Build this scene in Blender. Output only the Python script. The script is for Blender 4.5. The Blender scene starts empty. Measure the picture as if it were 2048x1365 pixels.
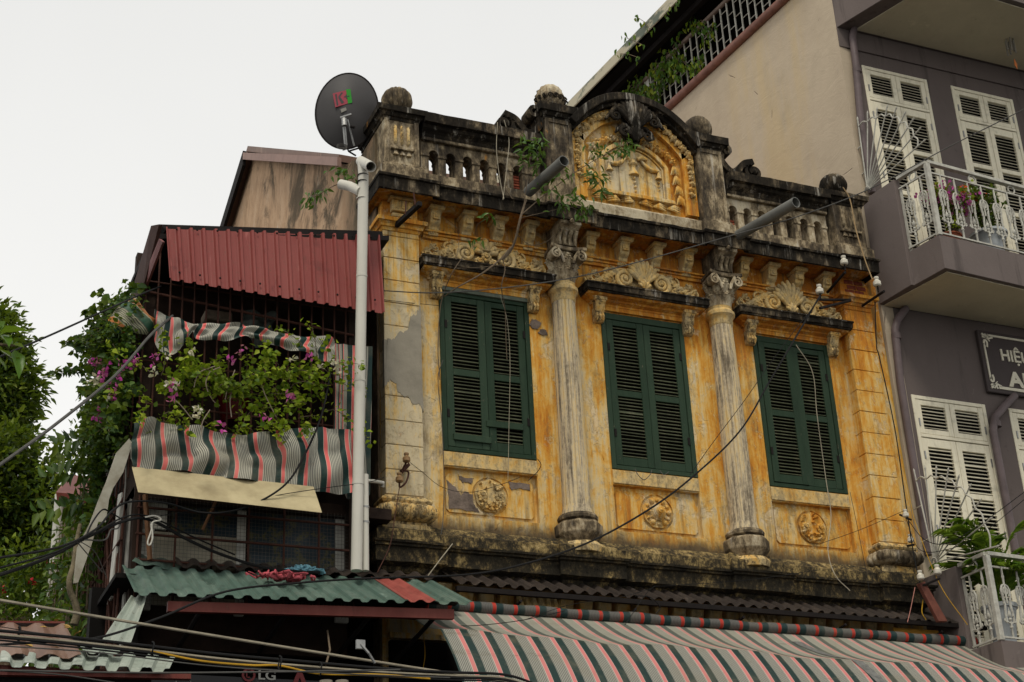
import bpy, bmesh, math, random
import numpy as np
from mathutils import Vector, Matrix
random.seed(7)
C = bpy.context.scene.collection
PI = math.pi
# ------------------------------------------------------------------ camera
F, PIT, ROL, YAW = 3147.0, 0.43673, -0.04999, 0.42315     # focal length (px of a 2048 wide frame) and attitude
CZ = 1.6
cy, sy = math.cos(YAW), math.sin(YAW)
FW = Vector((sy*math.cos(PIT), cy*math.cos(PIT), math.sin(PIT)))
R0 = Vector((cy, -sy, 0)); U0 = R0.cross(FW)
RR = R0*math.cos(ROL) + U0*math.sin(ROL); UU = U0*math.cos(ROL) - R0*math.sin(ROL)
cam = bpy.data.cameras.new('camera'); camo = bpy.data.objects.new('camera', cam); C.objects.link(camo)
m = Matrix.Identity(4)
for i in range(3):
    m[i][0] = RR[i]; m[i][1] = UU[i]; m[i][2] = -FW[i]
m[2][3] = CZ
camo.matrix_world = m
cam.sensor_width = 36; cam.lens = F/2048*36; cam.clip_start = 0.1; cam.clip_end = 2000
sc = bpy.context.scene; sc.camera = camo
# ------------------------------------------------------------------ world: bright overcast sky
SUN_EL, SUN_AZ = math.radians(58), math.radians(212)        # azimuth clockwise from +Y
w = bpy.data.worlds.new('World'); sc.world = w; w.use_nodes = True
nt = w.node_tree; nt.nodes.clear()
out = nt.nodes.new('ShaderNodeOutputWorld'); bg = nt.nodes.new('ShaderNodeBackground')
sky = nt.nodes.new('ShaderNodeTexSky'); sky.sky_type = 'NISHITA'; sky.sun_disc = False
sky.sun_elevation = SUN_EL; sky.sun_rotation = SUN_AZ
mx = nt.nodes.new('ShaderNodeMix'); mx.data_type = 'RGBA'; mx.inputs[0].default_value = 0.985
tc = nt.nodes.new('ShaderNodeTexCoord'); sp = nt.nodes.new('ShaderNodeSeparateXYZ')
nz = nt.nodes.new('ShaderNodeTexNoise'); nz.inputs['Scale'].default_value = 2.2; nz.inputs['Detail'].default_value = 4
rp = nt.nodes.new('ShaderNodeValToRGB')
rp.color_ramp.elements[0].position = 0.40; rp.color_ramp.elements[0].color = (0.975, 0.97, 0.945, 1)
rp.color_ramp.elements[1].position = 0.84; rp.color_ramp.elements[1].color = (0.775, 0.773, 0.755, 1)
ad = nt.nodes.new('ShaderNodeMath'); ad.operation = 'MULTIPLY_ADD'; ad.inputs[1].default_value = 0.34
sc8 = nt.nodes.new('ShaderNodeVectorMath'); sc8.operation = 'SCALE'; sc8.inputs['Scale'].default_value = 8.3
L = nt.links.new
L(tc.outputs['Generated'], sp.inputs[0]); L(tc.outputs['Generated'], nz.inputs['Vector'])
L(nz.outputs['Fac'], ad.inputs[0]); L(sp.outputs['Z'], ad.inputs[2]); L(ad.outputs[0], rp.inputs['Fac'])
L(rp.outputs['Color'], sc8.inputs[0]); L(sc8.outputs[0], mx.inputs[7]); L(sky.outputs['Color'], mx.inputs[6])
L(mx.outputs[2], bg.inputs['Color']); bg.inputs['Strength'].default_value = 0.1; L(bg.outputs[0], out.inputs[0])
sun = bpy.data.lights.new('sun', 'SUN'); suno = bpy.data.objects.new('sun', sun); C.objects.link(suno)
sun.energy = 1.5; sun.angle = math.radians(14); sun.color = (1.0, 0.93, 0.80)
sd = Vector((math.sin(SUN_AZ)*math.cos(SUN_EL), math.cos(SUN_AZ)*math.cos(SUN_EL), math.sin(SUN_EL)))
suno.rotation_euler = sd.to_track_quat('Z', 'Y').to_euler()
vs = sc.view_settings; vs.view_transform = 'Standard'; vs.look = 'None'; vs.gamma = 1; vs.exposure = 0.34
try: vs.use_curve_mapping = False
except Exception: pass

# ------------------------------------------------------------------ pixel rays -> points on real planes
def ray(px, py): return FW + RR*((px-1024)/F) - UU*((py-682.5)/F)
def at(px, py, Y):
    r = ray(px, py); t = Y/r.y; return Vector((r.x*t, Y, r.z*t+CZ))
def atx(px, py, X):
    r = ray(px, py); t = X/r.x; return Vector((X, r.y*t, r.z*t+CZ))
def atz(px, py, z):
    r = ray(px, py); t = (z-CZ)/r.z; return Vector((r.x*t, r.y*t, z))

# ------------------------------------------------------------------ node helper
class G:
    def __init__(s, name):
        s.m = bpy.data.materials.new(name); s.m.use_nodes = True; s.t = s.m.node_tree
        s.b = s.t.nodes['Principled BSDF']; s.b.inputs['Roughness'].default_value = 0.85; s.b.inputs['Specular IOR Level'].default_value = 0.18
        s._pos = None
    def n(s, k, **kw):
        n = s.t.nodes.new(k)
        for a, b in kw.items(): setattr(n, a, b)
        return n
    def set(s, sock, v):
        if isinstance(v, bpy.types.NodeSocket): s.t.links.new(v, sock)
        elif isinstance(v, (tuple, list)) and len(v) == 3 and sock.type == 'RGBA': sock.default_value = (*v, 1)
        else: sock.default_value = v
    def pos(s):
        if s._pos is None: s._pos = s.n('ShaderNodeNewGeometry').outputs['Position']
        return s._pos
    def xyz(s, v=None):
        n = s.n('ShaderNodeSeparateXYZ'); s.set(n.inputs[0], v or s.pos()); return n.outputs
    def noise(s, scale=(1,1,1), detail=6, rough=.6, off=0, dist=0.0):
        if not isinstance(scale, tuple): scale = (scale,)*3
        mp = s.n('ShaderNodeMapping'); mp.inputs['Scale'].default_value = scale; mp.inputs['Location'].default_value = (off, off*.7, off*1.3)
        s.set(mp.inputs['Vector'], s.pos())
        n = s.n('ShaderNodeTexNoise'); n.inputs['Scale'].default_value = 1; n.inputs['Detail'].default_value = detail
        n.inputs['Roughness'].default_value = rough; n.inputs['Distortion'].default_value = dist
        s.set(n.inputs['Vector'], mp.outputs[0]); return n.outputs['Fac']
    def math(s, op, a, b=0.0, c=None, clamp=False):
        n = s.n('ShaderNodeMath', operation=op, use_clamp=clamp); s.set(n.inputs[0], a); s.set(n.inputs[1], b)
        if c is not None: s.set(n.inputs[2], c)
        return n.outputs[0]
    def ss(s, v, a, b):      # smoothstep a..b
        n = s.n('ShaderNodeMapRange', interpolation_type='SMOOTHSTEP'); s.set(n.inputs['Value'], v)
        n.inputs['From Min'].default_value = a; n.inputs['From Max'].default_value = b
        return n.outputs[0]
    def mix(s, f, a, b, blend='MIX'):
        n = s.n('ShaderNodeMix', data_type='RGBA', blend_type=blend); s.set(n.inputs[0], f); s.set(n.inputs[6], a); s.set(n.inputs[7], b); return n.outputs[2]
    def ramp(s, f, stops, interp='LINEAR'):
        n = s.n('ShaderNodeValToRGB'); e = n.color_ramp; e.interpolation = interp
        while len(e.elements) < len(stops): e.elements.new(0.5)
        for i, (p, c) in enumerate(stops): e.elements[i].position = p; e.elements[i].color = (*c, 1)
        s.set(n.inputs[0], f); return n.outputs[0]
    def col(s, c): s.set(s.b.inputs['Base Color'], c); return s
    def rough(s, r): s.set(s.b.inputs['Roughness'], r); return s
    def metal(s, r): s.set(s.b.inputs['Metallic'], r); return s
    def bump(s, h, dist=0.01, strength=1.0):
        n = s.n('ShaderNodeBump'); n.inputs['Strength'].default_value = strength; n.inputs['Distance'].default_value = dist
        s.set(n.inputs['Height'], h); s.set(s.b.inputs['Normal'], n.outputs[0]); return s

def simple(name, c, rough=.7, var=.25, scale=6, bump=.003, metal=0.0, dark=None):
    g = G(name); n = g.noise(scale, 6, .65); dk = dark or tuple(x*.45 for x in c)
    f = g.ss(n, .35, .75)
    g.col(g.mix(g.math('MULTIPLY', f, var*2, clamp=True), c, dk)).rough(rough).metal(metal)
    if bump: g.bump(g.noise(scale*6, 5, .7), bump)
    return g.m

def plaster_yellow(name, cream_bias=0.0):
    g = G(name); x = g.xyz()
    big = g.noise((1.5, 1.5, .55), 8, .68, 3.1)
    streak = g.noise((17, 17, 1.5), 7, .7, 9)
    fine = g.noise(26, 6, .7)
    med = g.noise((4.5, 4.5, 3.2), 8, .72, 5.5, .6)
    # height: sheltered top stays deep orange, rain-washed lower wall bleaches to cream
    hz = g.ss(x['Z'], 8.1, 9.0)
    xr = g.ss(x['X'], 4.6, 7.5)
    f = g.math('MULTIPLY_ADD', big, 1.7, g.math('MULTIPLY', streak, 2.0))
    f = g.math('ADD', f, g.math('MULTIPLY_ADD', med, 1.6, -2.65+.66+cream_bias))
    f = g.math('SUBTRACT', g.math('SUBTRACT', f, g.math('MULTIPLY', hz, .42)), g.math('MULTIPLY', xr, .12))
    c = g.ramp(f, [(.0, (.42, .135, .008)), (.22, (.56, .225, .018)), (.42, (.62, .31, .046)), (.60, (.66, .41, .115)), (.82, (.66, .50, .24)), (1.0, (.58, .50, .33))])
    # flaked patches
    pf = g.ss(g.math('MULTIPLY_ADD', med, .8, g.math('MULTIPLY', big, .3)), .60, .66)
    c = g.mix(g.math('MULTIPLY', pf, .55), c, (.70, .57, .38))
    pk = g.ss(g.noise((3.0, 3.0, 5.0), 8, .75, 21), .64, .70)
    c = g.mix(g.math('MULTIPLY', pk, .6), c, (.62, .22, .035))
    ch_ = g.ss(g.noise((11, 11, 7), 9, .8, 101, .5), .575, .590)
    c = g.mix(g.math('MULTIPLY', ch_, .40), c, (.74, .60, .36))
    c2_ = g.ss(g.noise((6, 6, 5), 10, .84, 111, .8), .60, .612)
    c = g.mix(g.math('MULTIPLY', c2_, .45), c, (.50, .20, .03))
    # cement-grey speckle
    sp_ = g.ss(g.noise((9, 9, 14), 7, .8, 33), .62, .72)
    c = g.mix(g.math('MULTIPLY', sp_, .35), c, (.42, .33, .24))
    # mould at the ledge and below the dark cornice (stains with their own shape)
    lo = g.math('MULTIPLY', g.math('SUBTRACT', 1.0, g.ss(x['Z'], 6.12, 6.62)), g.ss(x['Z'], 5.8, 5.95))
    mo = g.math('MULTIPLY_ADD', lo, .72, g.math('MULTIPLY', g.noise((5, 5, 3), 9, .75, 40), .6))
    c = g.mix(g.ss(mo, .62, .95), c, (.05, .042, .03))
    st = g.ss(g.noise((10, 10, .5), 8, .75, 50), .63, .74)
    c = g.mix(g.math('MULTIPLY', st, .42), c, (.22, .15, .07))
    c = g.mix(g.math('MULTIPLY', g.ss(g.noise((2.6, 2.6, 1.2), 10, .82, 61), .53, .66), .62), c, (.16, .11, .05))
    c = g.mix(g.math('MULTIPLY', g.ss(g.noise((20, 20, 1.4), 6, .7, 77), .60, .70), g.ss(g.noise((1.2, 1.2, .8), 4, .6, 81), .45, .6)), c, (.13, .095, .05))
    c = g.mix(g.math('MULTIPLY', g.ss(g.noise((34, 34, 26), 5, .75, 91), .63, .70), .6), c, (.30, .17, .05))
    c = g.mix(g.math('MULTIPLY', fine, .25), c, (.45, .27, .10))
    rn = g.math('MULTIPLY', g.ss(g.noise((15, 15, .45), 7, .7, 131), .50, .66), g.math('ADD', g.math('MULTIPLY', g.ss(x['Z'], 8.2, 9.3), .75), g.math('MULTIPLY', g.math('SUBTRACT', 1, g.ss(x['Z'], 6.2, 7.2)), .6)))
    c = g.mix(rn, c, (.15, .10, .045))
    c = g.mix(g.math('MULTIPLY', g.ss(g.noise((5, 5, 9), 9, .8, 141), .60, .68), .5), c, (.36, .31, .24))
    cr = g.n('ShaderNodeTexVoronoi', feature='DISTANCE_TO_EDGE'); cr.inputs['Scale'].default_value = 2.3
    mp = g.n('ShaderNodeVectorMath', operation='ADD'); g.set(mp.inputs[0], g.pos())
    nn = g.n('ShaderNodeTexNoise'); nn.inputs['Scale'].default_value = 5; nn.inputs['Detail'].default_value = 6
    vv = g.n('ShaderNodeVectorMath', operation='SCALE'); vv.inputs['Scale'].default_value = .8; g.set(vv.inputs[0], nn.outputs['Color'])
    g.set(mp.inputs[1], vv.outputs[0]); g.set(cr.inputs['Vector'], mp.outputs[0])
    crk = g.math('MULTIPLY', g.math('SUBTRACT', 1.0, g.ss(cr.outputs['Distance'], .001, .005)), g.ss(g.noise(2.6, 4, .6, 70), .58, .64))
    c = g.mix(g.math('MULTIPLY', crk, .45), c, (.10, .06, .03))
    g.col(c).rough(.93)
    h = g.math('MULTIPLY_ADD', g.math('ADD', pf, g.math('MULTIPLY', ch_, .7)), -.5, g.math('MULTIPLY_ADD', med, .9, g.math('MULTIPLY', fine, .35)))
    g.bump(g.math('SUBTRACT', h, crk), .012, .8)
    return g.m

def plaster_dark(name, light=0.0, rust=0.15, base=(.050, .039, .027)):
    g = G(name)
    a = g.noise((2.2, 2.2, 1.6), 9, .74, 2); b = g.noise((11, 11, 4.5), 8, .75, 8); s = g.noise((14, 14, .8), 7, .7, 15)
    f = g.math('ADD', g.math('MULTIPLY_ADD', a, 1.25, g.math('MULTIPLY', b, 1.05)), -.65+light*1.6)
    c = g.ramp(f, [(.30, tuple(x*.35 for x in base)), (.45, base), (.58, (.115, .088, .055)), (.70, (.30, .235, .145)), (.84, (.50, .43, .30))])
    c = g.mix(g.math('MULTIPLY', g.ss(s, .56, .70), .6), c, (.50, .46, .39))
    c = g.mix(g.math('MULTIPLY', g.ss(g.noise((6, 6, 2), 7, .7, 30), .66, .76), rust*4, clamp=True), c, (.50, .22, .03))
    c = g.mix(g.math('MULTIPLY', g.ss(g.noise((9, 9, 1.2), 7, .7, 37), .58, .70), .6), c, (.020, .017, .012))
    g.col(c).rough(.95).bump(g.math('ADD', b, g.math('MULTIPLY', g.noise(45, 5, .7), .4)), .010, .9)
    return g.m

def trim(name, tint=0.5, dirt=.5):
    g = G(name)
    a = g.noise((5, 5, 4), 8, .7, 4); b = g.noise((18, 18, 12), 7, .75, 12); s = g.noise((13, 13, 1.1), 6, .7, 25)
    f = g.math('MULTIPLY_ADD', a, .8, g.math('MULTIPLY', b, .4))
    c = g.ramp(f, [(.42, (.44, .19, .025)), (.5, (.56, .32, .085)), (.57, (.61, .43, .18)), (.66, (.55, .44, .25)), (.76, (.24, .19, .12))])
    c = g.mix(tint*.45, c, (.62, .41, .13))
    c = g.mix(g.math('MULTIPLY', g.ss(s, .50, .66), dirt, clamp=True), c, (.13, .10, .06))
    c = g.mix(g.math('MULTIPLY', g.ss(b, .48, .60), dirt, clamp=True), c, (.12, .085, .042))
    c = g.mix(g.math('MULTIPLY', g.ss(g.noise((45, 45, 40), 4, .7, 44), .56, .66), .7*dirt+.2, clamp=True), c, (.10, .07, .035))
    c = g.mix(g.math('MULTIPLY', g.ss(a, .52, .66), dirt*.8, clamp=True), c, (.20, .15, .085))
    g.col(c).rough(.93).bump(g.math('ADD', b, g.math('MULTIPLY', a, .5)), .008, .9)
    return g.m

Y1 = plaster_yellow('ochre limewash plaster'); Y2 = plaster_yellow('bleached ochre plaster', .33)
DK = plaster_dark('mould blackened stucco'); DK2 = plaster_dark('mould streaked stucco', .065, .35); DK3 = plaster_dark('dark lichened stucco', -.065, .1, (.026, .020, .013))
TR = trim('cream ornament stucco', .55, .38); TRD = trim('dirty cream stucco', .3, 1.0); 

def sidewall():
    g = G('weathered tan side wall render'); a = g.noise((1, .55, .5), 8, .68, 3); b = g.noise((5, 5, 2.2), 8, .75, 9); d = g.noise((2.4, 1.2, 1.0), 8, .72, 21, .8)
    c = g.ramp(b, [(.3, (.30, .19, .115)), (.5, (.47, .31, .19)), (.7, (.55, .39, .26))])
    c = g.mix(g.math('MULTIPLY', g.ss(d, .48, .62), .9), c, (.080, .062, .040))
    c = g.mix(g.math('MULTIPLY', g.ss(b, .62, .70), .7), c, (.55, .47, .36))
    yy = g.xyz()['Y']; c = g.mix(g.math('MULTIPLY', g.math('SUBTRACT', 1, g.ss(yy, 13.6, 14.3)), g.ss(b, .3, .55)), c, (.11, .083, .05))
    g.col(c).rough(.95).bump(g.math('ADD', b, d), .02, .8); return g.m
SIDE = sidewall()

def mould_base():
    g = G('ledge stucco with black mould'); x = g.xyz()
    a = g.noise((3, 3, 2.4), 9, .82, 2); b = g.noise((22, 22, 14), 8, .82, 8)
    f = g.math('MULTIPLY_ADD', a, .75, g.math('MULTIPLY', b, .60))
    zf = g.math('MULTIPLY_ADD', g.ss(x['Z'], 5.97, 6.02), .07, -.045)
    f = g.math('ADD', f, zf)
    c = g.ramp(f, [(.50, (.009, .008, .006)), (.64, (.030, .025, .016)), (.70, (.085, .062, .030)), (.77, (.29, .21, .085)), (.86, (.50, .38, .19))])
    g.col(c).rough(.96).bump(g.math('ADD', a, b), .014, .9); return g.m
MB_ = mould_base()

def wood(name, c, faded, amt=.5):
    g = G(name); a = g.noise((14, 14, 1.6), 7, .7, 3); b = g.noise((5, 5, 5), 7, .7, 6); d = g.noise(60, 3, .6)
    col = g.mix(g.math('MULTIPLY', g.ss(a, .42, .72), amt), c, faded)
    col = g.mix(g.math('MULTIPLY', g.ss(b, .52, .7), .55), col, tuple(v*.45 for v in c))
    g.col(col).rough(.62).bump(g.math('ADD', a, g.math('MULTIPLY', d, .3)), .004, .7); return g.m
GREEN = wood('faded green shutter paint', (.009, .026, .0115), (.028, .050, .026)); SLAT = wood('weathered green slat paint', (.070, .080, .044), (.15, .145, .09), .8)
def rnd(m_):
    g = G.__new__(G); g.m = m_; g.t = m_.node_tree; g.b = g.t.nodes['Principled BSDF']; g._pos = None
    src = g.b.inputs['Base Color'].links[0].from_socket; oi = g.n('ShaderNodeObjectInfo').outputs['Random']
    g.set(g.b.inputs['Base Color'], g.mix(g.math('MULTIPLY', oi, .45), src, tuple(v*.45 for v in (.10, .11, .07))))
def colmat():
    g = G('streaked column stucco'); a = g.noise((26, 26, .9), 8, .72, 3); b = g.noise((9, 9, 1.2), 8, .75, 13); d = g.noise((30, 30, 20), 7, .78, 23)
    f = g.math('ADD', g.math('MULTIPLY_ADD', a, .9, g.math('MULTIPLY', b, .75)), g.math('MULTIPLY_ADD', d, .5, -.545))
    f = g.math('MULTIPLY_ADD', g.ss(g.noise((3.2, 3.2, 1.1), 8, .75, 63), .54, .66), .11, f)
    c = g.ramp(f, [(.36, (.60, .42, .17)), (.46, (.60, .48, .28)), (.55, (.46, .38, .26)), (.64, (.25, .205, .14)), (.75, (.11, .088, .058))])
    g.col(c).rough(.94).bump(g.math('ADD', a, d), .007, .9); return g.m
COLM = colmat(); CAPM = plaster_dark('capital stucco', .15, .35)
rnd(SLAT)
def rnd2(m_):
    g = G.__new__(G); g.m = m_; g.t = m_.node_tree; g.b = g.t.nodes['Principled BSDF']; g._pos = None
    src = g.b.inputs['Base Color'].links[0].from_socket; oi = g.n('ShaderNodeObjectInfo').outputs['Random']
    c = g.mix(g.math('MULTIPLY', oi, .45), src, (.045, .075, .045)); ch = g.ss(g.noise((30, 30, 12), 7, .8, 3), .62, .66)
    g.set(g.b.inputs['Base Color'], g.mix(g.math('MULTIPLY', ch, .7), c, (.16, .13, .09)))
rnd2(GREEN)
WHITE = wood('aged cream shutter paint', (.70, .65, .50), (.50, .45, .33), .5); WSLAT = wood('cream slat paint', (.55, .51, .39), (.42, .38, .28), .6)
DARK = simple('near black painted shade', (.006, .005, .004), .9, .1, 3, 0)  # near-black colour stands in for the shade of unlit spaces
def painted(name, c, streak=.4, bump=.004):
    g = G(name); a = g.noise((.9, .9, .5), 8, .68, 3); b = g.noise((5, 5, .45), 7, .65, 9); d = g.noise((7, 7, 6), 8, .75, 14); e = g.noise((2.4, 2.4, 1.6), 9, .75, 31)
    k = g.mix(g.math('MULTIPLY', g.ss(a, .35, .7), .55), c, tuple(v*.72 for v in c))
    k = g.mix(g.math('MULTIPLY', g.ss(b, .54, .70), streak), k, tuple(v*.5 for v in c))
    k = g.mix(g.math('MULTIPLY', g.ss(b, .28, .42), .0), k, c)
    k = g.mix(g.math('MULTIPLY', g.ss(e, .60, .66), .35), k, tuple(min(1, v*1.35+.02) for v in c))
    k = g.mix(g.math('MULTIPLY', g.ss(d, .60, .72), .5), k, tuple(v*.45 for v in c))
    g.col(k).rough(.88).bump(g.math('ADD', d, e), bump, .8); return g.m
PURPLE = painted('mauve grey render', (.120, .097, .089), .7); PURPLED = painted('mauve grey parapet render', (.145, .118, .108), .9)
PVC = painted('weathered white drain pipe', (.56, .54, .47), .75, .002); PVC.node_tree.nodes['Principled BSDF'].inputs['Roughness'].default_value = .45
CREAMC = painted('cream ceiling paint', (.56, .50, .36), .12)
def beige():
    g = G('beige side wall render'); x = g.xyz()
    s = g.noise((1.5, 1.5, .16), 6, .6, 3); b = g.noise((.8, .8, .6), 7, .65, 9); e = g.noise((2.5, 2.5, 5), 8, .7, 19, 1.0)
    c = g.ramp(b, [(.3, (.38, .31, .225)), (.55, (.47, .39, .285)), (.75, (.35, .295, .215))])
    c = g.mix(g.math('MULTIPLY', g.ss(s, .52, .68), .5), c, (.50, .38, .20))
    c = g.mix(g.math('MULTIPLY', g.ss(e, .62, .72), .35), c, (.33, .28, .23))
    cr = g.n('ShaderNodeTexVoronoi', feature='DISTANCE_TO_EDGE'); cr.inputs['Scale'].default_value = .6
    vm = g.n('ShaderNodeVectorMath', operation='ADD'); g.set(vm.inputs[0], g.pos()); nn = g.n('ShaderNodeTexNoise'); nn.inputs['Scale'].default_value = 2.5; nn.inputs['Detail'].default_value = 7
    g.set(vm.inputs[1], nn.outputs['Color']); g.set(cr.inputs['Vector'], vm.outputs[0])
    k = g.math('MULTIPLY', g.math('SUBTRACT', 1.0, g.ss(cr.outputs['Distance'], .001, .006)), g.ss(g.noise(1.6, 4, .6, 4), .54, .6))
    c = g.mix(g.math('MULTIPLY', k, .8), c, (.16, .12, .09))
    g.col(c).rough(.9).bump(g.math('SUBTRACT', g.math('MULTIPLY', e, .8), k), .02, .5); return g.m
BEIGE = beige()
def corr(name, c, c2, fade=.4):
    g = G(name); s = g.noise((5, 2.5, .9), 6, .65, 3); b = g.noise(2.4, 7, .7, 8); d = g.noise(30, 4, .7, 2)
    col = g.mix(g.math('MULTIPLY', g.ss(s, .42, .7), fade), c, c2)
    col = g.mix(g.math('MULTIPLY', g.ss(b, .56, .7), .4), col, tuple(v*.4 for v in c))
    col = g.mix(g.math('MULTIPLY', g.ss(d, .56, .70), .5), col, (.10, .06, .035))
    col = g.mix(g.math('MULTIPLY', g.ss(g.noise((3.5, 3.5, .8), 9, .78, 55), .57, .66), .5), col, tuple(v*.35 for v in c))
    col = g.mix(g.math('MULTIPLY', g.ss(g.noise((9, 4, .6), 6, .7, 66), .60, .68), .45), col, tuple(min(1, v*1.5+.03) for v in c2))
    g.col(col).rough(.48).bump(b, .004, .5); return g.m
REDM = corr('faded red steel sheet', (.185, .040, .034), (.23, .066, .055)); GRNM = corr('grey green steel sheet', (.070, .115, .092), (.15, .195, .16), .6)
BRNM = corr('brown fibre sheet', (.032, .025, .021), (.075, .058, .046)); RBRN = corr('rust brown steel sheet', (.15, .085, .060), (.22, .14, .10), .6)
GRYM = corr('pale grey green steel sheet', (.28, .32, .27), (.36, .38, .33), .6)
REDP = corr('red brown painted steel', (.13, .028, .020), (.20, .06, .045), .5)
RUST = simple('rusted iron', (.075, .032, .022), .85, .5, 12, .002); IRON = simple('dark iron', (.012, .009, .008), .8, .4, 12, .002)
WIRE = simple('black cable sheath', (.010, .010, .010), .75, .2, 8, 0); WIREG = simple('grey cable sheath', (.085, .082, .075), .75, .3, 8, 0)
WIREW = simple('pale cable sheath', (.34, .30, .22), .55, .4, 6, 0); WIREY = simple('yellow cable sheath', (.50, .28, .02), .5, .3, 8, 0)
PVCG = simple('dusty grey drain pipe', (.17, .17, .155), .5, .35, 4, .001)
MAUVEP = simple('mauve painted pipe', (.13, .10, .10), .5, .3, 4, .001)
PORC = simple('porcelain', (.66, .62, .52), .25, .35, 22, 0); WMETAL = simple('white painted iron', (.46, .45, .39), .5, .3, 15, .0015, dark=(.22, .20, .17))
DISH = simple('matt grey dish paint', (.055, .052, .052), .55, .15, 2, 0); GALV = simple('galvanised steel', (.32, .32, .31), .4, .3, 15, .001, .6)
PRED = simple('logo red print', (.30, .05, .07), .6, .05, 3, 0); PGRN = simple('logo green print', (.02, .24, .02), .6, .05, 3, 0); PGRY = simple('grey sticker', (.22, .21, .18), .6, .2, 30, 0)
VAL = simple('dusty cream sheet metal', (.46, .39, .23), .6, .45, 2.2, .004, dark=(.25, .20, .11))
BRICK = simple('exposed red brick', (.22, .055, .03), .9, .4, 25, .004); TERRA = simple('terracotta', (.33, .09, .045), .8, .3, 12, .003)
CEM = simple('grey cement patch', (.30, .27, .21), .9, .3, 3, .004)
BARK = simple('grey brown bark', (.16, .12, .08), .9, .4, 12, .006); POT = simple('pale glazed pot', (.42, .45, .46), .3, .3, 8, 0); CLOTHP = simple('faded red rag', (.50, .10, .12), .9, .3, 14, .006)
CLOTHB = simple('light blue cloth', (.20, .42, .50), .9, .2, 14, .004); OFFW = simple('off white frame', (.55, .54, .48), .6, .3, 6, .001); PLATE = simple('mauve sign board', (.060, .048, .046), .7, .1, 3, .001)
LETT = simple('cream sign lettering', (.62, .58, .46), .6, .1, 9, 0); BRASS = simple('aluminium chime tube', (.45, .44, .42), .3, .1, 9, 0, .8)
CURT = simple('dirty pale curtain', (.36, .33, .25), .9, .4, 2.5, .004); GROUND = simple('asphalt', (.05, .05, .05), .9, .3, .6, .01)
SHOPG = simple('green shop board', (.01, .10, .02), .6, .2, 2, 0); SHOPB = simple('black shop sign board', (.010, .010, .011), .4, .1, 2, 0); LOGOR = simple('dark red sign print', (.08, .012, .013), .6, .1, 4, 0); GRYT = simple('grey sign print', (.17, .17, .16), .6, .1, 4, 0)

def flowerfilm():
    g = G('dark blue film with faint yellow flowers'); v = g.n('ShaderNodeTexVoronoi'); v.inputs['Scale'].default_value = 3.2; g.set(v.inputs['Vector'], g.pos())
    d = v.outputs['Distance']; ring = g.math('MULTIPLY', g.ss(d, .35, .42), g.math('SUBTRACT', 1, g.ss(d, .52, .60)))
    ring = g.math('MULTIPLY', ring, g.ss(g.noise(40, 3, .6), .42, .55))
    g.col(g.mix(g.math('MULTIPLY', ring, .6), (.018, .032, .042), (.12, .10, .02))).rough(.35); return g.m
FILM = flowerfilm()

def stripes(name, order, period=.21, dirty=.35, palette=None, dust=0):
    """woven awning fabric; UV.x in metres across the stripes"""
    g = G(name); uv = g.n('ShaderNodeUVMap', uv_map='UVMap').outputs[0]; u = g.xyz(uv)['X']
    f = g.math('FRACT', g.math('DIVIDE', u, period))
    pal = palette or dict(g=(.013, .032, .029), p=(.52, .17, .16), w=(.40, .39, .33), y=(.315, .31, .262))
    st = []; 
    for p, k in order: st.append((p, pal[k]))
    base = g.ramp(f, st, 'CONSTANT')
    isy = g.ramp(f, [(p, (1, 1, 1) if k == 'y' else (0, 0, 0)) for p, k in order], 'CONSTANT')
    fine = g.math('FRACT', g.math('DIVIDE', u, period/14))
    fl = g.math('MULTIPLY', g.ss(fine, .45, .55), isy)
    c = g.mix(g.math('MULTIPLY', fl, .9), base, (.062, .06, .055))
    d = g.noise(2.2, 7, .7, 5)
    if dust:
        vv = g.xyz(uv)['Y']; top = g.math('SUBTRACT', 1.0, g.ss(g.math('MULTIPLY_ADD', d, .10, vv), .50, .56)); c = g.mix(g.math('MULTIPLY', top, .30), c, g.mix(.82, c, (.31, .305, .25)))
        c = g.mix(g.math('MULTIPLY', g.math('MULTIPLY', top, isy), .75), c, (.27, .265, .215))
        c = g.mix(g.math('MULTIPLY', g.ss(g.noise((1.3, 6, 6), 8, .75, 15), .60, .68), .5), c, (.10, .085, .055))
    c = g.mix(g.math('MULTIPLY', g.ss(d, .45, .72), dirty), c, (.20, .17, .11))
    c = g.mix(g.math('MULTIPLY', g.ss(g.noise((9, 9, 5), 7, .75, 25), .60, .70), .4), c, (.12, .10, .07))
    g.col(c).rough(.55).bump(g.noise(40, 3, .6), .0015, .6)
    return g.m
O1 = [(0, 'w'), (.02, 'p'), (.19, 'w'), (.205, 'g'), (.52, 'w'), (.535, 'y'), (.985, 'w')]
O2 = [(0, 'g'), (.25, 'w'), (.265, 'p'), (.42, 'w'), (.45, 'y')]
AWN = stripes('striped awning canvas', O1, dust=1); TARP = stripes('striped tarpaulin', O2, palette=dict(g=(.010, .032, .028), p=(.64, .13, .12), w=(.42, .40, .32), y=(.44, .43, .35)))
ROLL = stripes('rolled striped awning canvas', O1, dirty=.15, palette=dict(g=(.012, .03, .03), p=(.36, .030, .018), w=(.10, .095, .085), y=(.115, .11, .10)))
SACK = stripes('faded green and orange tarpaulin', [(0, 'g'), (.3, 'w'), (.33, 'p'), (.5, 'y')], .26, .5, dict(g=(.03, .10, .06), p=(.45, .16, .05), w=(.4, .38, .25), y=(.34, .34, .22)))

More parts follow.
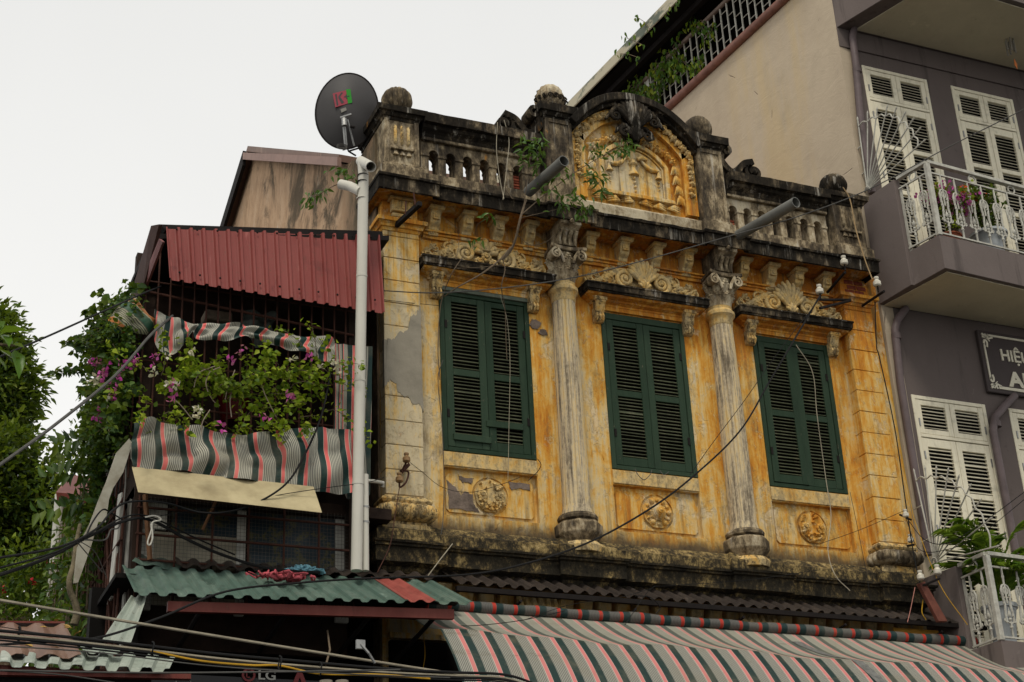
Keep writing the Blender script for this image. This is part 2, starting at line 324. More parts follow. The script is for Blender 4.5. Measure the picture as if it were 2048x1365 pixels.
def leafmat(name, cols, trans=.35, rough=.5):
    g = G(name); ge = g.n('ShaderNodeNewGeometry'); r = ge.outputs['Random Per Island']
    c = g.ramp(r, [(i/(len(cols)-1), c) for i, c in enumerate(cols)])
    c = g.mix(g.math('MULTIPLY', g.ss(g.noise(1.5, 3, .6), .4, .65), .5), c, tuple(v*.5 for v in cols[0]))
    g.col(c).rough(rough)
    tb = g.n('ShaderNodeBsdfTranslucent'); g.set(tb.inputs[0], g.mix(.5, c, (.25, .35, .02)))
    ms = g.n('ShaderNodeMixShader'); ms.inputs[0].default_value = trans
    g.set(ms.inputs[1], g.b.outputs[0]); g.set(ms.inputs[2], tb.outputs[0]); g.set(g.t.nodes['Material Output'].inputs[0], ms.outputs[0])
    return g.m
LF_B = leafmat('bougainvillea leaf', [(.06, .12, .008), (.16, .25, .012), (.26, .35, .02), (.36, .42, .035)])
LF_D = leafmat('dark creeper leaf', [(.012, .035, .006), (.03, .075, .010), (.06, .12, .015), (.15, .20, .03)], .25)  # darker greens than the front bougainvillea leaf
LF_T = leafmat('tree leaf', [(.014, .036, .005), (.035, .075, .008), (.075, .125, .012), (.16, .20, .02)], .3)
LF_F = leafmat('fig leaf', [(.03, .08, .012), (.06, .14, .02), (.09, .18, .03), (.12, .2, .03)], .25, .35)
LF_V = leafmat('roof vine leaf', [(.03, .08, .01), (.06, .14, .02), (.10, .19, .02), (.26, .28, .02)])
LF_H = leafmat('hedge leaf', [(.02, .05, .006), (.06, .12, .012), (.14, .21, .02), (.24, .30, .03)], .25)
LF_P = leafmat('palm leaflet', [(.04, .11, .012), (.10, .21, .02), (.18, .31, .03), (.26, .36, .04)])
FL_P = leafmat('magenta bract', [(.55, .03, .35), (.65, .06, .42), (.72, .15, .5)], .4); FL_W = leafmat('white bract', [(.7, .62, .42), (.75, .7, .55), (.7, .66, .58)], .4)
FL_R = leafmat('red bract', [(.6, .04, .02), (.65, .08, .03)], .3)

# ------------------------------------------------------------------ mesh builder
class MB:
    def __init__(s): s.v = []; s.f = []; s.uv = None
    def add(s, vs, fs):
        o = len(s.v); s.v += [tuple(v) for v in vs]; s.f += [tuple(i+o for i in f) for f in fs]; return s
    def box(s, x0, x1, y0, y1, z0, z1):
        return s.add([(x0,y0,z0),(x1,y0,z0),(x1,y1,z0),(x0,y1,z0),(x0,y0,z1),(x1,y0,z1),(x1,y1,z1),(x0,y1,z1)],
                     [(0,3,2,1),(4,5,6,7),(0,1,5,4),(1,2,6,5),(2,3,7,6),(3,0,4,7)])
    def hexa(s, p):   # 8 points: bottom ring 4, top ring 4
        return s.add(p, [(0,3,2,1),(4,5,6,7),(0,1,5,4),(1,2,6,5),(2,3,7,6),(3,0,4,7)])
    def prism(s, poly, y0, y1):   # polygon of (x,z) extruded in y
        n = len(poly); v = [(x, y0, z) for x, z in poly]+[(x, y1, z) for x, z in poly]
        return s.add(v, [tuple(range(n)), tuple(range(2*n-1, n-1, -1))]+[(i, i+n, (i+1) % n+n, (i+1) % n) for i in range(n)])
    def prismx(s, poly, x0, x1):  # polygon of (y,z) extruded in x
        n = len(poly); v = [(x0, y, z) for y, z in poly]+[(x1, y, z) for y, z in poly]
        return s.add(v, [tuple(range(n-1, -1, -1)), tuple(range(n, 2*n))]+[(i, (i+1) % n, (i+1) % n+n, i+n) for i in range(n)])
    def prismz(s, poly, z0, z1):
        n = len(poly); v = [(x, y, z0) for x, y in poly]+[(x, y, z1) for x, y in poly]
        return s.add(v, [tuple(range(n-1, -1, -1)), tuple(range(n, 2*n))]+[(i, (i+1) % n, (i+1) % n+n, i+n) for i in range(n)])
    def poly3(s, pts, d):         # 3D polygon with thickness vector d
        n = len(pts); d = Vector(d); v = [Vector(p) for p in pts]+[Vector(p)+d for p in pts]
        return s.add(v, [tuple(range(n)), tuple(range(2*n-1, n-1, -1))]+[(i, i+n, (i+1) % n+n, (i+1) % n) for i in range(n)])
    def tube(s, pts, r, seg=6, cap=True, flat=1.0):
        pts = [Vector(p) for p in pts]; n = len(pts); rs = r if isinstance(r, (list, tuple)) else [r]*n
        ref = None; rings = []
        for i, p in enumerate(pts):
            d = (pts[min(i+1, n-1)]-pts[max(i-1, 0)]); d = d.normalized() if d.length > 1e-9 else Vector((0, 0, 1))
            if ref is None: ref = Vector((0, 1, 0)) if abs(d.y) < .9 else Vector((1, 0, 0))
            a = d.cross(ref); a = a.normalized() if a.length > 1e-6 else d.orthogonal().normalized(); b = a.cross(d).normalized()
            ref = b
            rings.append([p+(a*math.cos(2*PI*k/seg)+b*math.sin(2*PI*k/seg)*flat)*rs[i] for k in range(seg)])
        v = [q for rg in rings for q in rg]; f = []
        for i in range(n-1):
            for k in range(seg): f.append((i*seg+k, i*seg+(k+1) % seg, (i+1)*seg+(k+1) % seg, (i+1)*seg+k))
        if cap: f += [tuple(range(seg-1, -1, -1)), tuple(range((n-1)*seg, n*seg))]
        return s.add(v, f)
    def pipe(s, a, b, r, t=.006, seg=16):  # hollow pipe open at b
        a, b = Vector(a), Vector(b); d = (b-a).normalized(); q = d.orthogonal().normalized(); w_ = d.cross(q); v = []; f = []
        for (p, rr) in ((a, r), (b, r), (b, r-t), (a, r-t)):
            v += [p+(q*math.cos(2*PI*k/seg)+w_*math.sin(2*PI*k/seg))*rr for k in range(seg)]
        for i in range(3):
            for k in range(seg): f.append((i*seg+k, i*seg+(k+1) % seg, (i+1)*seg+(k+1) % seg, (i+1)*seg+k))
        f.append(tuple(range(seg-1, -1, -1))); f.append(tuple(range(3*seg, 4*seg)))
        return s.add(v, f)
    def lathe(s, prof, c=(0, 0), seg=24, mod=None, a0=0.0):
        v = []; f = []; n = len(prof)
        for (r, z) in prof:
            for k in range(seg):
                t = 2*PI*k/seg+a0; rr = r*(mod(t, z) if mod else 1); v.append((c[0]+rr*math.cos(t), c[1]+rr*math.sin(t), z))
        for i in range(n-1):
            for k in range(seg): f.append((i*seg+k, i*seg+(k+1) % seg, (i+1)*seg+(k+1) % seg, (i+1)*seg+k))
        f += [tuple(range(seg-1, -1, -1)), tuple(range((n-1)*seg, n*seg))]
        return s.add(v, f)
    def ball(s, c, r, seg=10, sx=1, sy=1, sz=1):
        v = []; f = []; m_ = seg//2
        for i in range(m_+1):
            t = PI*i/m_
            for k in range(seg): v.append((c[0]+r*sx*math.sin(t)*math.cos(2*PI*k/seg), c[1]+r*sy*math.sin(t)*math.sin(2*PI*k/seg), c[2]-r*sz*math.cos(t)))
        for i in range(m_):
            for k in range(seg): f.append((i*seg+k, i*seg+(k+1) % seg, (i+1)*seg+(k+1) % seg, (i+1)*seg+k))
        return s.add(v, f)
    def ribbon(s, pts, th, y0, y1):   # band in the xz plane, th half thickness (scalar or list), depth y0..y1
        n = len(pts); ths = th if isinstance(th, (list, tuple)) else [th]*n; v = []; f = []
        for i, (x, z) in enumerate(pts):
            a = pts[max(i-1, 0)]; b = pts[min(i+1, n-1)]; dx, dz = b[0]-a[0], b[1]-a[1]; l = math.hypot(dx, dz) or 1; nx, nz_ = -dz/l*ths[i], dx/l*ths[i]
            v += [(x-nx, y0, z-nz_), (x+nx, y0, z+nz_), (x+nx, y1, z+nz_), (x-nx, y1, z-nz_)]
        for i in range(n-1):
            for k in range(4): f.append((i*4+k, i*4+(k+1) % 4, (i+1)*4+(k+1) % 4, (i+1)*4+k))
        f += [(3, 2, 1, 0), tuple(range((n-1)*4, n*4))]
        return s.add(v, f)
    def mold(s, path, prof, step=.12, jit=.0022, xs=1.0):
        """profile (offset, z) swept along a plan path (x,y); outward is right of travel turned to -y"""
        P = [Vector((p[0], p[1])) for p in path]; n = len(P); nor = []
        for i in range(n-1):
            d = (P[i+1]-P[i]).normalized(); nor.append(Vector((d.y, -d.x)))
        rings = []
        for i in range(n):
            if i == 0: mt = nor[0]
            elif i == n-1: mt = nor[-1]
            else:
                a, b = nor[i-1], nor[i]; q = a+b; mt = q/max(q.dot(a), .2)
            rings.append((P[i], mt))
            if i < n-1:
                k = int((P[i+1]-P[i]).length/step)
                for j in range(1, k):
                    rings.append((P[i].lerp(P[i+1], j/k), nor[i]))
        m_ = len(prof); v = []; f = []
        for (p, mt) in rings:
            for (o, z) in prof:
                e_ = o+random.uniform(-jit, jit); q = Vector((p.x+mt.x*e_*xs, p.y+mt.y*e_)); v.append((q.x, q.y, z+random.uniform(-jit, jit)))
        for i in range(len(rings)-1):
            for k in range(m_): f.append((i*m_+k, i*m_+(k+1) % m_, (i+1)*m_+(k+1) % m_, (i+1)*m_+k))
        f += [tuple(range(m_-1, -1, -1)), tuple(range((len(rings)-1)*m_, len(rings)*m_))]
        return s.add(v, f)
    def mesh(s, name, smooth=False, bevel=0.0, angle=40):
        me = bpy.data.meshes.new(name); me.from_pydata(s.v, [], s.f)
        if s.uv:
            ul = me.uv_layers.new(name='UVMap'); vi = np.zeros(len(me.loops), dtype=np.int32); me.loops.foreach_get('vertex_index', vi)
            ul.data.foreach_set('uv', np.array(s.uv, dtype=np.float32)[vi].ravel())
        bm = bmesh.new(); bm.from_mesh(me)
        bmesh.ops.recalc_face_normals(bm, faces=bm.faces)
        if bevel:
            ed = [e for e in bm.edges if len(e.link_faces) == 2 and e.calc_face_angle(0) > .5]
            bmesh.ops.bevel(bm, geom=ed, offset=bevel, segments=1, affect='EDGES', profile=.5, clamp_overlap=True)
        bm.to_mesh(me); bm.free()
        if smooth:
            me.polygons.foreach_set('use_smooth', [True]*len(me.polygons))
            try: me.set_sharp_from_angle(angle=math.radians(angle))
            except Exception: pass
        return me

WL = {}
def thing(name, label, cat, loc, group=None):
    o = bpy.data.objects.new(name, None); C.objects.link(o); o.location = loc; o['label'] = label; o['category'] = cat
    if group: o['group'] = group
    o.empty_display_size = .1; WL[o.name] = Vector(loc); return o
def part(name, mb, mat, parent=None, loc=(0, 0, 0), rot=None, smooth=False, bevel=0.0, angle=40, label=None):
    me = mb if isinstance(mb, bpy.types.Mesh) else mb.mesh(name, smooth, bevel, angle)
    if mat is not None and not me.materials: me.materials.append(mat)
    o = bpy.data.objects.new(name, me); C.objects.link(o); loc = Vector(loc)
    if name in ('stem', 'foliage', 'crown', 'side_foliage') or name.endswith('blossom'): o['kind'] = 'stuff'
    if parent is not None: o.parent = parent; o.location = loc-WL[parent.name]
    else: o.location = loc
    if rot: o.rotation_euler = rot
    if label: o['label'] = label
    WL[o.name] = loc; return o
def solo(name, mb, mat, label, cat, group=None, **k):
    """a thing that is one mesh; origin moved to its base"""
    me = mb.mesh(name, k.get('smooth', False), k.get('bevel', 0), k.get('angle', 40)); me.materials.append(mat)
    n = len(me.vertices); a = np.zeros(n*3, dtype=np.float32); me.vertices.foreach_get('co', a); a = a.reshape(-1, 3)
    c = np.array([(a[:, 0].min()+a[:, 0].max())/2, (a[:, 1].min()+a[:, 1].max())/2, a[:, 2].min()]); me.vertices.foreach_set('co', (a-c).ravel().astype(np.float32))
    o = bpy.data.objects.new(name, me); C.objects.link(o); o.location = c; WL[o.name] = Vector(c)
    o['label'] = label; o['category'] = cat
    if group: o['group'] = group
    return o
def struct(name, mb, mat, kind='structure', **k):
    o = part(name, mb, mat, **k); o['kind'] = kind; return o
def cr(pts, n=8):   # Catmull-Rom
    P = [Vector(p) for p in pts]; P = [P[0]*2-P[1]]+P+[P[-1]*2-P[-2]]; o = []
    for i in range(1, len(P)-2):
        for j in range(n):
            t = j/n; a, b, c, d = P[i-1], P[i], P[i+1], P[i+2]
            o.append(.5*((2*b)+(-a+c)*t+(2*a-5*b+4*c-d)*t*t+(-a+3*b-3*c+d)*t**3))
    o.append(P[-2]); return o
def spiral(cx, cz, r, turns, a0, sgn=1, r1=None, n=None, y=0):
    n = n or int(14*turns)+2; r1 = r*.12 if r1 is None else r1
    return [(cx+(r+(r1-r)*(i/(n-1))**.8)*math.cos(a0+sgn*2*PI*turns*i/(n-1)), cz+(r+(r1-r)*(i/(n-1))**.8)*math.sin(a0+sgn*2*PI*turns*i/(n-1))) for i in range(n)]
def xz(pts, y): return [(x, y, z) for x, z in pts]

# ---- leaves: numpy batch. centre, direction, normal, length, width
LEAF = np.array([(0, 0, 0), (.30, -.5, .10), (.30, .5, .10), (.62, -.36, .08), (.62, .36, .08), (1, 0, -.08), (.32, 0, -.03), (.65, 0, -.03)])
LFACE = [(0, 1, 6), (0, 6, 2), (1, 3, 7, 6), (6, 7, 4, 2), (3, 5, 7), (7, 5, 4)]
def leaves(name, P, D, Nn, ln, wd, mat, parent=None, stuff=False, rng=None):
    n = len(P); P = np.asarray(P, float); D = np.asarray(D, float); Nn = np.asarray(Nn, float)
    D /= np.linalg.norm(D, axis=1)[:, None]+1e-9; S = np.cross(Nn, D); S /= np.linalg.norm(S, axis=1)[:, None]+1e-9; Q = np.cross(D, S)
    ln = np.broadcast_to(ln, (n,)); wd = np.broadcast_to(wd, (n,)); V = np.zeros((n, 8, 3))
    for k, (a, b, c) in enumerate(LEAF): V[:, k] = P+D*(a*ln)[:, None]+S*(b*wd)[:, None]+Q*(c*ln)[:, None]
    V = V.reshape(-1, 3); me = bpy.data.meshes.new(name)
    fs = np.array([i for f in LFACE for i in f]); cnt = np.array([len(f) for f in LFACE]); tot = cnt.sum()
    loops = (fs[None, :]+np.arange(n)[:, None]*8).ravel(); c_all = np.tile(cnt, n); st = np.concatenate([[0], np.cumsum(c_all)[:-1]])
    me.vertices.add(len(V)); me.vertices.foreach_set('co', V.ravel().astype(np.float32)); me.loops.add(len(loops)); me.loops.foreach_set('vertex_index', loops.astype(np.int32))
    me.polygons.add(len(c_all)); me.polygons.foreach_set('loop_start', st.astype(np.int32)); me.polygons.foreach_set('loop_total', c_all.astype(np.int32)); me.update(calc_edges=True)
    me.materials.append(mat)
    o = part(name, me, None, parent)
    if stuff: o['kind'] = 'stuff'
    return o
RNG = np.random.default_rng(5)
def rdir(n, down=0.0, flat=0.0):
    d = RNG.normal(size=(n, 3)); d[:, 2] *= (1-flat); d[:, 2] -= down; return d
def unr(n): return RNG.normal(size=(n, 3))

def grid(fn, nu, nv, uvfn=None, th=0.0):
    """sheet from fn(u,v), u,v in 0..1, optional real thickness"""
    mb = MB(); uv = []
    for j in range(nv+1):
        for i in range(nu+1):
            mb.v.append(tuple(fn(i/nu, j/nv))); uv.append(uvfn(i/nu, j/nv) if uvfn else (i/nu, j/nv))
    for j in range(nv):
        for i in range(nu):
            a = j*(nu+1)+i; mb.f.append((a, a+1, a+nu+2, a+nu+1))
    mb.uv = uv; return mb
def corrug(A, B, Cc, D, pitch, amp, nv=3, jit=0.0, trap=.25, duty=.5):
    """corrugated sheet: back edge A->B, front edge Cc->D; ribs run back to front; built as a thin double skin"""
    A, B, Cc, D = map(Vector, (A, B, Cc, D)); Lh = (B-A).length; nr = max(2, int(Lh/pitch)); n = nr*10
    nrm = (B-A).cross(Cc-A).normalized(); 
    if nrm.z < 0: nrm = -nrm
    def w_(u):
        t = (u*nr) % 1.0
        t = abs(2*t-1); return min(1, max(0, (t-(1-duty)+trap)/(2*trap)))
    mb = MB(); ph = [random.uniform(-jit, jit) for _ in range(n+1)]
    for layer in (0, 1):
        for j in range(nv+1):
            for i in range(n+1):
                u = i/n; v = j/nv; p = (A.lerp(B, u)).lerp(Cc.lerp(D, u), v)+nrm*(amp*w_(u)-.0015*layer*2)+nrm*ph[i]*(v)
                p += (Cc-A).normalized()*(ph[i]*1.5 if j == nv else 0)
                mb.v.append(tuple(p))
    N_ = (n+1)*(nv+1)
    for j in range(nv):
        for i in range(n):
            a = j*(n+1)+i; mb.f.append((a, a+1, a+n+2, a+n+1)); mb.f.append((a+N_, a+n+1+N_, a+n+2+N_, a+1+N_))
    for i in range(n):
        a = nv*(n+1)+i; mb.f.append((a, a+1, a+1+N_, a+N_)); mb.f.append((i+1, i, i+N_, i+1+N_))
    return mb
def text_mesh(txt, size, depth=.01, bold=0.0, shear=0):
    cu = bpy.data.curves.new('t', 'FONT'); cu.body = txt; cu.size = size; cu.extrude = depth/2; cu.offset = bold; cu.shear = shear
    o = bpy.data.objects.new('t', cu); C.objects.link(o); dg = bpy.context.evaluated_depsgraph_get(); dg.update()
    me = bpy.data.meshes.new_from_object(o.evaluated_get(dg)); bpy.data.objects.remove(o); me.materials.clear(); return me

# ================================================================== THE YELLOW HOUSE
XL, XR, XC = 4.46, 10.20, 7.345
house = thing('old_shophouse', 'old ochre yellow two storey shophouse with fluted columns, green shutters and mouldy stone cornice', 'house', (7.3, 13.2, 0))
WIN = [(5.08, 6.05), (6.87, 7.84), (8.69, 9.65)]
WZ0, WZ1 = 7.0, 8.73
def cells(xs, zs, dep, back):
    """front surface made of cells with their own depth, with reveals"""
    mb = MB(); nx, nz_ = len(xs)-1, len(zs)-1
    for i in range(nx):
        for j in range(nz_):
            d = dep(i, j); x0, x1, z0, z1 = xs[i], xs[i+1], zs[j], zs[j+1]
            mb.add([(x0, d, z0), (x1, d, z0), (x1, d, z1), (x0, d, z1)], [(0, 1, 2, 3)])
            if i+1 < nx and abs(dep(i+1, j)-d) > 1e-6: e = dep(i+1, j); mb.add([(x1, d, z0), (x1, e, z0), (x1, e, z1), (x1, d, z1)], [(0, 1, 2, 3)])
            if j+1 < nz_ and abs(dep(i, j+1)-d) > 1e-6: e = dep(i, j+1); mb.add([(x0, d, z1), (x1, d, z1), (x1, e, z1), (x0, e, z1)], [(0, 1, 2, 3)])
    x0, x1, z0, z1 = xs[0], xs[-1], zs[0], zs[-1]
    mb.add([(x0, 13, z0), (x1, 13, z0), (x1, back, z0), (x0, back, z0), (x0, 13, z1), (x1, 13, z1), (x1, back, z1), (x0, back, z1)], [(0, 1, 2, 3), (4, 5, 6, 7), (3, 2, 6, 7), (0, 3, 7, 4), (1, 2, 6, 5)])
    return mb
xs = [XL]+[v for w_ in WIN for v in w_]+[XR+.24]; zs = [3.0, 6.36, 6.84, WZ0, WZ1, 9.9]
def dep(i, j):
    if i % 2 == 1 and j == 1: return 13.055
    if i % 2 == 1 and j == 3: return 13.16
    return 13.0
part('front_wall', cells(xs, zs, dep, 13.34), Y1, house)
# side gable wall, seen on the left
part('side_wall', MB().prismx([(13.02, 3), (13.02, 10.42), (13.52, 10.42), (13.97, 10.60), (18.14, 13.19), (19.44, 12.71), (22, 11.2), (22, 3)], 4.44, 4.70), SIDE, house)
def roofslab(y0, z0, y1, z1, x0=4.35, x1=10.3, t=.09):
    return MB().prismx([(y0, z0), (y1, z1), (y1, z1+t), (y0, z0+t)], x0, x1)
roof = part('roof', roofslab(13.97, 10.62, 18.14, 13.21), RBRN, house)
part('roof', roofslab(18.14, 13.21, 21.5, 11.7), RBRN, house)
part('rake_board', MB().prismx([(13.86, 10.60), (18.2, 13.22), (18.2, 13.11), (13.86, 10.49)], 4.30, 4.345), simple('pink brown flashing', (.30, .185, .15), .55, .2, 6, 0), house)
part('rake_board', MB().prismx([(18.2, 13.25), (19.9, 12.56), (19.9, 12.36), (18.2, 13.02)], 4.30, 4.345), IRON, house)
# ---- base cornice with breaks under columns and pilasters
def brk_path(y, br, ends=(4.44, 10.30), back=13.3, segs=((4.40, 4.86), (6.20, 6.66), (8.05, 8.51), (9.78, 10.18))):
    p = [(segs[0][0], back), (segs[0][0], y-br), (segs[0][1], y-br), (segs[0][1], y)]
    for a, b in segs[1:-1]: p += [(a, y), (a, y-br), (b, y-br), (b, y)]
    p += [(segs[-1][0], y), (segs[-1][0], y-br), (segs[-1][1], y-br), (segs[-1][1], back)]
    return p
bp = brk_path(12.94, .05)
part('base_cornice', MB().mold(bp, [(0, 5.70), (.10, 5.70), (.12, 5.75), (.215, 5.77), (.22, 5.90), (.25, 5.905), (.25, 5.925), (.275, 5.93), (.28, 5.95), (.14, 5.975), (.14, 6.09), (.10, 6.11), (.07, 6.14), (.04, 6.17), (.0, 6.2)], .10, .003, .5), MB_, house)
# lower frieze between eave and awning
part('lower_frieze', MB().box(4.5, 10.35, 12.93, 12.998, 5.15, 5.20), Y1, house)
x = 5.02
blk = MB().prismx([(12.998, 5.3), (12.93, 5.32), (12.915, 5.45), (12.88, 5.56), (12.86, 5.66), (12.998, 5.66)], -.068, .068).mesh('lower_bracket', bevel=.008)
k = 0
while x < 10.2:
    part('lower_bracket', blk, trim('lower bracket stucco', .2, .12) if k == 0 else None, house, (x+random.uniform(-.01, .01), 0, random.uniform(-.01, .01))); x += .2; k += 1
for cx in (5.9, 8.25):
    o = MB()
    for i in range(7): o.tube([(cx-.2+i*.065, 12.84, 5.40), (cx-.2+i*.07, 12.76, 5.47), (cx-.2+i*.072, 12.79, 5.56)], [.03, .045, .02], 6)
    part('lower_ornament', o, TR, house, smooth=True)
# ---- pilasters of rusticated blocks
def pilaster(x0, x1, y0, mat, seedz):
    p = part('pilaster', MB().box(x0+.008, x1-.008, y0+.012, 13.1, 6.44, 9.25), mat, house)
    z = 6.46; h = .245; k = 0
    while z < 9.2:
        z1 = min(z+h, 9.245)
        part('block', MB().box(x0+random.uniform(-.002, .002), x1+random.uniform(-.002, .002), y0+random.uniform(-.002, .002), 13.05, z+.004, z1-.004), mat, p, bevel=.004); z = z1
    return p
PL = (4.46, 4.83); PR = (9.86, 10.22)
p1 = pilaster(*PL, 12.86, Y2, 0); p2 = pilaster(*PR, 12.86, Y1, 1)
# grey cement repair on the left pilaster, ragged outline, 6 mm proud
cp = [(4.455, 8.62-.62), (4.50, 8.03), (4.56, 8.02), (4.60, 8.10), (4.68, 8.13), (4.74, 8.30), (4.79, 8.33), (4.835, 8.42), (4.835, 7.32), (4.79, 7.40), (4.74, 7.36), (4.68, 7.46), (4.62, 7.44), (4.56, 7.58), (4.50, 7.60), (4.455, 7.52)]
rr_ = random.Random(9); cq = []
for i, p in enumerate(cp):
    q = cp[(i+1) % len(cp)]
    for j in range(5):
        t = j/5; jx = 0 if (p[0] < 4.46 and q[0] < 4.46) or (p[0] > 4.83 and q[0] > 4.83) else .012; cq.append((p[0]+(q[0]-p[0])*t+rr_.uniform(-jx, jx), p[1]+(q[1]-p[1])*t+rr_.uniform(-jx, jx)*1.3))
part('cement_patch', MB().prism(cq, 12.855, 12.9), CEM, house)
for (a, b), nm in ((PL, 0), (PR, 1)):
    ctr = (a+b)/2
    base = part('pilaster_base', MB().box(a-.06, b+.04, 12.80, 13.1, 6.10, 6.165).box(a-.02, b+.01, 12.83, 13.1, 6.165, 6.20), TRD, house, bevel=.006)
    cxx, cyy = (a+b)/2, 12.99; hb = (b-a)/2+.075
    sq = lambda t: 1/((abs(math.cos(t))**7+abs(math.sin(t))**7)**(1/7))
    lob = MB().lathe([(hb-.06, 6.20), (hb-.01, 6.215), (hb+.03, 6.245), (hb+.04, 6.28), (hb+.025, 6.325), (hb-.02, 6.35), (hb-.08, 6.36)], (cxx, cyy), 224, lambda t, z: sq(t)*(1-.13*(1-abs(math.sin(sq(t)*math.sin(t)*11 if abs(math.cos(t)) > .707 else sq(t)*math.cos(t)*11))**.6)))
    part('gadroon', lob, DK2 if nm else TRD, base, smooth=True)
    part('fillet', MB().mold([(a, 13.05), (a, 12.86), (b, 12.86), (b, 13.05)], [(-.02, 6.36), (.035, 6.36), (.055, 6.375), (.065, 6.395), (.06, 6.415), (.03, 6.43), (.02, 6.445), (-.02, 6.445)]), TRD, base)
    cap = part('pilaster_capital', MB().mold([(a, 13.05), (a, 12.86), (b, 12.86), (b, 13.05)], [(-.02, 9.20), (.01, 9.21), (.02, 9.24), (.035, 9.245), (.04, 9.27), (.055, 9.285), (.075, 9.29), (.075, 9.33), (.0, 9.35), (-.02, 9.35)]), Y1, house)
    part('frieze_block', MB().box(a+.0, b-.0, 12.88, 13.05, 9.35, 9.56), Y1, house)
    if nm == 0:
        fb = MB().box(a+.08, b-.07, 12.80, 12.88, 9.42, 9.54).box(a+.05, b-.04, 12.77, 12.88, 9.54, 9.57).box(a+.09, b-.08, 12.83, 12.88, 9.37, 9.41)
        for i in range(3): fb.box(a+.11+i*.065, a+.145+i*.065, 12.785, 12.80, 9.44, 9.53)
        part('frieze_ornament', fb, TR, house, bevel=.006)
    else:
        for r_ in range(3):
            for q in range(2): part('brick', MB().box(a+.06+q*.13+(r_ % 2)*.03, a+.18+q*.13+(r_ % 2)*.03, 12.872, 12.90, 9.37+r_*.06, 9.42+r_*.06), BRICK, house, bevel=.004)
# ---- engaged columns
COLX = (6.42, 8.275); CY = 12.93
for cx in COLX:
    col = part('column', MB().lathe([(.155, 6.44), (.150, 6.47), (.138, 6.53), (.135, 7.2), (.130, 8.0), (.120, 8.60), (.118, 8.80)], (cx, CY), 120,
               lambda t, z: 1-.085*(abs(math.sin(t*10))**.6 < .45 and 1 or 0)*(1 if 6.55 < z < 8.79 else 0)), COLM, house, smooth=True, angle=25)
    b = part('column_base', MB().lathe([(.14, 6.02), (.225, 6.04), (.235, 6.10), (.20, 6.145), (.17, 6.155)], (cx, CY), 32), TRD, house, smooth=True)
    part('octagonal_torus', MB().lathe([(.15, 6.15), (.175, 6.165), (.235, 6.235), (.240, 6.33), (.215, 6.355), (.16, 6.36)], (cx, CY), 8, None, PI/8), DK2, b, bevel=.006)
    for i in range(8):
        t = -PI/2+(i-3.5)*PI/8*1.0
    part('ring', MB().lathe([(.15, 6.36), (.165, 6.37), (.195, 6.385), (.20, 6.41), (.185, 6.435), (.16, 6.445)], (cx, CY), 32), DK2, b, smooth=True)
    part('neck_ring', MB().lathe([(.12, 8.72), (.128, 8.74), (.128, 8.80), (.14, 8.815), (.158, 8.835), (.158, 8.87), (.14, 8.89), (.13, 8.905), (.135, 8.93), (.12, 8.94)], (cx, CY), 40), TR, col, smooth=True)
    capi = part('capital', MB().lathe([(.115, 8.93), (.115, 9.05), (.125, 9.18), (.16, 9.27)], (cx, CY), 24), CAPM, house, smooth=True)
    lv = MB()
    for row, (n_, z0, z1, r0, r1) in enumerate(((6, 8.94, 9.10, .115, .175), (5, 9.02, 9.22, .13, .20))):
        for i in range(n_):
            t = -PI+PI*(i+.5)/n_
            for q in (-.16, -.08, 0, .08, .16):
                tt = t+q*1.1; s_ = 1-abs(q)*1.6
                lv.tube([(cx+math.cos(tt)*r0, CY+math.sin(tt)*r0, z0), (cx+math.cos(tt)*(r0+.012), CY+math.sin(tt)*(r0+.012), z0+(z1-z0)*.6*s_), (cx+math.cos(tt)*r1*.92, CY+math.sin(tt)*r1*.92, z0+(z1-z0)*s_), (cx+math.cos(tt)*r1, CY+math.sin(tt)*r1, z0+(z1-z0)*(s_-.12))], [.016, .02, .018, .007], 6)
    part('acanthus_leaves', lv, CAPM, capi, smooth=True)
    vo = MB()
    for sx in (-1, 1):
        vo.ribbon(spiral(cx+sx*.14, 9.19, .062, 1.6, PI/2, -sx), .011, CY-.21, CY-.10)
        vo.tube(xz([(cx+sx*.05, 9.10), (cx+sx*.07, 9.17), (cx+sx*.12, 9.25)], CY-.19), [.014, .018, .02], 6)
    part('volute', vo, CAPM, capi, smooth=True, angle=50)
    n_ = 9; ab = [(cx-.20+.40*i/n_, CY-.225+.045*math.sin(PI*i/n_)) for i in range(n_+1)]+[(cx+.16, CY+.1), (cx-.16, CY+.1)]
    part('abacus', MB().prismz(ab, 9.255, 9.30), DK2, capi, bevel=.008)
    co = MB()
    pts = [(CY-.10, 9.30), (CY-.17, 9.32), (CY-.16, 9.40), (CY-.22, 9.47), (CY-.30, 9.50), (CY-.31, 9.56), (CY+.1, 9.57), (CY+.1, 9.30)]
    co.prismx(pts, cx-.115, cx+.115)
    for i in range(4): co.tube([(cx-.09+i*.06, CY-.17, 9.315), (cx-.09+i*.06, CY-.18, 9.40), (cx-.09+i*.06, CY-.24, 9.46)], [.016, .024, .02], 6)
    co.ball((cx, CY-.315, 9.53), .028, 8)
    part('console', co, DK2, house, smooth=True, angle=30)
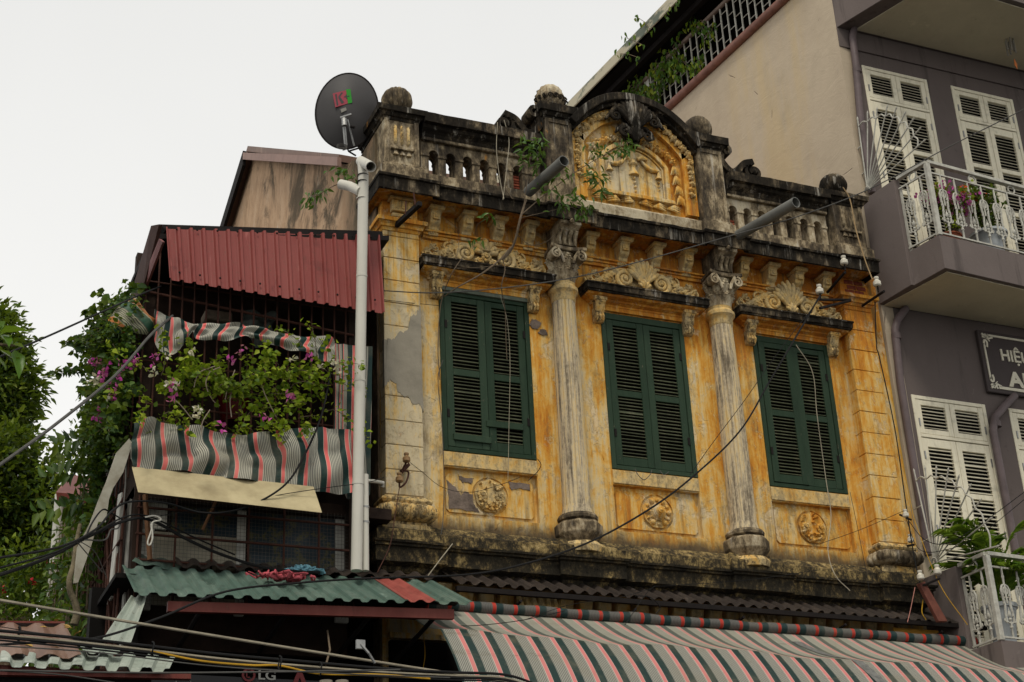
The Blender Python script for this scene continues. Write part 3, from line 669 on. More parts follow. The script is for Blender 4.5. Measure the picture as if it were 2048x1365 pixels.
# ---- architrave, cornice
for a, b in ((4.92, 6.30), (6.56, 8.14), (8.40, 9.80)):
    part('architrave', MB().mold([(a, 13.0), (b, 13.0)], [(-.02, 9.255), (.03, 9.26), (.035, 9.29), (.05, 9.295), (.05, 9.315), (.075, 9.32), (.075, 9.34), (.02, 9.345), (-.02, 9.345)], .08, .002), Y1, house)
cpath = brk_path(12.99, .045, back=13.3, segs=((4.46, 4.84), (6.28, 6.58), (8.12, 8.42), (9.86, 10.09)))
part('cornice', MB().mold(cpath, [(-.02, 9.60), (.30, 9.60), (.325, 9.53), (.345, 9.535), (.35, 9.66), (.375, 9.665), (.38, 9.69), (.34, 9.71), (-.0, 9.76), (-.02, 9.76)], .08, .0035, .36), DK3, house)
part('soffit', MB().mold(cpath, [(-.02, 9.555), (.10, 9.557), (.14, 9.585), (.165, 9.588), (.318, 9.592), (.318, 9.599), (-.02, 9.599)], .08, .0015, .36), Y1, house)
# modillion brackets
def bracket_mesh(kind):
    b = MB()
    b.prismx([(13.0, 9.29), (12.94, 9.29), (12.935, 9.33), (12.92, 9.34), (12.915, 9.37), (12.87, 9.40), (12.845, 9.45), (12.84, 9.50), (12.80, 9.54), (12.80, 9.556), (13.0, 9.556)], -.055, .055)
    b.prismx([(12.99, 9.515), (12.80, 9.52), (12.77, 9.555), (12.99, 9.555)], -.08, .08)
    if kind == 0: b.box(-.032, .032, 12.828, 12.85, 9.43, 9.49)
    if kind == 1:
        for i in range(3): b.box(-.035+i*.026, -.02+i*.026, 12.926, 12.94, 9.30, 9.33)
        b.box(-.036, .036, 12.83, 12.86, 9.425, 9.495); b.box(-.018, .018, 12.82, 12.84, 9.44, 9.48)
    return b.mesh('modillion', bevel=.006)
MM = [bracket_mesh(0), bracket_mesh(1)]
for a, b in ((5.03, 6.06), (6.76, 7.93), (8.62, 9.67)):
    for i in range(4):
        q = part('modillion', MM[(i+int(a)) % 2], TR if not MM[(i+int(a)) % 2].materials else None, house, (a+(b-a)*i/3+random.uniform(-.01, .01), random.uniform(-.006, .006), random.uniform(-.006, .004)))
# ---- window hoods
def fan(o, cx, cz, y, n_, r, spread, w0, w1, a0=PI/2):
    for i in range(n_):
        t = a0+(i-(n_-1)/2)*spread/(n_-1); L_ = r*(1-.22*abs(i-(n_-1)/2)/((n_-1)/2))
        p = [(cx+math.cos(t)*L_*q, y-.03*math.sin(PI*q)-.012*q, cz+math.sin(t)*L_*q) for q in (.12, .45, .8, .97)]
        o.tube(p, [w0, (w0+w1)/2*1.1, w1, w1*.5], 7)
def leafwing(o, x0, z0, x1, z1, y, sgn, n_=6):
    """row of curling lobes climbing from the small outer scroll to the big volute"""
    for i in range(n_):
        t = i/(n_-1); bx = x0+(x1-x0)*t; bz = z0+(z1-z0)*t**1.3; s_ = .035+.05*t
        for q in range(3):
            an = PI/2+sgn*(.9-q*.35)
            o.tube([(bx+q*.012*sgn, y, bz-.02), (bx+math.cos(an)*s_*.6, y-.03, bz+math.sin(an)*s_*.6), (bx+math.cos(an+sgn*.5)*s_*1.15, y-.02, bz+math.sin(an+sgn*.5)*s_*1.1)], [.012, .019+.006*t, .007], 6)
def rosette(o, cx, cz, r, y, n_=7):
    for i in range(n_):
        t = 2*PI*i/n_; o.ball((cx+math.cos(t)*r*.62, y-.008, cz+math.sin(t)*r*.62), r*.36, 8, 1, .6, 1)
    o.tube([(cx+x_, y-.03, cz+z_) for x_, z_ in spiral(0, 0, r*.45, 1.5, 0)], r*.10, 5)
    o.ball((cx, y-.02, cz), r*.22, 8)
for wi, (a, b) in enumerate(WIN):
    cx = (a+b)/2
    hood = part('window_hood', MB().mold([(cx-.60, 13.0), (cx-.60, 12.975), (cx+.60, 12.975), (cx+.60, 13.0)],
        [(-.02, 8.865), (.165, 8.87), (.17, 8.885), (.185, 8.89), (.19, 8.945), (.20, 8.95), (.20, 8.965), (.04, 8.995), (-.02, 8.995)], .07, .003, .62), DK3, house)
    part('hood_moulding', MB().mold([(cx-.60, 13.0), (cx-.60, 12.975), (cx+.60, 12.975), (cx+.60, 13.0)],
        [(-.02, 8.79), (.015, 8.79), (.02, 8.81), (.06, 8.825), (.075, 8.84), (.085, 8.842), (.13, 8.852), (.15, 8.869), (-.02, 8.868)], .07, .002, .62), Y1, hood)
    part('fascia', MB().box(cx-.585, cx+.585, 12.966, 12.9995, 8.745, 8.79), Y1, hood)
    for s_ in (-1, 1):
        bx = cx+s_*.525
        q = MB().prismx([(13.0, 8.59), (12.96, 8.595), (12.93, 8.62), (12.925, 8.66), (12.94, 8.685), (12.925, 8.70), (12.91, 8.73), (12.90, 8.77), (12.875, 8.80), (12.875, 8.85), (13.0, 8.85)], bx-.055, bx+.055)
        q.box(bx-.07, bx+.07, 12.865, 12.99, 8.81, 8.851)
        for i in range(3): q.tube([(bx-.034+i*.034, 12.935, 8.60), (bx-.034+i*.034, 12.915, 8.645), (bx-.034+i*.034, 12.93, 8.69)], [.010, .017, .010], 6)
        part('hood_bracket', q, TRD, hood, bevel=.004)
    # relief above the hood
    y = 12.94; o = MB()
    prof = [(-.70, 8.98), (-.70, 9.03), (-.62, 9.10), (-.5, 9.09), (-.36, 9.16), (-.28, 9.24), (-.16, 9.27), (-.1, 9.30), (.1, 9.30), (.16, 9.27), (.28, 9.24), (.36, 9.16), (.5, 9.09), (.62, 9.10), (.70, 9.03), (.70, 8.98)]
    o.prism([(cx+px*.98, pz-.012) for px, pz in prof], y, 13.0)
    for s_ in (-1, 1):
        o.tube([(p[0], y-.045, p[1]) for p in spiral(cx+s_*.215, 9.11, .115, 2.1, -PI/2-s_*.3, s_, .012)], [.028-.014*i/30 for i in range(31)], 8)
        o.tube([(p[0], y-.02, p[1]) for p in spiral(cx+s_*.215, 9.11, .145, .75, -PI/2-s_*.6, s_, .12)], .016, 6)
        o.ball((cx+s_*.215, y-.05, 9.11), .024, 8)
        o.tube([(p[0], y-.025, p[1]) for p in spiral(cx+s_*.625, 9.055, .055, 1.4, PI, -s_, .01)], [.018-.010*i/21 for i in range(21)], 6)
        o.tube([(p[0], y-.02, p[1]) for p in spiral(cx+s_*.50, 9.045, .035, 1.2, 0, s_, .008)], [.012-.006*i/18 for i in range(18)], 6)
        leafwing(o, cx+s_*.64, 9.0, cx+s_*.34, 9.15, y-.01, s_, 8)
        o.tube([(cx+s_*.68, y-.01, 9.0), (cx+s_*.5, y-.03, 9.005), (cx+s_*.36, y-.03, 9.03), (cx+s_*.30, y-.02, 9.10)], [.012, .02, .024, .012], 6)
        for i in range(5):
            t = i/4; o.tube([(cx+s_*(.36-.12*t), y-.01, 8.99+.02*t), (cx+s_*(.33-.12*t), y-.035, 9.03), (cx+s_*(.30-.10*t), y-.01, 9.06)], [.01, .018, .006], 6)
    for s_ in (-1, 1):
        for (dx, dz, r_) in ((.40, 9.16, .055), (.53, 9.125, .045)):
            o.tube([(p[0], y-.02, p[1]) for p in spiral(cx+s_*dx, dz, r_, 1.3, PI/2, -s_, .008)], [.017-.010*i/19 for i in range(20)], 6)
        for (dx, dz, an) in ((.47, 9.06, 2.2), (.40, 9.06, 1.9), (.33, 9.20, 1.2), (.60, 9.13, 2.4), (.66, 9.09, 2.7)):
            for q in (-.5, 0, .5):
                t_ = (an+q) if s_ > 0 else PI-(an+q); L_ = .085*(1-.25*abs(q))
                o.tube([(cx+s_*dx, y-.01, dz-.02), (cx+s_*dx+math.cos(t_)*L_*.6, y-.04, dz-.02+math.sin(t_)*L_*.6), (cx+s_*dx+math.cos(t_)*L_, y-.015, dz-.02+math.sin(t_)*L_)], [.008, .015, .005], 5)
    if wi == 0:
        rosette(o, cx-.075, 9.04, .055, y-.04); rosette(o, cx+.075, 9.04, .055, y-.04); rosette(o, cx, 9.10, .06, y-.05)
        fan(o, cx, 9.13, y-.02, 7, .19, 2.6, .016, .034)
        for i in range(3): o.tube([(cx-.11+.02*i, y-.05, 9.19+i*.02), (cx, y-.075, 9.165+i*.02), (cx+.11-.02*i, y-.05, 9.19+i*.02)], [.01, .016, .01], 6)
    else:
        fan(o, cx, 9.06, y-.03, 9, .33 if wi == 1 else .36, 1.7, .012, .034)
        rosette(o, cx, 9.03, .07, y-.04)
        fan(o, cx, 9.0, y-.05, 5, .13, 1.6, .01, .02)
    part('pediment_ornament', o, TR, hood, smooth=True, angle=60)
# ---- relief panels with medallions below the windows
for wi, (a, b) in enumerate(WIN):
    cx = (a+b)/2; cz = 6.60; y = 13.055; x0, x1, z0, z1 = a+.035, b-.035, 6.405, 6.79; R_ = .185
    # raised plate with a round hole, built from two halves
    for s_ in (-1, 1):
        ex = x0 if s_ < 0 else x1
        arc = [(cx+s_*R_*math.sin(t)*(1), cz+R_*math.cos(t)) for t in [PI*i/16 for i in range(17)]]
        arc = [(px, min(max(pz, z0), z1)) for px, pz in arc]
        poly = [(cx, z1), (ex-s_*.03, z1), (ex, z1-.03), (ex, z0+.03), (ex-s_*.03, z0), (cx, z0)]
        pl = [(cx+s_*.012, z1), (ex-s_*.03, z1), (ex, z1-.03), (ex, z0+.03), (ex-s_*.03, z0), (cx+s_*.012, z0)]+[p for p in reversed(arc) if abs(p[0]-cx) > .012]
        part('relief_panel', MB().prism(pl, y-.018, y+.001), Y1, house, bevel=.003)
    o = MB()
    # dished disc
    prof = [(.005, .0), (.15, .0), (.163, -.012), (.163, -.025), (.15, -.03), (.005, -.032)]
    n_ = 40
    for i, (r_, dy) in enumerate(prof[:-1]):
        pass
    disc = [(cx+.158*math.cos(2*PI*i/n_)*(1+.03*math.sin(9*2*PI*i/n_)), cz+.162*math.sin(2*PI*i/n_)*(1+.03*math.sin(9*2*PI*i/n_))) for i in range(n_)]
    o.prism(disc, y-.03, y+.001); rr = random.Random(wi)
    if wi == 1:
        for i in range(12):
            t = 2*PI*i/12; o.ball((cx+math.cos(t)*.125, y-.035, cz+math.sin(t)*.125), .020 if i % 2 else .03, 8)
        for k_ in range(5): o.tube([(cx+math.cos(t)*(.075-.013*k_), y-.04-.016*k_, cz+math.sin(t)*(.075-.013*k_)) for t in [2*PI*i/18 for i in range(19)]], .014, 6)
        o.ball((cx, y-.11, cz), .022, 8)
        for i in range(10):
            t = 2*PI*i/10; o.tube([(cx+math.cos(t)*.09, y-.03, cz+math.sin(t)*.09), (cx+math.cos(t)*.06, y-.06, cz+math.sin(t)*.06)], [.016, .01], 5)
    else:
        for s_ in (-1, 1):
            rosette(o, cx+s_*.09, cz+.0, .055, y-.035, 8)
        for i in range(46):
            t = rr.uniform(0, 2*PI); q = .05+.10*rr.random()**.6; px, pz = cx+math.cos(t)*q, cz+math.sin(t)*q
            if abs(pz-cz) < .05 and abs(px-cx) > .03: continue
            d = rr.uniform(0, 6.28); l = rr.uniform(.012, .03)
            o.tube([(px-math.cos(d)*l, y-.03, pz-math.sin(d)*l), (px, y-.055, pz), (px+math.cos(d+.8)*l, y-.03, pz+math.sin(d+.8)*l)], [.006, .014, .005], 6)
        for i in range(9):
            t = PI+PI*i/8; o.ball((cx+math.cos(t)*.125, y-.04, cz+math.sin(t)*.13), .018, 7)
    part('medallion', o, TR if wi == 0 else Y1, house, smooth=True, angle=50)
# flaked render plates on the first panel (pieces of the old skin still standing)
rr = random.Random(3)
GREYM = simple('grey mauve scratch coat', (.20, .155, .125), .95, .5, 9, .01)
def ragged(pts, amp, k=5):
    o = []
    for i, p in enumerate(pts):
        q = pts[(i+1) % len(pts)]
        for j in range(k): t = j/k; o.append((p[0]+(q[0]-p[0])*t+rr.uniform(-amp, amp), p[1]+(q[1]-p[1])*t+rr.uniform(-amp, amp)))
    return o
part('scratch_coat', MB().prism(ragged([(5.125, 6.72), (5.20, 6.66), (5.26, 6.58), (5.30, 6.62), (5.38, 6.60), (5.385, 6.50), (5.44, 6.43), (5.14, 6.44)], .008), 13.030, 13.04), GREYM, house)
part('scratch_coat', MB().prism(ragged([(5.24, 6.765), (5.40, 6.765), (5.37, 6.70), (5.33, 6.72), (5.28, 6.71)], .007), 13.030, 13.04), GREYM, house)
part('scratch_coat', MB().prism(ragged([(5.76, 6.765), (5.98, 6.765), (5.98, 6.70), (5.86, 6.71), (5.78, 6.68)], .007), 13.030, 13.04), GREYM, house)
for (px, pz, s_) in ((6.12, 8.47, .06), (6.2, 8.40, .05)):
    pl = [(px+math.cos(t)*s_*rr.uniform(.6, 1.3), pz+math.sin(t)*s_*rr.uniform(.5, 1.)) for t in [2*PI*i/9 for i in range(9)]]
    part('plaster_flake', MB().prism(ragged(pl, .008, 3), 12.987, 13.001), GREYM, house)
# ---- louvred shutters
slat_cache = {}
def slat(w_, t_, dpt, mat, ang=38):
    key = (round(w_, 3), t_, dpt, mat.name)
    if key not in slat_cache:
        a = math.radians(ang); c_, s_ = math.cos(a), math.sin(a); b = MB(); q = []
        for (dy, dz) in ((-dpt, -t_), (dpt, -t_), (dpt, t_), (-dpt, t_)):
            q.append((dy*c_-dz*s_, dy*s_+dz*c_))
        b.prismx(q, -w_/2, w_/2); me = b.mesh('slat'); me.materials.append(mat); slat_cache[key] = me
    return slat_cache[key]
def leaf(name, parent, x0, x1, y, z0, z1, secs, stile, mat, smat, pitch, th=.035, ind=True, dpt=.016, top=.06, bot=.06, handle=True):
    """one shutter leaf: stiles, rails and slats. secs = list of (z0,z1) louvred openings"""
    f = MB().box(x0, x0+stile, y, y+th, z0, z1).box(x1-stile, x1, y, y+th, z0, z1)
    zz = [z0]+[v for s_ in secs for v in s_]+[z1]
    for i in range(0, len(zz), 2): f.box(x0+stile, x1-stile, y+.003, y+th-.003, zz[i], zz[i+1])
    lf = part(name, f, mat, parent, bevel=.003)
    me = slat(x1-x0-2*stile+.006, .003, dpt, smat)
    for (a, b) in secs:
        n_ = max(2, round((b-a)/pitch)); allm = MB()
        for i in range(n_):
            z = a+(i+.5)*(b-a)/n_
            if ind: part('slat', me, None, lf, ((x0+x1)/2, y+th/2+random.uniform(-.001, .001), z+random.uniform(-.0015, .0015)), (random.uniform(-.10, .10)+(random.choice((-.5, .4)) if random.random() < .03 else 0), random.uniform(-.008, .008), 0))
            else:
                for v in me.vertices: pass
                o_ = len(allm.v); allm.v += [(v.co.x+(x0+x1)/2, v.co.y+y+th/2, v.co.z+z) for v in me.vertices]; allm.f += [tuple(k+o_ for k in p.vertices) for p in me.polygons]
        if not ind: q = part('slats', allm, smat, lf); q['kind'] = 'stuff'
    return lf
for wi, (a, b) in enumerate(WIN):
    y = 12.985; fr = .05
    part('window_frame', MB().box(a, a+fr, y, 13.10, WZ0, WZ1).box(b-fr, b, y, 13.10, WZ0, WZ1).box(a+fr, b-fr, y+.002, 13.10, WZ1-.07, WZ1).box(a+fr, b-fr, y+.002, 13.10, WZ0, WZ0+.045), GREEN, house, bevel=.004)
    part('room_shade_sheet', MB().box(a+fr, b-fr, 13.10, 13.15, WZ0, WZ1), DARK, house)  # backing sheet behind the slats, the room's darkness put into its colour
    cx = (a+b)/2; z0, z1 = WZ0+.05, WZ1-.075
    for s_ in (-1, 1):
        x0, x1 = (a+fr+.004, cx-.003) if s_ < 0 else (cx+.003, b-fr-.004)
        yy = y+.005+(.006 if s_ > 0 else 0)-(.012 if wi == 2 and s_ < 0 else 0)
        lf = leaf('shutter', house, x0, x1, yy, z0, z1, [(z0+.09, 7.80), (7.87, z1-.06)], .075, GREEN, SLAT, .0375)
        hx = x0+.01 if s_ < 0 else x1-.01
        for zz in (8.30, 7.35): part('hinge', MB().box(hx-.012, hx+.012, yy-.008, yy, zz, zz+.08), IRON, lf)
        if wi == 0:
            zc = 7.17 if s_ < 0 else 7.28
            part('board', MB().box(x0+.02, x1-.02, yy-.018, yy-.001, zc-.03, zc+.035), GREEN, lf, rot=(0, random.uniform(-.01, .01), 0), bevel=.003)
part('lintel', MB().box(WIN[0][0]-.02, WIN[0][1]+.0, 12.965, 12.998, 8.70, 8.742), wood('bare weathered lintel', (.10, .12, .09), (.20, .21, .16)), house, bevel=.004)
# sills, slightly proud, cream
for a, b in WIN: part('sill', MB().box(a-.0, b+.0, 12.985, 13.0, 6.85, 6.99), TR, house, bevel=.004)
# ---- parapet
def pier(x0, x1, z1, zc, yb=13.2, label=None):
    p = part('parapet_pier', MB().box(x0, x1, 12.79, yb, 9.93, z1).box(x0-.05, x1+.045, 12.72, yb+.02, 9.76, 9.90).box(x0-.03, x1+.03, 12.75, yb, 9.90, 9.94), DK2, house, bevel=.008)
    pt = [(x0, yb), (x0, 12.79), (x1, 12.79), (x1, yb)]
    part('pier_cap', MB().mold(pt, [(-.1, z1-.03), (.01, z1-.03), (.015, z1), (.03, z1+.005), (.05, z1+.04), (.075, z1+.045), (.08, zc-.005), (.0, zc+.012), (-.16, zc+.014)], .1, .002), DK3, p)
    # raised edge strips on the front face
    return p
pa = pier(4.46, 4.83, 10.49, 10.60, 13.5)
pb = pier(6.27, 6.58, 10.88, 11.02)
pc = pier(8.12, 8.43, 10.88, 11.02)
pd = pier(9.84, 10.24, 10.49, 10.60, 13.2)
for p, x0, x1 in ((pa, 4.46, 4.83), (pd, 9.84, 10.24)):
    for q_ in (x0, x1-.05): part('edge_strip', MB().box(q_, q_+.05, 12.772, 12.79, 9.95, 10.47), DK2, p, bevel=.004)
    for i in range(3):
        xx = x0+.115+i*.07; part('reed', MB().tube([(xx, 12.785, 10.40), (xx, 12.775, 10.38), (xx, 12.775, 10.20), (xx, 12.785, 10.18)], [.008, .017, .017, .008], 8), (TRD if p is pa else DK2), p, smooth=True)
        part('gutta', MB().hexa([(xx-.026, 12.755, 10.045), (xx+.026, 12.755, 10.045), (xx+.026, 12.79, 10.045), (xx-.026, 12.79, 10.045), (xx-.012, 12.775, 10.10), (xx+.012, 12.775, 10.10), (xx+.012, 12.79, 10.10), (xx-.012, 12.79, 10.10)]), DK2, p)
    part('ledge', MB().box(x0+.06, x1-.06, 12.75, 12.79, 10.105, 10.135), DK2, p, bevel=.004)
for p, x0, x1 in ((pb, 6.27, 6.58), (pc, 8.12, 8.43)):
    for q_ in (x0, x1-.04): part('edge_strip', MB().box(q_, q_+.04, 12.775, 12.79, 9.95, 10.86), DK2, p, bevel=.004)
    part('edge_strip', MB().box(x0+.04, x1-.04, 12.775, 12.79, 10.81, 10.86), DK2, p, bevel=.004)
# finials
fy = 12.98
BALL = plaster_dark('brown stone ball', .05, .05)
def finial(p, cx, cz, r, mod, seg=160, mat=DK2, sz=1.0):
    pr = [(r*math.sin(t), cz-r*sz*math.cos(t)) for t in [PI*i/22 for i in range(1, 22)]]
    f = part('finial', MB().lathe(pr, (cx, fy), seg, mod), mat, p, smooth=True, angle=70)
    part('finial_neck', MB().lathe([(.11, cz-r*sz-.05), (.10, cz-r*sz-.01), (.07, cz-r*sz+.02), (.06, cz-r*sz+.05)], (cx, fy), 20), DK2, p, smooth=True)
finial(pa, 4.67, 10.83, .165, lambda t, z: 1-.22*(1-abs(math.sin(t*7))**.7), sz=.93, mat=BALL)
finial(pd, 10.05, 10.83, .165, lambda t, z: 1-.14*(1-abs(math.sin(t*7))**.7), mat=DK3, sz=.93)
finial(pc, 8.29, 11.24, .165, lambda t, z: 1-.07*(.5+.5*math.sin(t*12+7*math.sin(z*9+math.sin(2*t)*1.4))), sz=1.0, mat=BALL)
finial(pb, 6.44, 11.24, .165, lambda t, z: 1-.09*(.5+.5*math.sin(t*9+6*math.sin(z*20)))-.05*math.sin(z*60)*math.sin(t*12), sz=1.08)
o = MB()
for i in range(9):
    t = -PI+PI*i/8; o.tube([(6.44+math.cos(t)*.16+p[0]*1.0*math.sin(t+PI)*.0+p[0], fy+math.sin(t)*.165, 11.20+p[1]) for p in spiral(0, 0, .036, 1.3, 0)], .010, 5)
part('curls', o, DK3, pb, smooth=True)
# balustrade panels
def balustrade(x0, x1, slots, mat, front=12.87, back=13.06):
    zt, zs_, zb = 10.34, 10.19, 9.90; hw = .052
    poly = [(x0, zt)]; poly.append((x0, zs_))
    for s_ in slots:
        for i in range(9): t = PI-PI*i/8; poly.append((s_+hw*math.cos(t), zs_+hw*math.sin(t)))
    poly.append((x1, zs_)); poly.append((x1, zt))
    pp = part('balustrade', MB().prism(poly, front, back), mat, house)
    ed = [x0]+[v for s_ in slots for v in (s_-hw, s_+hw)]+[x1]
    for i in range(0, len(ed), 2):
        a, b = ed[i], ed[i+1]
        if b-a < .02: continue
        part('baluster', MB().box(a, b, front, back, zb, zs_).box(a-.006, b+.006, front-.012, back+.006, zs_-.035, zs_-.004).box(a-.004, b+.004, front-.008, back+.004, zb, zb+.04), mat, pp, bevel=.005)
    part('frame_rail', MB().box(x0, x1, front-.05, front, 10.325, 10.36).box(x0, x1, front-.09, back+.04, 9.76, 9.90), DK2, pp, bevel=.006)
balustrade(4.88, 6.22, [5.02+.1875*i for i in range(6)], DK2)
balustrade(8.48, 9.79, [8.56+.185*i for i in range(7)], plaster_dark('balustrade stucco with ochre', .13, .3))
for a, b in ((4.88, 6.22), (8.48, 9.79)):
    part('coping', MB().mold([(a, 12.86), (b, 12.86)], [(-.24, 10.36), (.03, 10.36), (.04, 10.40), (.06, 10.42), (.09, 10.44), (.10, 10.475), (.15, 10.48), (.155, 10.585), (.0, 10.605), (-.28, 10.60), (-.28, 10.48), (-.24, 10.47)], .1, .0035), DK3, house)
# infill bricks behind the opening near the left tall pier and the first of the right bay
for (bx, n_) in ((5.96, 8), (8.56, 6)):
    for i in range(n_): part('broken_brick', MB().box(bx-.045, bx+.04, 12.93, 13.03, 9.90+i*.033, 9.925+i*.033), BRICK if i % 2 else TERRA, house, rot=None, bevel=.003)
# tall-pier side scrolls
def sscroll(s_, x0, px):
    """snail at x0 on the coping, S to the pier side at px"""
    o = MB(); y0, y1 = 12.83, 12.99
    sp1 = spiral(x0, 10.72, .13, 1.35, PI/2, -s_ if False else s_, .03)
    sn = [(x0+(q[0]-x0), q[1]) for q in sp1]
    body = list(reversed(sn))
    top = cr([(x0, 0, 10.85), (x0-s_*.13, 0, 10.80), (x0-s_*.24, 0, 10.67), (x0-s_*.33, 0, 10.68), (px+s_*.03, 0, 10.80), (px+s_*.05, 0, 10.92)], 5)
    o.ribbon([(p.x, p.z) for p in [Vector((q[0], 0, q[1])) for q in body]], .020, y0, y1)
    o.ribbon([(p.x, p.z) for p in top], .035, y0-.01, y1+.01)
    o.ribbon([(x, z) for x, z in spiral(px+s_*.10, 10.93, .075, 1.1, PI if s_ > 0 else 0, -s_, .03)], .022, y0-.02, y1+.02)
    o.prism([(x0+s_*.0, 10.60), (x0-s_*.30, 10.60), (px+s_*.0, 10.60), (px, 10.78), (x0-s_*.30, 10.66), (x0-s_*.2, 10.70), (x0-s_*.1, 10.78), (x0, 10.80)][::1], y0+.04, y1-.03)
    o.ball((x0, y0, 10.72), .035, 8, 1, .7, 1)
    for i in range(6): o.ball((x0-s_*(.03+.045*i), y0, 10.80-.022*i), .014, 6)
    part('scroll', o, DK3, house, smooth=True, angle=50)
sscroll(-1, 5.82, 6.27); sscroll(1, 8.88, 8.43)
# ---- central pediment
px0, px1 = 6.60, 8.10; pcx = 7.35
def arcz(x, z0, h, hw): return z0+h*math.sqrt(max(0, 1-((x-pcx)/hw)**2*.985))-h*math.sqrt(.015)*0
def arc(hw, z0, h, n_=24): return [(pcx-hw+2*hw*i/n_, z0+h*(1-(abs(-1+2*i/n_))**2.3)) for i in range(n_+1)]
outer = arc(.78, 10.86, .46); 
YP = plaster_yellow('washed pediment plaster', .36)
YQ = plaster_yellow('very washed relief plaster', .55)
part('pediment_wall', MB().prism([(px0-.02, 9.74), (px1+.02, 9.74)]+[(x, z) for x, z in reversed(arc(.77, 10.84, .44))], 12.90, 13.16), YP, house)
part('arch_cornice', MB().ribbon([(x, z-.02) for x, z in outer], .045, 12.70, 13.2).ribbon([(x, z-.075) for x, z in arc(.76, 10.86, .45)], .022, 12.77, 12.95), DK3, house, bevel=.006)
part('pediment_plinth', MB().mold([(px0-.03, 12.90), (px1+.03, 12.90)], [(-.02, 9.76), (.12, 9.76), (.13, 9.90), (.10, 9.93), (.03, 9.96), (-.02, 9.97)], .1, .003), plaster_dark('plinth stucco', .17, .2), house)
# raised surround band (frieze of leaves sits on it): outer ring minus inner recess
inn = arc(.60, 10.70, .36)
band = [(x, z) for x, z in arc(.745, 10.80, .42)]
bo = MB()
for i in range(len(inn)-1):
    a, b, c_, d = inn[i], inn[i+1], band[i+1], band[i]
    bo.add([(a[0], 12.84, a[1]), (b[0], 12.84, b[1]), (c_[0], 12.84, c_[1]), (d[0], 12.84, d[1]), (a[0], 12.90, a[1]), (b[0], 12.90, b[1]), (c_[0], 12.90, c_[1]), (d[0], 12.90, d[1])],
           [(0, 1, 2, 3), (0, 4, 5, 1), (3, 2, 6, 7)])
for s_ in (-1, 1): bo.box(min(pcx+s_*.745, pcx+s_*.60), max(pcx+s_*.745, pcx+s_*.60), 12.84, 12.90, 10.0, 10.78)
part('pediment_band', bo, YP, house)
# inner segmental frame
fi = arc(.40, 10.56, .22, 16)
part('panel_frame', MB().ribbon([(pcx-.40, 10.12), (pcx-.40, 10.56)]+fi[1:-1]+[(pcx+.40, 10.56), (pcx+.40, 10.12)], .024, 12.85, 12.90)
     .ribbon([(pcx-.46, 10.12), (pcx+.46, 10.12)], .022, 12.83, 12.90).ribbon([(pcx-.36, 10.16), (pcx-.36, 10.54)]+arc(.36, 10.54, .20, 16)[1:-1]+[(pcx+.36, 10.54), (pcx+.36, 10.16)], .010, 12.875, 12.90), YQ, house, bevel=.004)
part('tablet', MB().prism([(pcx-.345, 10.17), (pcx+.345, 10.17), (pcx+.345, 10.53)]+[(x, z) for x, z in reversed(arc(.34, 10.53, .19, 16))], 12.888, 12.899), plaster_yellow('washed tablet plaster', .70), house)
# leaf clusters on the band and beside the frame
o = MB(); rr = random.Random(11)
def cluster(o, cx, cz, y, s_, n_=5, big=1.0):
    a = rr.uniform(0, 6.28)
    for i in range(n_):
        t = a+2*PI*i/n_+rr.uniform(-.3, .3); l = s_*rr.uniform(.7, 1.2)
        o.tube([(cx, y, cz), (cx+math.cos(t)*l*.55, y-.035, cz+math.sin(t)*l*.55), (cx+math.cos(t)*l, y-.01, cz+math.sin(t)*l)], [.010, .024*big, .008], 6, True, .9)
    o.ball((cx, y-.03, cz), .02*big, 7)
mid = arc(.675, 10.77, .37)
for i, (x, z) in enumerate(mid):
    if 9 < i < 15: continue
    cluster(o, x, z+rr.uniform(-.015, .015), 12.84, .05, 5)
for s_ in (-1, 1):
    for j in range(8): cluster(o, pcx+s_*(.685+rr.uniform(-.015, .015)), 10.74-j*.07, 12.84, .035+.01*(j % 2), 4, .8)
part('leaf_frieze', o, TR, house, smooth=True, angle=60)
o = MB()
for s_ in (-1, 1):
    # hanging bell husks beside the frame
    for j in range(4):
        zt = 10.62-j*.125; xx = pcx+s_*(.505+.012*j)
        for q in range(5): o.tube([(xx, 12.875, zt), (xx+(q-2)*.014, 12.845, zt-.07), (xx+(q-2)*.026, 12.86, zt-.12-.01*abs(q-2))], [.008, .017, .006], 6)
    # garland sloping up along the frame
    for j in range(6):
        t = j/5; xx = pcx+s_*(.50-.33*t); zz = 10.66+.16*math.sin(t*PI/2); cluster(o, xx, zz, 12.875, .055, 4, .9)
    # swags inside
    sw = [(pcx+s_*(.09+.22*t), 10.60-.055*math.sin(PI*t)-.09*t) for t in [i/9 for i in range(10)]]
    o.tube(xz(sw, 12.865), [.012, .018, .022, .026, .027, .027, .025, .022, .018, .012], 7)
    o.tube(xz([(pcx+s_*.05, 10.60), (pcx+s_*.10, 10.63), (pcx+s_*.17, 10.62)], 12.86), [.02, .035, .015], 7)
    for q in range(3): o.ball((pcx+s_*.30, 12.875, 10.36-q*.045), .015-.002*q, 7)
    o.tube(xz([(pcx+s_*.30, 10.50), (pcx+s_*.30, 10.44), (pcx+s_*.30, 10.40)], 12.87), [.010, .022, .040], 7)
    # bottom leaves
    for (xa, l_, zz) in ((.03, .16, 10.06), (.20, .15, 10.045), (.37, .16, 10.05)):
        for q in range(3):
            z_ = zz+.018*(q-1); o.tube([(pcx+s_*xa, 12.875, zz), (pcx+s_*(xa+l_*.45), 12.85, z_+.012*math.sin(q)), (pcx+s_*(xa+l_), 12.87, zz+.028*(q-1))], [.008, .017, .005], 6)
for q in range(4): o.ball((pcx, 12.87, 10.36-q*.055), .019-.001*q, 8)
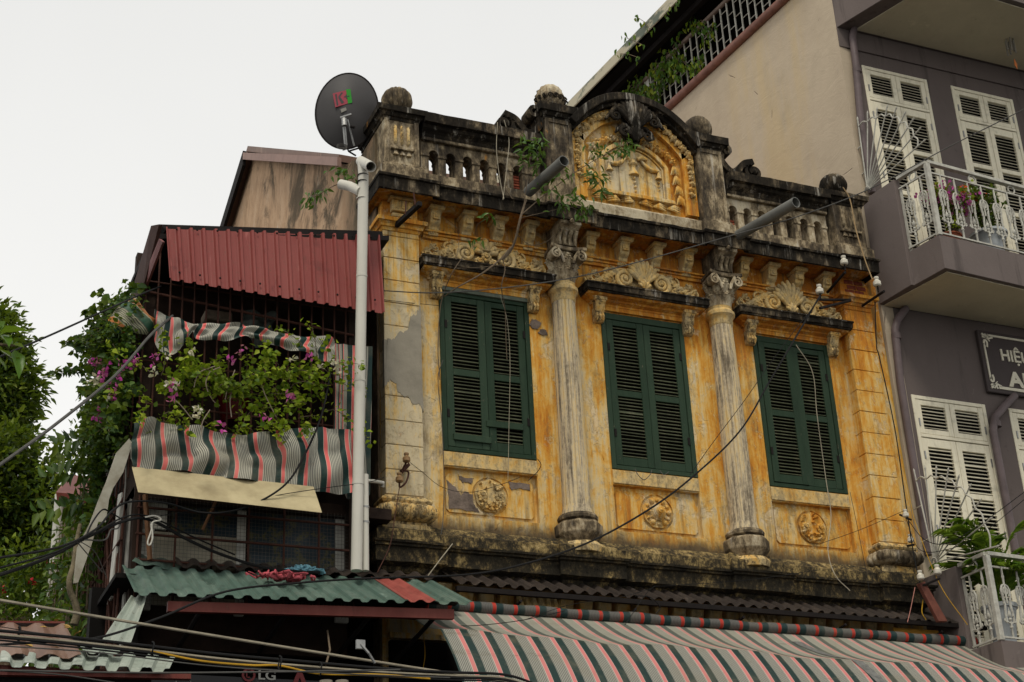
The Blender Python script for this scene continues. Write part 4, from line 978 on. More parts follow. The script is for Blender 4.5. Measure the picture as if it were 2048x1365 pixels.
o.lathe([(.02, 10.60), (.035, 10.58), (.03, 10.56), (.055, 10.55), (.055, 10.535), (.03, 10.52), (.033, 10.47), (.05, 10.43), (.06, 10.41), (.06, 10.40), (.01, 10.40)][::-1], (pcx, 12.885), 16)
part('relief_ornament', o, YQ, house, smooth=True, angle=60)
# big shell over the crown
o = MB(); fan(o, pcx, 10.90, 12.76, 11, .44, 1.45, .016, .036); fan(o, pcx, 10.76, 12.78, 7, .24, 1.4, .012, .026)
for s_ in (-1, 1):
    for (dx, z, r_) in ((.235, 11.04, .075), (.14, 10.84, .065)):
        o.tube([(p[0], 12.74, p[1]) for p in spiral(pcx+s_*dx, z, r_, 1.6, PI/2, -s_, .01)], [.022-.012*i/24 for i in range(24)], 7)
    o.tube(xz([(pcx+s_*.05, 11.20), (pcx+s_*.22, 11.16), (pcx+s_*.30, 11.05), (pcx+s_*.36, 10.98)], 12.76), [.02, .035, .03, .015], 7)
    o.tube(xz([(pcx+s_*.04, 10.95), (pcx+s_*.13, 10.96), (pcx+s_*.20, 10.90), (pcx+s_*.24, 10.84)], 12.78), [.02, .03, .026, .012], 7)
o.prism([(pcx-.17, 11.22), (pcx+.17, 11.22), (pcx+.12, 10.95), (pcx+.05, 10.74), (pcx-.05, 10.74), (pcx-.12, 10.95)][::-1], 12.80, 12.90)
part('shell', o, DK3, house, smooth=True, angle=60)

# ================================================================== THE MAUVE HOUSE NEXT DOOR
mh = thing('tall_house', 'tall mauve grey house with cream louvred windows and white iron balconies, beige side wall', 'house', (12.5, 14, 0))
UW = [(10.77, 11.75), (12.12, 13.10)]; LW = [(10.69, 11.71), (12.04, 13.02)]
def wall2(W, z0, zw0, zw1, z1):
    xs = [10.47]+[v for w_ in W for v in w_]+[18.0]; zs = [z0, zw0, zw1, z1]
    return cells(xs, zs, lambda i, j: 13.12 if (i % 2 == 1 and j == 1) else 13.0, 13.35)
part('front_wall', wall2(LW, 2.5, 5.25, 8.28, 9.40), PURPLE, mh); part('front_wall', wall2(UW, 9.40, 9.8, 12.72, 14.17), PURPLE, mh)
part('string_course', MB().box(10.47, 17, 12.975, 13.0, 12.92, 13.2), PURPLE, mh, bevel=.004)
part('parapet_top', MB().box(10.47, 18, 13.0, 13.35, 14.17, 17), PURPLE, mh)
ang = math.radians(5); dS = Vector((-math.sin(ang), math.cos(ang), 0)); nS = Vector((-math.cos(ang), -math.sin(ang), 0)); O_ = Vector((10.468, 12.985, 0))
def S(t, out=0.0, z=0.0): q = O_+dS*t+nS*out; return Vector((q.x, q.y, z))
p_ = [S(0), S(11), S(11, -.3), S(0, -.3)]
part('side_wall', MB().prismz([(q.x, q.y) for q in p_][::-1], 2.5, 14.15), BEIGE, mh)
part('rail_pipe', MB().tube([S(-.0, .03, 14.20), S(11, .03, 14.20)], .062, 12), simple('red brown pipe', (.25, .12, .09), .5, .4, 5, .002), mh, smooth=True)
gr = part('terrace_grille', MB().tube([S(.1, .0, 15.02), S(11, .0, 15.02)], .035, 8).tube([S(.1, .0, 14.29), S(11, .0, 14.29)], .014, 6), simple('brown grey pipe', (.20, .15, .12), .5, .3, 5, .002), mh)
barm = MB().box(-.009, .009, -.009, .009, 0, .74).mesh('bar'); barm.materials.append(WMETAL)
rm = MB().tube([(0, 0, 0), tuple(dS*.15)], .006, 5).mesh('rung'); rm.materials.append(WMETAL)
k = 0
for i in range(58):
    t = .25+i*.15; q = S(t, .0, 14.28); part('bar', barm, None, gr, q)
    for j in range(3):
        zz = 14.28+.12+((i % 2)*.12)+j*.24
        if zz < 15.0: part('rung', rm, None, gr, (q.x, q.y, zz))
part('grille_post', MB().box(-.05, .05, -.05, .05, 0, .76), OFFW, gr, S(4.1, -.05, 14.27))
part('grille_post', MB().box(-.05, .05, -.05, .05, 0, .76), OFFW, gr, S(9.1, -.05, 14.27))
q = [S(.3, -.9), S(11, -.9), S(11, -2.0), S(.3, -2.0)]
part('terrace_shade', MB().prismz([(a.x, a.y) for a in q][::-1], 14.15, 15.6), DARK, mh)  # near-black block standing in for the shade inside the terrace
rz = 15.25
q = [S(-.2, .42), S(11.4, .42), S(11.4, -3), S(-.2, -3)]
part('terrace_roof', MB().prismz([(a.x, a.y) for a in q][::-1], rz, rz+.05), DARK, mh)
def stained():
    g = G('lichen stained roof edge'); n = g.noise((1.2, 1.2, 3), 7, .7, 3)
    g.col(g.mix(g.ss(n, .50, .58), (.46, .42, .31), (.13, .15, .12))).rough(.9); return g.m
q = [S(-.2, .42+.02), S(11.4, .42+.02), S(11.4, .42-.05), S(-.2, .42-.05)]
part('roof_edge', MB().prismz([(a.x, a.y) for a in q][::-1], rz+.0, rz+.19), stained(), mh, bevel=.01)
q = [S(-.2, .2), S(11.4, .2), S(11.4, .12), S(-.2, .12)]
part('roof_purlin', MB().prismz([(a.x, a.y) for a in q][::-1], rz-.09, rz), IRON, mh)
# windows
def frwin(a, b, z0, z1, vis=True, ztr=.47):
    y = 12.99; fr = .045
    part('window_frame', MB().box(a, a+fr, y, 13.11, z0, z1).box(b-fr, b, y, 13.11, z0, z1).box(a+fr, b-fr, y+.002, 13.11, z1-.045, z1).box(a+fr, b-fr, y+.002, 13.11, z1-ztr-.03, z1-ztr+.01), WHITE, mh, bevel=.004)
    part('room_shade_sheet', MB().box(a+fr, b-fr, 13.09, 13.118, z0, z1), DARK, mh)  # near-black backing sheet in place of a shaded room
    cx = (a+b)/2; h = z1-ztr-.04
    for s_ in (-1, 1):
        x0, x1 = (a+fr+.003, cx-.003) if s_ < 0 else (cx+.003, b-fr-.003)
        leaf('transom_shutter', mh, x0, x1, y+.006, z1-ztr+.015, z1-.05, [(z1-ztr+.075, z1-.11)], .065, WHITE, WSLAT, .041, ind=vis, dpt=.018)
        o = h-.09; secs = [(h-.60, h-.10)]; secs = [(h-1.22, h-.66), (h-.60, h-.10)]
        lf = leaf('shutter', mh, x0, x1, y+.006, z0, h, [(z0+.25, h-1.28)]+secs if h-1.28 > z0+.4 else secs, .07, WHITE, WSLAT, .045, ind=vis, dpt=.019)
        hx = x0+.01 if s_ < 0 else x1-.01
        for zz in (h-.25, h-1.1, z1-ztr+.10): part('hinge', MB().box(hx-.008, hx+.008, y-.004, y+.006, zz, zz+.09), GALV, lf)
frwin(*UW[0], 9.8, 12.72, True); frwin(*UW[1], 9.8, 12.72, True); frwin(*LW[0], 5.3, 8.28, True); frwin(*LW[1], 5.3, 8.28, False)
# drain pipes on the wall
for pts in ([(1709, 52, 12.93), (1705, 75, 12.93), (1712, 130, 12.93), (1722, 250, 12.93), (1735, 385, 12.93)], [(1812, 617, 12.93), (1795, 640, 12.93), (1790, 660, 12.93), (1800, 760, 12.93), (1820, 900, 12.93), (1848, 1110, 12.93)], [(2030, 792, 12.93), (2010, 812, 12.93), (1990, 835, 12.93), (1986, 862, 12.93), (1992, 940, 12.93), (1996, 1000, 12.93), (2000, 1100, 12.93)]):
    P = [at(*p) for p in pts]
    x_ = P[3].x
    P = [Vector((p.x if i < 3 else x_, p.y, p.z)) for i, p in enumerate(P)]
    dp = part('drain_pipe', MB().tube(P, .045, 12), MAUVEP, mh, smooth=True, angle=60)
    part('collar', MB().tube([P[2]+Vector((0, 0, -.05)), P[2]+Vector((0, 0, -.12))], .053, 12), MAUVEP, dp, smooth=True)
# cast iron baluster
def cast_mesh():
    b = MB()
    b.lathe([(.012, .0), (.012, .10), (.02, .11), (.012, .13), (.011, .18)], (0, 0), 8); b.lathe([(.010, .50), (.016, .52), (.010, .56), (.012, .62), (.016, .64), (.011, .66), (.011, .745)], (0, 0), 8)
    for s_ in (-1, 1):
        b.tube([(0, 0, .15), (s_*.045, 0, .17), (s_*.05, 0, .24), (s_*.036, 0, .34), (s_*.05, 0, .44), (s_*.055, 0, .50), (s_*.035, 0, .545), (0, 0, .56)], [.010, .012, .011, .013, .012, .012, .011, .010], 6)
        b.tube([(s_*.05, 0, .16), (s_*.075, 0, .18), (s_*.07, 0, .205)], [.010, .009, .006], 6)
        for z in (.235, .285, .36, .40, .445): b.ball((s_*(.044 if z < .3 else .043), 0, z), .018, 6, 1, .8, .8)
        b.tube([(s_*.02, 0, .46), (s_*.03, 0, .50), (s_*.015, 0, .53)], [.008, .010, .006], 5)
    b.ball((0, 0, .25), .024, 8, 1, .6, 1.5); b.ball((0, 0, .195), .02, 8); b.tube([(0, 0, .26), (0, 0, .32)], [.012, .002], 6)
    b.tube([(0, 0, .36), (0, 0, .50)], .010, 6)
    return b.mesh('cast_baluster', True)
cast = cast_mesh(); cast.materials.append(WMETAL)
def balcony(zs0, zp, zr, xl, yf, xr, xf, label_rail=None):
    """zs0 soffit, zp parapet top, zr handrail top; xf = x of the side fin"""
    k = .075
    sl = part('balcony', MB().prismz([(xf, 12.99), (xl, yf), (xr, yf+k*(xr-xl)), (xr, 12.99)][::-1], zs0, zp), PURPLED, mh, bevel=.004)
    part('soffit', MB().prismz([(xf+.05, 12.98), (xl+.07, yf+.06), (xr, yf+.06+k*(xr-xl)), (xr, 12.98)][::-1], zs0-.012, zs0+.002), CREAMC, sl)
    part('fin_wall', MB().prismz([(xf-.01, 12.99), (xf+.05, 12.46), (xf+.13, 12.46), (xf+.07, 12.99)], zs0+.002, zr-.02), PURPLED, mh, bevel=.004)
    rl = part('railing', MB().box(-.001, .001, -.001, .001, 0, .001), WMETAL, mh, (xl+.03, yf+.03, zp-.001))
    L0, L1, L2 = Vector((xf+.09, 12.44, 0)), Vector((xl+.02, yf+.02, 0)), Vector((xr, yf+.02+k*(xr-xl), 0))
    def barbox(p, q, z, w_, h_):
        d = (q-p).normalized(); s_ = Vector((d.y, -d.x, 0))*w_/2; b = MB(); pts = []
        for zz in (z-h_, z): pts += [p+s_+Vector((0, 0, zz)), q+s_+Vector((0, 0, zz)), q-s_+Vector((0, 0, zz)), p-s_+Vector((0, 0, zz))]
        return b.hexa(pts)
    part('handrail', barbox(L0, L1, zr, .06, .04), WMETAL, rl, bevel=.003); part('handrail', barbox(L1, L2, zr, .06, .04), WMETAL, rl, bevel=.003)
    for z in (zr-.14, zp+.045): part('rail_bar', barbox(L0, L1, z, .02, .018), WMETAL, rl); part('rail_bar', barbox(L1, L2, z, .02, .018), WMETAL, rl)
    part('rail_post', MB().box(-.028, .028, -.028, .028, 0, zr-zp-.04), WMETAL, rl, (L1.x, L1.y, zp), bevel=.004)
    part('rail_post', MB().box(-.012, .012, -.012, .012, 0, zr-zp-.04), WMETAL, rl, (L0.x+.02, L0.y, zp-.1))
    h_ = (zr-.14)-(zp+.03); hs = h_/.745
    def cast_at(p, rot):
        o = part('cast_baluster', cast, None, rl, (p.x, p.y, zp+.03), (0, 0, rot)); o.scale = (1, 1, hs)
    n_ = 2
    for i in range(n_): cast_at(L0.lerp(L1, (i+.62)/(n_+.25)), math.atan2((L1-L0).y, (L1-L0).x))
    d = (L2-L1).length; nn = int(d/.2)
    for i in range(nn): cast_at(L1.lerp(L2, (i+.85)*.2/d), math.atan2((L2-L1).y, (L2-L1).x))
    for f_, (A, B) in ((.5, (L0, L1)),): 
        c = A.lerp(B, f_); dd = (B-A).normalized(); part('ring', MB().tube([c+dd*.05*math.cos(t)+Vector((0, 0, zr-.09+.05*math.sin(t))) for t in [2*PI*i/16 for i in range(17)]], .010, 6), WMETAL, rl, smooth=True)
    for i in range(0, nn, 3):
        c = L1.lerp(L2, (i+3.3)*.2/d); dd = (L2-L1).normalized(); part('ring', MB().tube([c+dd*.05*math.cos(t)+Vector((0, 0, zr-.09+.05*math.sin(t))) for t in [2*PI*j/16 for j in range(17)]], .010, 6), WMETAL, rl, smooth=True)
balcony(9.36, 9.78, 10.74, 10.62, 12.0, 14.5, 10.46)
balcony(4.86, 5.24, 6.14, 10.47, 12.0, 14.5, 10.40)
# top balcony soffit
sl = part('balcony', MB().prismz([(10.47, 12.99), (10.68, 12.32), (10.9, 11.72), (16, 11.95), (16, 12.99)][::-1], 13.2, 13.65), PURPLED, mh, bevel=.004)
part('soffit', MB().prismz([(10.72, 12.93), (10.90, 12.36), (11.08, 11.80), (16, 12.03), (16, 12.93)][::-1], 13.185, 13.202), CREAMC, sl)
# anti-climb fans on the fins
def spikes(ctr, tips, X, arc_, sub, label):
    t = thing('spike_fan', label, 'spike guard', atx(*ctr, X), 'anti-climb spike fans')
    c = atx(*ctr, X)
    for i, tp in enumerate(tips):
        p = atx(*tp, X); d = (p-c).normalized(); q = c+d*.03
        part('spike', MB().tube([q, p-d*.05, p-d*.03, p], [.0085, .0085, .012, .001], 6), WMETAL, t)
    pts = []
    for i, tp in enumerate(tips):
        p = atx(*tp, X); r_ = (p-c)*arc_; pts.append(c+r_)
        if i < len(tips)-1: p2 = atx(*tips[i+1], X); m_ = (c+r_ + c+(p2-c)*arc_)/2; pts.append(c+(m_-c)*1.04)
    part('scalloped_rail', MB().tube(cr(pts, 3), .009, 6), WMETAL, t, smooth=True)
    part('hub', MB().tube([c+Vector((0, -.05*math.cos(a), .05*math.sin(a))) for a in [PI*i/8-.3 for i in range(9)]], .012, 6), WMETAL, t, smooth=True)
    for f_ in (.25, .6): p = atx(*tips[0], X); q = c.lerp(p, f_); part('wall_stub', MB().tube([q, q+Vector((0, .15, 0))], .008, 6), WMETAL, t)
spikes((1735, 382), [(1640+x/2.527, y/2.527) for x, y in ((188, 590), (240, 560), (290, 540), (343, 527), (390, 535), (435, 562), (478, 592), (513, 640), (537, 703))], 10.5, .86, 0, 'white iron spike fan fixed beside the upper balcony railing')
spikes((1869, 1126), [(1700+x/1.75, 560+y/1.75) for x, y in ((222, 660), (262, 650), (302, 648), (345, 655), (383, 680), (425, 712), (462, 765), (500, 830), (525, 930))], 10.44, .86, 0, 'white iron spike fan fixed beside the lower balcony railing')
# wind chime
wc0 = at(2014, 62, 12.45); wc = thing('wind_chime', 'silver tube wind chime hanging from the top balcony ceiling', 'wind chime', at(2014, 130, 12.45))
part('cord', MB().tube([Vector((wc0.x, wc0.y, 13.19)), wc0], .004, 5), IRON, wc)
part('disc', MB().lathe([(.05, wc0.z-.07), (.075, wc0.z-.06), (.075, wc0.z-.035), (.02, wc0.z)], (wc0.x, wc0.y), 8), simple('varnished wood', (.25, .06, .03), .4, .3, 9, 0), wc, bevel=.003)
for i in range(6): t = 2*PI*i/6; part('tube', MB().lathe([(.011, wc0.z-.30-.03*(i % 3)), (.011, wc0.z-.08)], (wc0.x+.05*math.cos(t), wc0.y+.05*math.sin(t)), 10), BRASS, wc, smooth=True)
part('sail', MB().prism([(wc0.x+.02, wc0.z-.42), (wc0.x+.05, wc0.z-.50), (wc0.x+.035, wc0.z-.58), (wc0.x+.005, wc0.z-.52)], wc0.y, wc0.y+.006), simple('orange leaf', (.5, .15, .04), .5, .1, 9, 0), wc)
# shop sign
sg = thing('shop_sign', 'dark mauve sign board with raised cream letters and scroll border on the mauve wall', 'sign', (12.9, 12.96, 8.42))
sx0, sx1, sz0, sz1, syy = 11.76, 14.0, 8.43, 9.22, 12.95
part('board', MB().box(sx0, sx1, syy, 12.998, sz0, sz1), PLATE, sg, bevel=.008)
bd = MB().box(sx0+.13, sx1-.1, syy-.012, syy, sz1-.075, sz1-.05).box(sx0+.16, sx1-.1, syy-.012, syy, sz0+.05, sz0+.085).box(sx0+.05, sx0+.07, syy-.012, syy, sz0+.16, sz1-.19)
part('border', bd, LETT, sg)
for (cx_, cz_, sx_, sz__) in ((sx0+.05, sz1-.05, 1, -1), (sx0+.05, sz0+.05, 1, 1)):
    o = MB()
    for a, b in (((.10, .03), (.035, .0)), ((.03, .14), (0, .04))): pass
    o.ribbon([(cx_+sx_*x, cz_+sz__*z) for x, z in [(p.x, p.z) for p in cr([(.09, 0, .0), (.075, 0, .03), (.09, 0, .055), (.115, 0, .045), (.15, 0, .035)], 4)]], .011, syy-.012, syy)
    o.ribbon([(cx_+sx_*x, cz_+sz__*z) for x, z in [(p.x, p.z) for p in cr([(.01, 0, .13), (.02, 0, .085), (.045, 0, .09), (.055, 0, .12), (.045, 0, .17)], 4)]], .011, syy-.012, syy)
    for q in ((0, .035, .06, .055), (.04, .0, .06, .05), (.0, .0, .10, .09)): o.ribbon([(cx_+sx_*(q[0]+(q[2]-q[0])*t), cz_+sz__*(q[1]+(q[3]-q[1])*t)) for t in (0, .25, .7, 1)], [.012, .015, .007, .004], syy-.012, syy)
    part('corner_scroll', o, LETT, sg)
def put_text(txt, size, p, parent, mat, depth=.012, bold=0.0, name='lettering', sx=1.0, rz_=0.0):
    me = text_mesh(txt, size, depth, bold); o = part(name, me, mat, parent, p, (PI/2, 0, rz_)); o.scale = (sx, 1, 1); return o
put_text('HI\u1ec6U', .20, (sx0+.27, syy-.006, sz1-.36), sg, LETT, bold=.004, sx=.95)
put_text('AN', .26, (sx0+.33, syy-.006, sz1-.68), sg, LETT, bold=.010, sx=1.15)

# ================================================================== PLANTS ON THE BALCONIES
def pot(name, x, y, z, r, h, label, mat, seg=24):
    return solo(name, MB().lathe([(r*.62, z), (r*.74, z+h*.25), (r*.86, z+h*.65), (r*.98, z+h*.88), (r*1.08, z+h*.9), (r*1.08, z+h), (r*.92, z+h), (r*.9, z+h*.9), (.01, z+h*.88)], (x, y), seg), mat, label, 'flower pot', 'flower pots on the balconies', smooth=True, angle=50)
pot('flower_pot', 11.60, 12.30, 9.80, .20, .30, 'pale blue glazed pot behind the upper balcony railing', POT)
pot('flower_pot', 11.00, 12.30, 9.80, .15, .16, 'low terracotta pot behind the upper balcony railing', TERRA)
pot('flower_pot', 10.78, 12.30, 5.26, .17, .42, 'tall white glazed pot behind the lower balcony railing', POT)
def shoots(base, n_, h, spread, lf, mat, name, parent, per=26, size=.05, wd=.04, droop=.6, fl=None, flm=None):
    P, D, Nn, st = [], [], [], MB(); F_ = []
    for i in range(n_):
        a = random.uniform(0, 2*PI); l = h*random.uniform(.6, 1.1); sx_, sy_ = math.cos(a)*spread*random.uniform(.2, 1), math.sin(a)*spread*.5*random.uniform(.2, 1)
        pts = [Vector((base[0]+random.uniform(-.06, .06), base[1], base[2]))]
        for j in range(1, 8): t = j/7; pts.append(pts[0]+Vector((sx_*t**1.3, sy_*t, l*t*(1-droop*.5*t)))+Vector((random.uniform(-.02, .02),)*3))
        st.tube(pts, [.006-.0006*j for j in range(8)], 4)
        for k_ in range(per):
            t = random.uniform(.15, 1); j = min(6, int(t*7)); p = pts[j].lerp(pts[j+1], t*7-j); P.append(p+Vector([random.gauss(0, .02) for _ in range(3)])); D.append((random.gauss(0, 1), random.gauss(0, 1), random.gauss(-.1, .6)))
        F_.append(pts[-1]); F_.append(pts[5])
    part('stem', st, BARK, parent); leaves('foliage', P, D, unr(len(P)), RNG.uniform(size*.7, size*1.3, len(P)), RNG.uniform(wd*.8, wd*1.2, len(P)), mat, parent)
    return F_
def flowers(name, pts, mat, parent, size=.035, k=14, spread=.035):
    P, D = [], []
    for p in pts:
        for _ in range(k): P.append(Vector(p)+Vector([random.gauss(0, spread) for _ in range(3)])); D.append([random.gauss(0, 1) for _ in range(3)])
    leaves(name, P, D, unr(len(P)), RNG.uniform(size*.8, size*1.3, len(P)), RNG.uniform(size*.7, size*1.1, len(P)), mat, parent)
pl = thing('bougainvillea', 'magenta bougainvillea in a low pot behind the upper balcony railing', 'plant', (11.0, 12.3, 9.95))
F_ = shoots((11.0, 12.18, 9.93), 34, .95, .50, None, LF_B, 'p', pl, 22, .05, .042)
flowers('blossom', random.sample(F_, 36), FL_P, pl, .045, 14, .045); flowers('red_blossom', random.sample(F_, 4), FL_R, pl, .03, 8, .025)
pl = thing('flowering_plant', 'green leafy plant with a few red flowers rising from the pale blue pot', 'plant', (11.6, 12.3, 10.1))
F_ = shoots((11.6, 12.28, 10.08), 26, 1.0, .38, None, LF_H, 'p', pl, 30, .055, .045); flowers('red_blossom', random.sample(F_, 5), FL_R, pl, .035, 10, .025)
pl = thing('palm_plant', 'bushy parlour palm rising from the white pot on the lower balcony', 'plant', (10.8, 12.3, 5.66))
P, D, st = [], [], MB()
for i in range(34):
    a = random.uniform(0, 2*PI); l = random.uniform(.55, 1.55); sp_ = random.uniform(.15, .75); pts = []
    for j in range(10):
        t = j/9; pts.append(Vector((10.85+math.cos(a)*sp_*t**1.5, 12.35+math.sin(a)*sp_*.6*t**1.5, 5.62+l*(t-.35*t**3))))
    st.tube(pts, [.007-.0006*j for j in range(10)], 4)
    for k_ in range(34):
        t = .35+.65*k_/33; j = min(8, int(t*9)); p = pts[j].lerp(pts[j+1], t*9-j); d = (pts[j+1]-pts[j]).normalized(); s_ = d.cross(Vector((0, 0, 1))).normalized()*(1 if k_ % 2 else -1)
        P.append(p); D.append(d*1.0+s_*.6+Vector((0, 0, -.55*t)))
part('stem', st, LF_P, pl); leaves('foliage', P, D, np.tile([0, 0, 1.0], (len(P), 1))+.3*unr(len(P)), RNG.uniform(.12, .22, len(P)), RNG.uniform(.012, .019, len(P)), LF_P, pl)
# vine on the terrace grille
vn = thing('climbing_vine', 'green creeper trailing over the white grille at the top of the beige wall', 'vine', S(4.5, .05, 14.2))
P, D, st = [], [], MB()
for i in range(50):
    t0 = random.choice([random.gauss(3.9, .9), random.gauss(5.6, 1.2), random.uniform(2.2, 8.5)]); z0 = random.uniform(14.75, 15.25) if i % 3 else random.uniform(14.4, 14.9); pts = [S(t0, .05, z0)]
    for j in range(7): pts.append(pts[-1]+dS*random.uniform(-.16, .16)+nS*random.uniform(-.012, .02)+Vector((0, 0, random.uniform(-.13, .03))))
    st.tube(pts, .005, 4)
    for p in pts:
        for _ in range(5): P.append(p+Vector([random.gauss(0, .045) for _ in range(3)])); D.append((random.gauss(0, .35), random.gauss(0, .35), -1))
for sp0 in ([(1300, 60), (1290, 45), (1275, 35)], [(1285, 90), (1262, 80), (1250, 75)], [(1275, 115), (1255, 108), (1240, 108)], [(1330, 35), (1340, 18), (1352, 5)]):
    pts = []
    for (px, py) in sp0:
        r = ray(px, py); o = O_+nS*.45; t = (nS.dot(o)-0)/(nS.x*r.x+nS.y*r.y); pts.append(Vector((r.x*t, r.y*t, r.z*t+CZ)))
    st.tube(pts, .004, 4)
    for p in pts:
        for _ in range(4): P.append(p+Vector([random.gauss(0, .03) for _ in range(3)])); D.append((random.gauss(0, .3), random.gauss(0, .3), -1))
part('stem', st, BARK, vn); leaves('foliage', P, D, unr(len(P)), RNG.uniform(.07, .12, len(P)), RNG.uniform(.035, .055, len(P)), LF_V, vn)

# ================================================================== AWNINGS, EAVE, CANOPY
xs_ = [4.70+.06*i for i in range(101)]
def awn(u, v):
    x = 4.50+(10.80-4.50)*u; by, bz = 11.69-.10*u, 4.895-.08*u+.012*math.sin(x*2.9)+.01*math.sin(x*7)
    ey, ez = 11.15, 4.22
    if v < .5: t = v/.5; y = 12.52+(by-12.52)*t; z = 5.305+(bz-5.305)*t-.045*math.sin(PI*t)*(1+.3*math.sin(x*1.7))
    else: t = (v-.5)/.5; y = by+(ey-by)*t-.03*math.sin(PI*t); z = bz+(ez-bz)*t+.02*math.sin(PI*t)
    if x > 9.0 and v < .5: z += .02*math.sin((x-9)*3)*math.sin(PI*v*2)
    return (x, y, z)
aw = thing('striped_awning', 'large street awning of grey canvas with dark green and pink stripes', 'awning', (7.7, 11.9, 4.2))
part('canopy', grid(awn, 160, 22, lambda u, v: (4.50+(10.80-4.50)*u, v)), AWN, aw, smooth=True, angle=80)
rp = [Vector((4.70+i*.1, 12.53, 5.355+.004*math.sin(i*.7))) for i in range(60)]
mb = MB(); 
mb.tube(rp, [.050+.004*math.sin(i*1.3)+.003*math.sin(i*.37) for i in range(60)], 14); mb.uv = [(v[0]-.05, 0) for v in mb.v]
part('rolled_canvas', mb, ROLL, aw, smooth=True, angle=60)
part('tear_patch', grid(lambda u, v: tuple(Vector(awn(.60+.018*u+.035*v, .10+.8*v*.9))+Vector((0, -.004, .005))), 4, 14), simple('grey repair tape', (.17, .17, .16), .6, .5, 20, .003), aw)
part('front_bar', MB().tube([(4.75, 11.70, 4.85), (10.78, 11.60, 4.75)], .018, 8), GALV, aw)
ev = thing('brown_eave', 'dark brown corrugated eave sheet running below the black stone ledge', 'eave', (7.8, 12.6, 5.4))
part('sheet', corrug((4.95, 12.84, 5.735), (10.80, 12.84, 5.70), (4.98, 12.55, 5.565), (10.84, 12.55, 5.525), .125, .032, 2, .003), BRNM, ev)
part('batten', MB().box(5.0, 10.8, 12.545, 12.585, 5.50, 5.545), IRON, ev)
for i in range(5): part('strut', MB().tube([(5.6+1.15*i, 12.97, 5.38), (5.6+1.15*i, 12.52, 5.44)], .014, 6), IRON, ev)
part('yellow_board', MB().box(9.75, 10.30, 12.70, 12.72, 5.43, 5.50), simple('ochre board', (.50, .26, .04), .8, .3, 12, .002), ev)
cn = thing('green_canopy', 'grey green corrugated sheet canopy with one red sheet over the shop front', 'canopy', (3.3, 12.1, 5.1))
Bl, Br_ = at(243, 1137, 12.5), at(862, 1166, 12.5); Fl, Fr_ = at(268, 1191, 11.86), at(945, 1211, 11.66)
u1, u2 = .80, .885
def qd(a, b): return (Bl.lerp(Br_, a), Bl.lerp(Br_, b), Fl.lerp(Fr_, a), Fl.lerp(Fr_, b))
part('sheet', corrug(*qd(0, u1), .135, .028, 3, .0025, .15), GRNM, cn, label='long grey green corrugated sheet')
A, B, Cc, D_ = qd(u1-.01, u2); up = Vector((0, 0, .012))
part('sheet', corrug(A+up, B+up, Cc+up, D_+up, .13, .022, 3, .002), simple('red corrugated sheet', (.30, .075, .06), .5, .3, 5, .002), cn, label='red corrugated sheet')
A, B, Cc, D_ = qd(u2-.005, 1.0)
part('sheet', corrug(A, B, Cc, D_, .135, .028, 3, .002, .15), GRNM, cn, label='short grey green corrugated sheet at the end')
A, B = at(278, 1118, 12.75), at(372, 1131, 12.75)
part('sheet', corrug(A+Vector((0,0,.03)), B, at(262, 1134, 12.5)+Vector((0, 0, .03)), at(356, 1148, 12.5)+Vector((0, 0, .02)), .14, .02), GRNM, cn, label='upper scrap of green sheet')
part('capping', corrug(at(350, 1122, 12.7), at(862, 1152, 12.7), at(352, 1142, 12.46)+Vector((0, 0, .03)), at(872, 1168, 12.46)+Vector((0, 0, .03)), .15, .03, 2, .003), BRNM, cn)
part('beam', MB().poly3([Fl.lerp(Fr_, .10)+Vector((0, .06, -.02)), Fl.lerp(Fr_, .95)+Vector((0, .06, -.02)), Fl.lerp(Fr_, .95)+Vector((0, .06, -.10)), Fl.lerp(Fr_, .10)+Vector((0, .06, -.10))], (0, .05, 0)), REDP, cn)
for t in (.2, .45, .7, .9): a = Fl.lerp(Fr_, t); part('bracket', MB().tube([a+Vector((0, .08, -.06)), Vector((a.x, 12.9, 4.9))], .02, 6), IRON, cn)
A, B = at(262, 1196, 12.0), at(296, 1192, 12.0)
part('hanging_sheet', corrug(A, B, at(205, 1284, 11.5), at(262, 1290, 11.5), .13, .02), GRYM, cn, label='bent pale sheet hanging below the left end')
# ---- shop void under the canopy, its shade put into near-black walls
sh = thing('dark_shop_front', 'shop front with deep shadow put into near black walls below the green canopy', 'shop front', (3.3, 13, 0))
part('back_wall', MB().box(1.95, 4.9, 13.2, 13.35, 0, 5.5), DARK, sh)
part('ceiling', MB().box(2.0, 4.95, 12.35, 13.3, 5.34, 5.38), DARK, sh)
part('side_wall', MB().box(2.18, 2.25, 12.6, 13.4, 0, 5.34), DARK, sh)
part('shade_panel', MB().box(4.5, 6.2, 12.90, 12.97, 3.0, 5.12), DARK, sh)  # dark sheet added over the front wall, painted shade beside the awning
part('green_board', MB().box(4.6, 5.4, 12.86, 12.89, 4.0, 4.70), SHOPG, sh)
a = at(330, 1350, 11.9); zt = a.z-.02
part('sign_board', MB().box(1.75, 4.7, 11.90, 11.96, 3.3, zt+.03), SHOPB, sh)
b = at(347, 1357, 11.88); put_text('the', .055, (b.x, 11.893, b.z-.055), sh, GRYT, .004); b2 = at(361, 1357, 11.88); put_text('game', .055, (b2.x, 11.893, b2.z-.055), sh, GRYT, .004, .002); b3 = at(381, 1358, 11.88); put_text('lounge', .055, (b3.x, 11.893, b3.z-.055), sh, GRYT, .004)
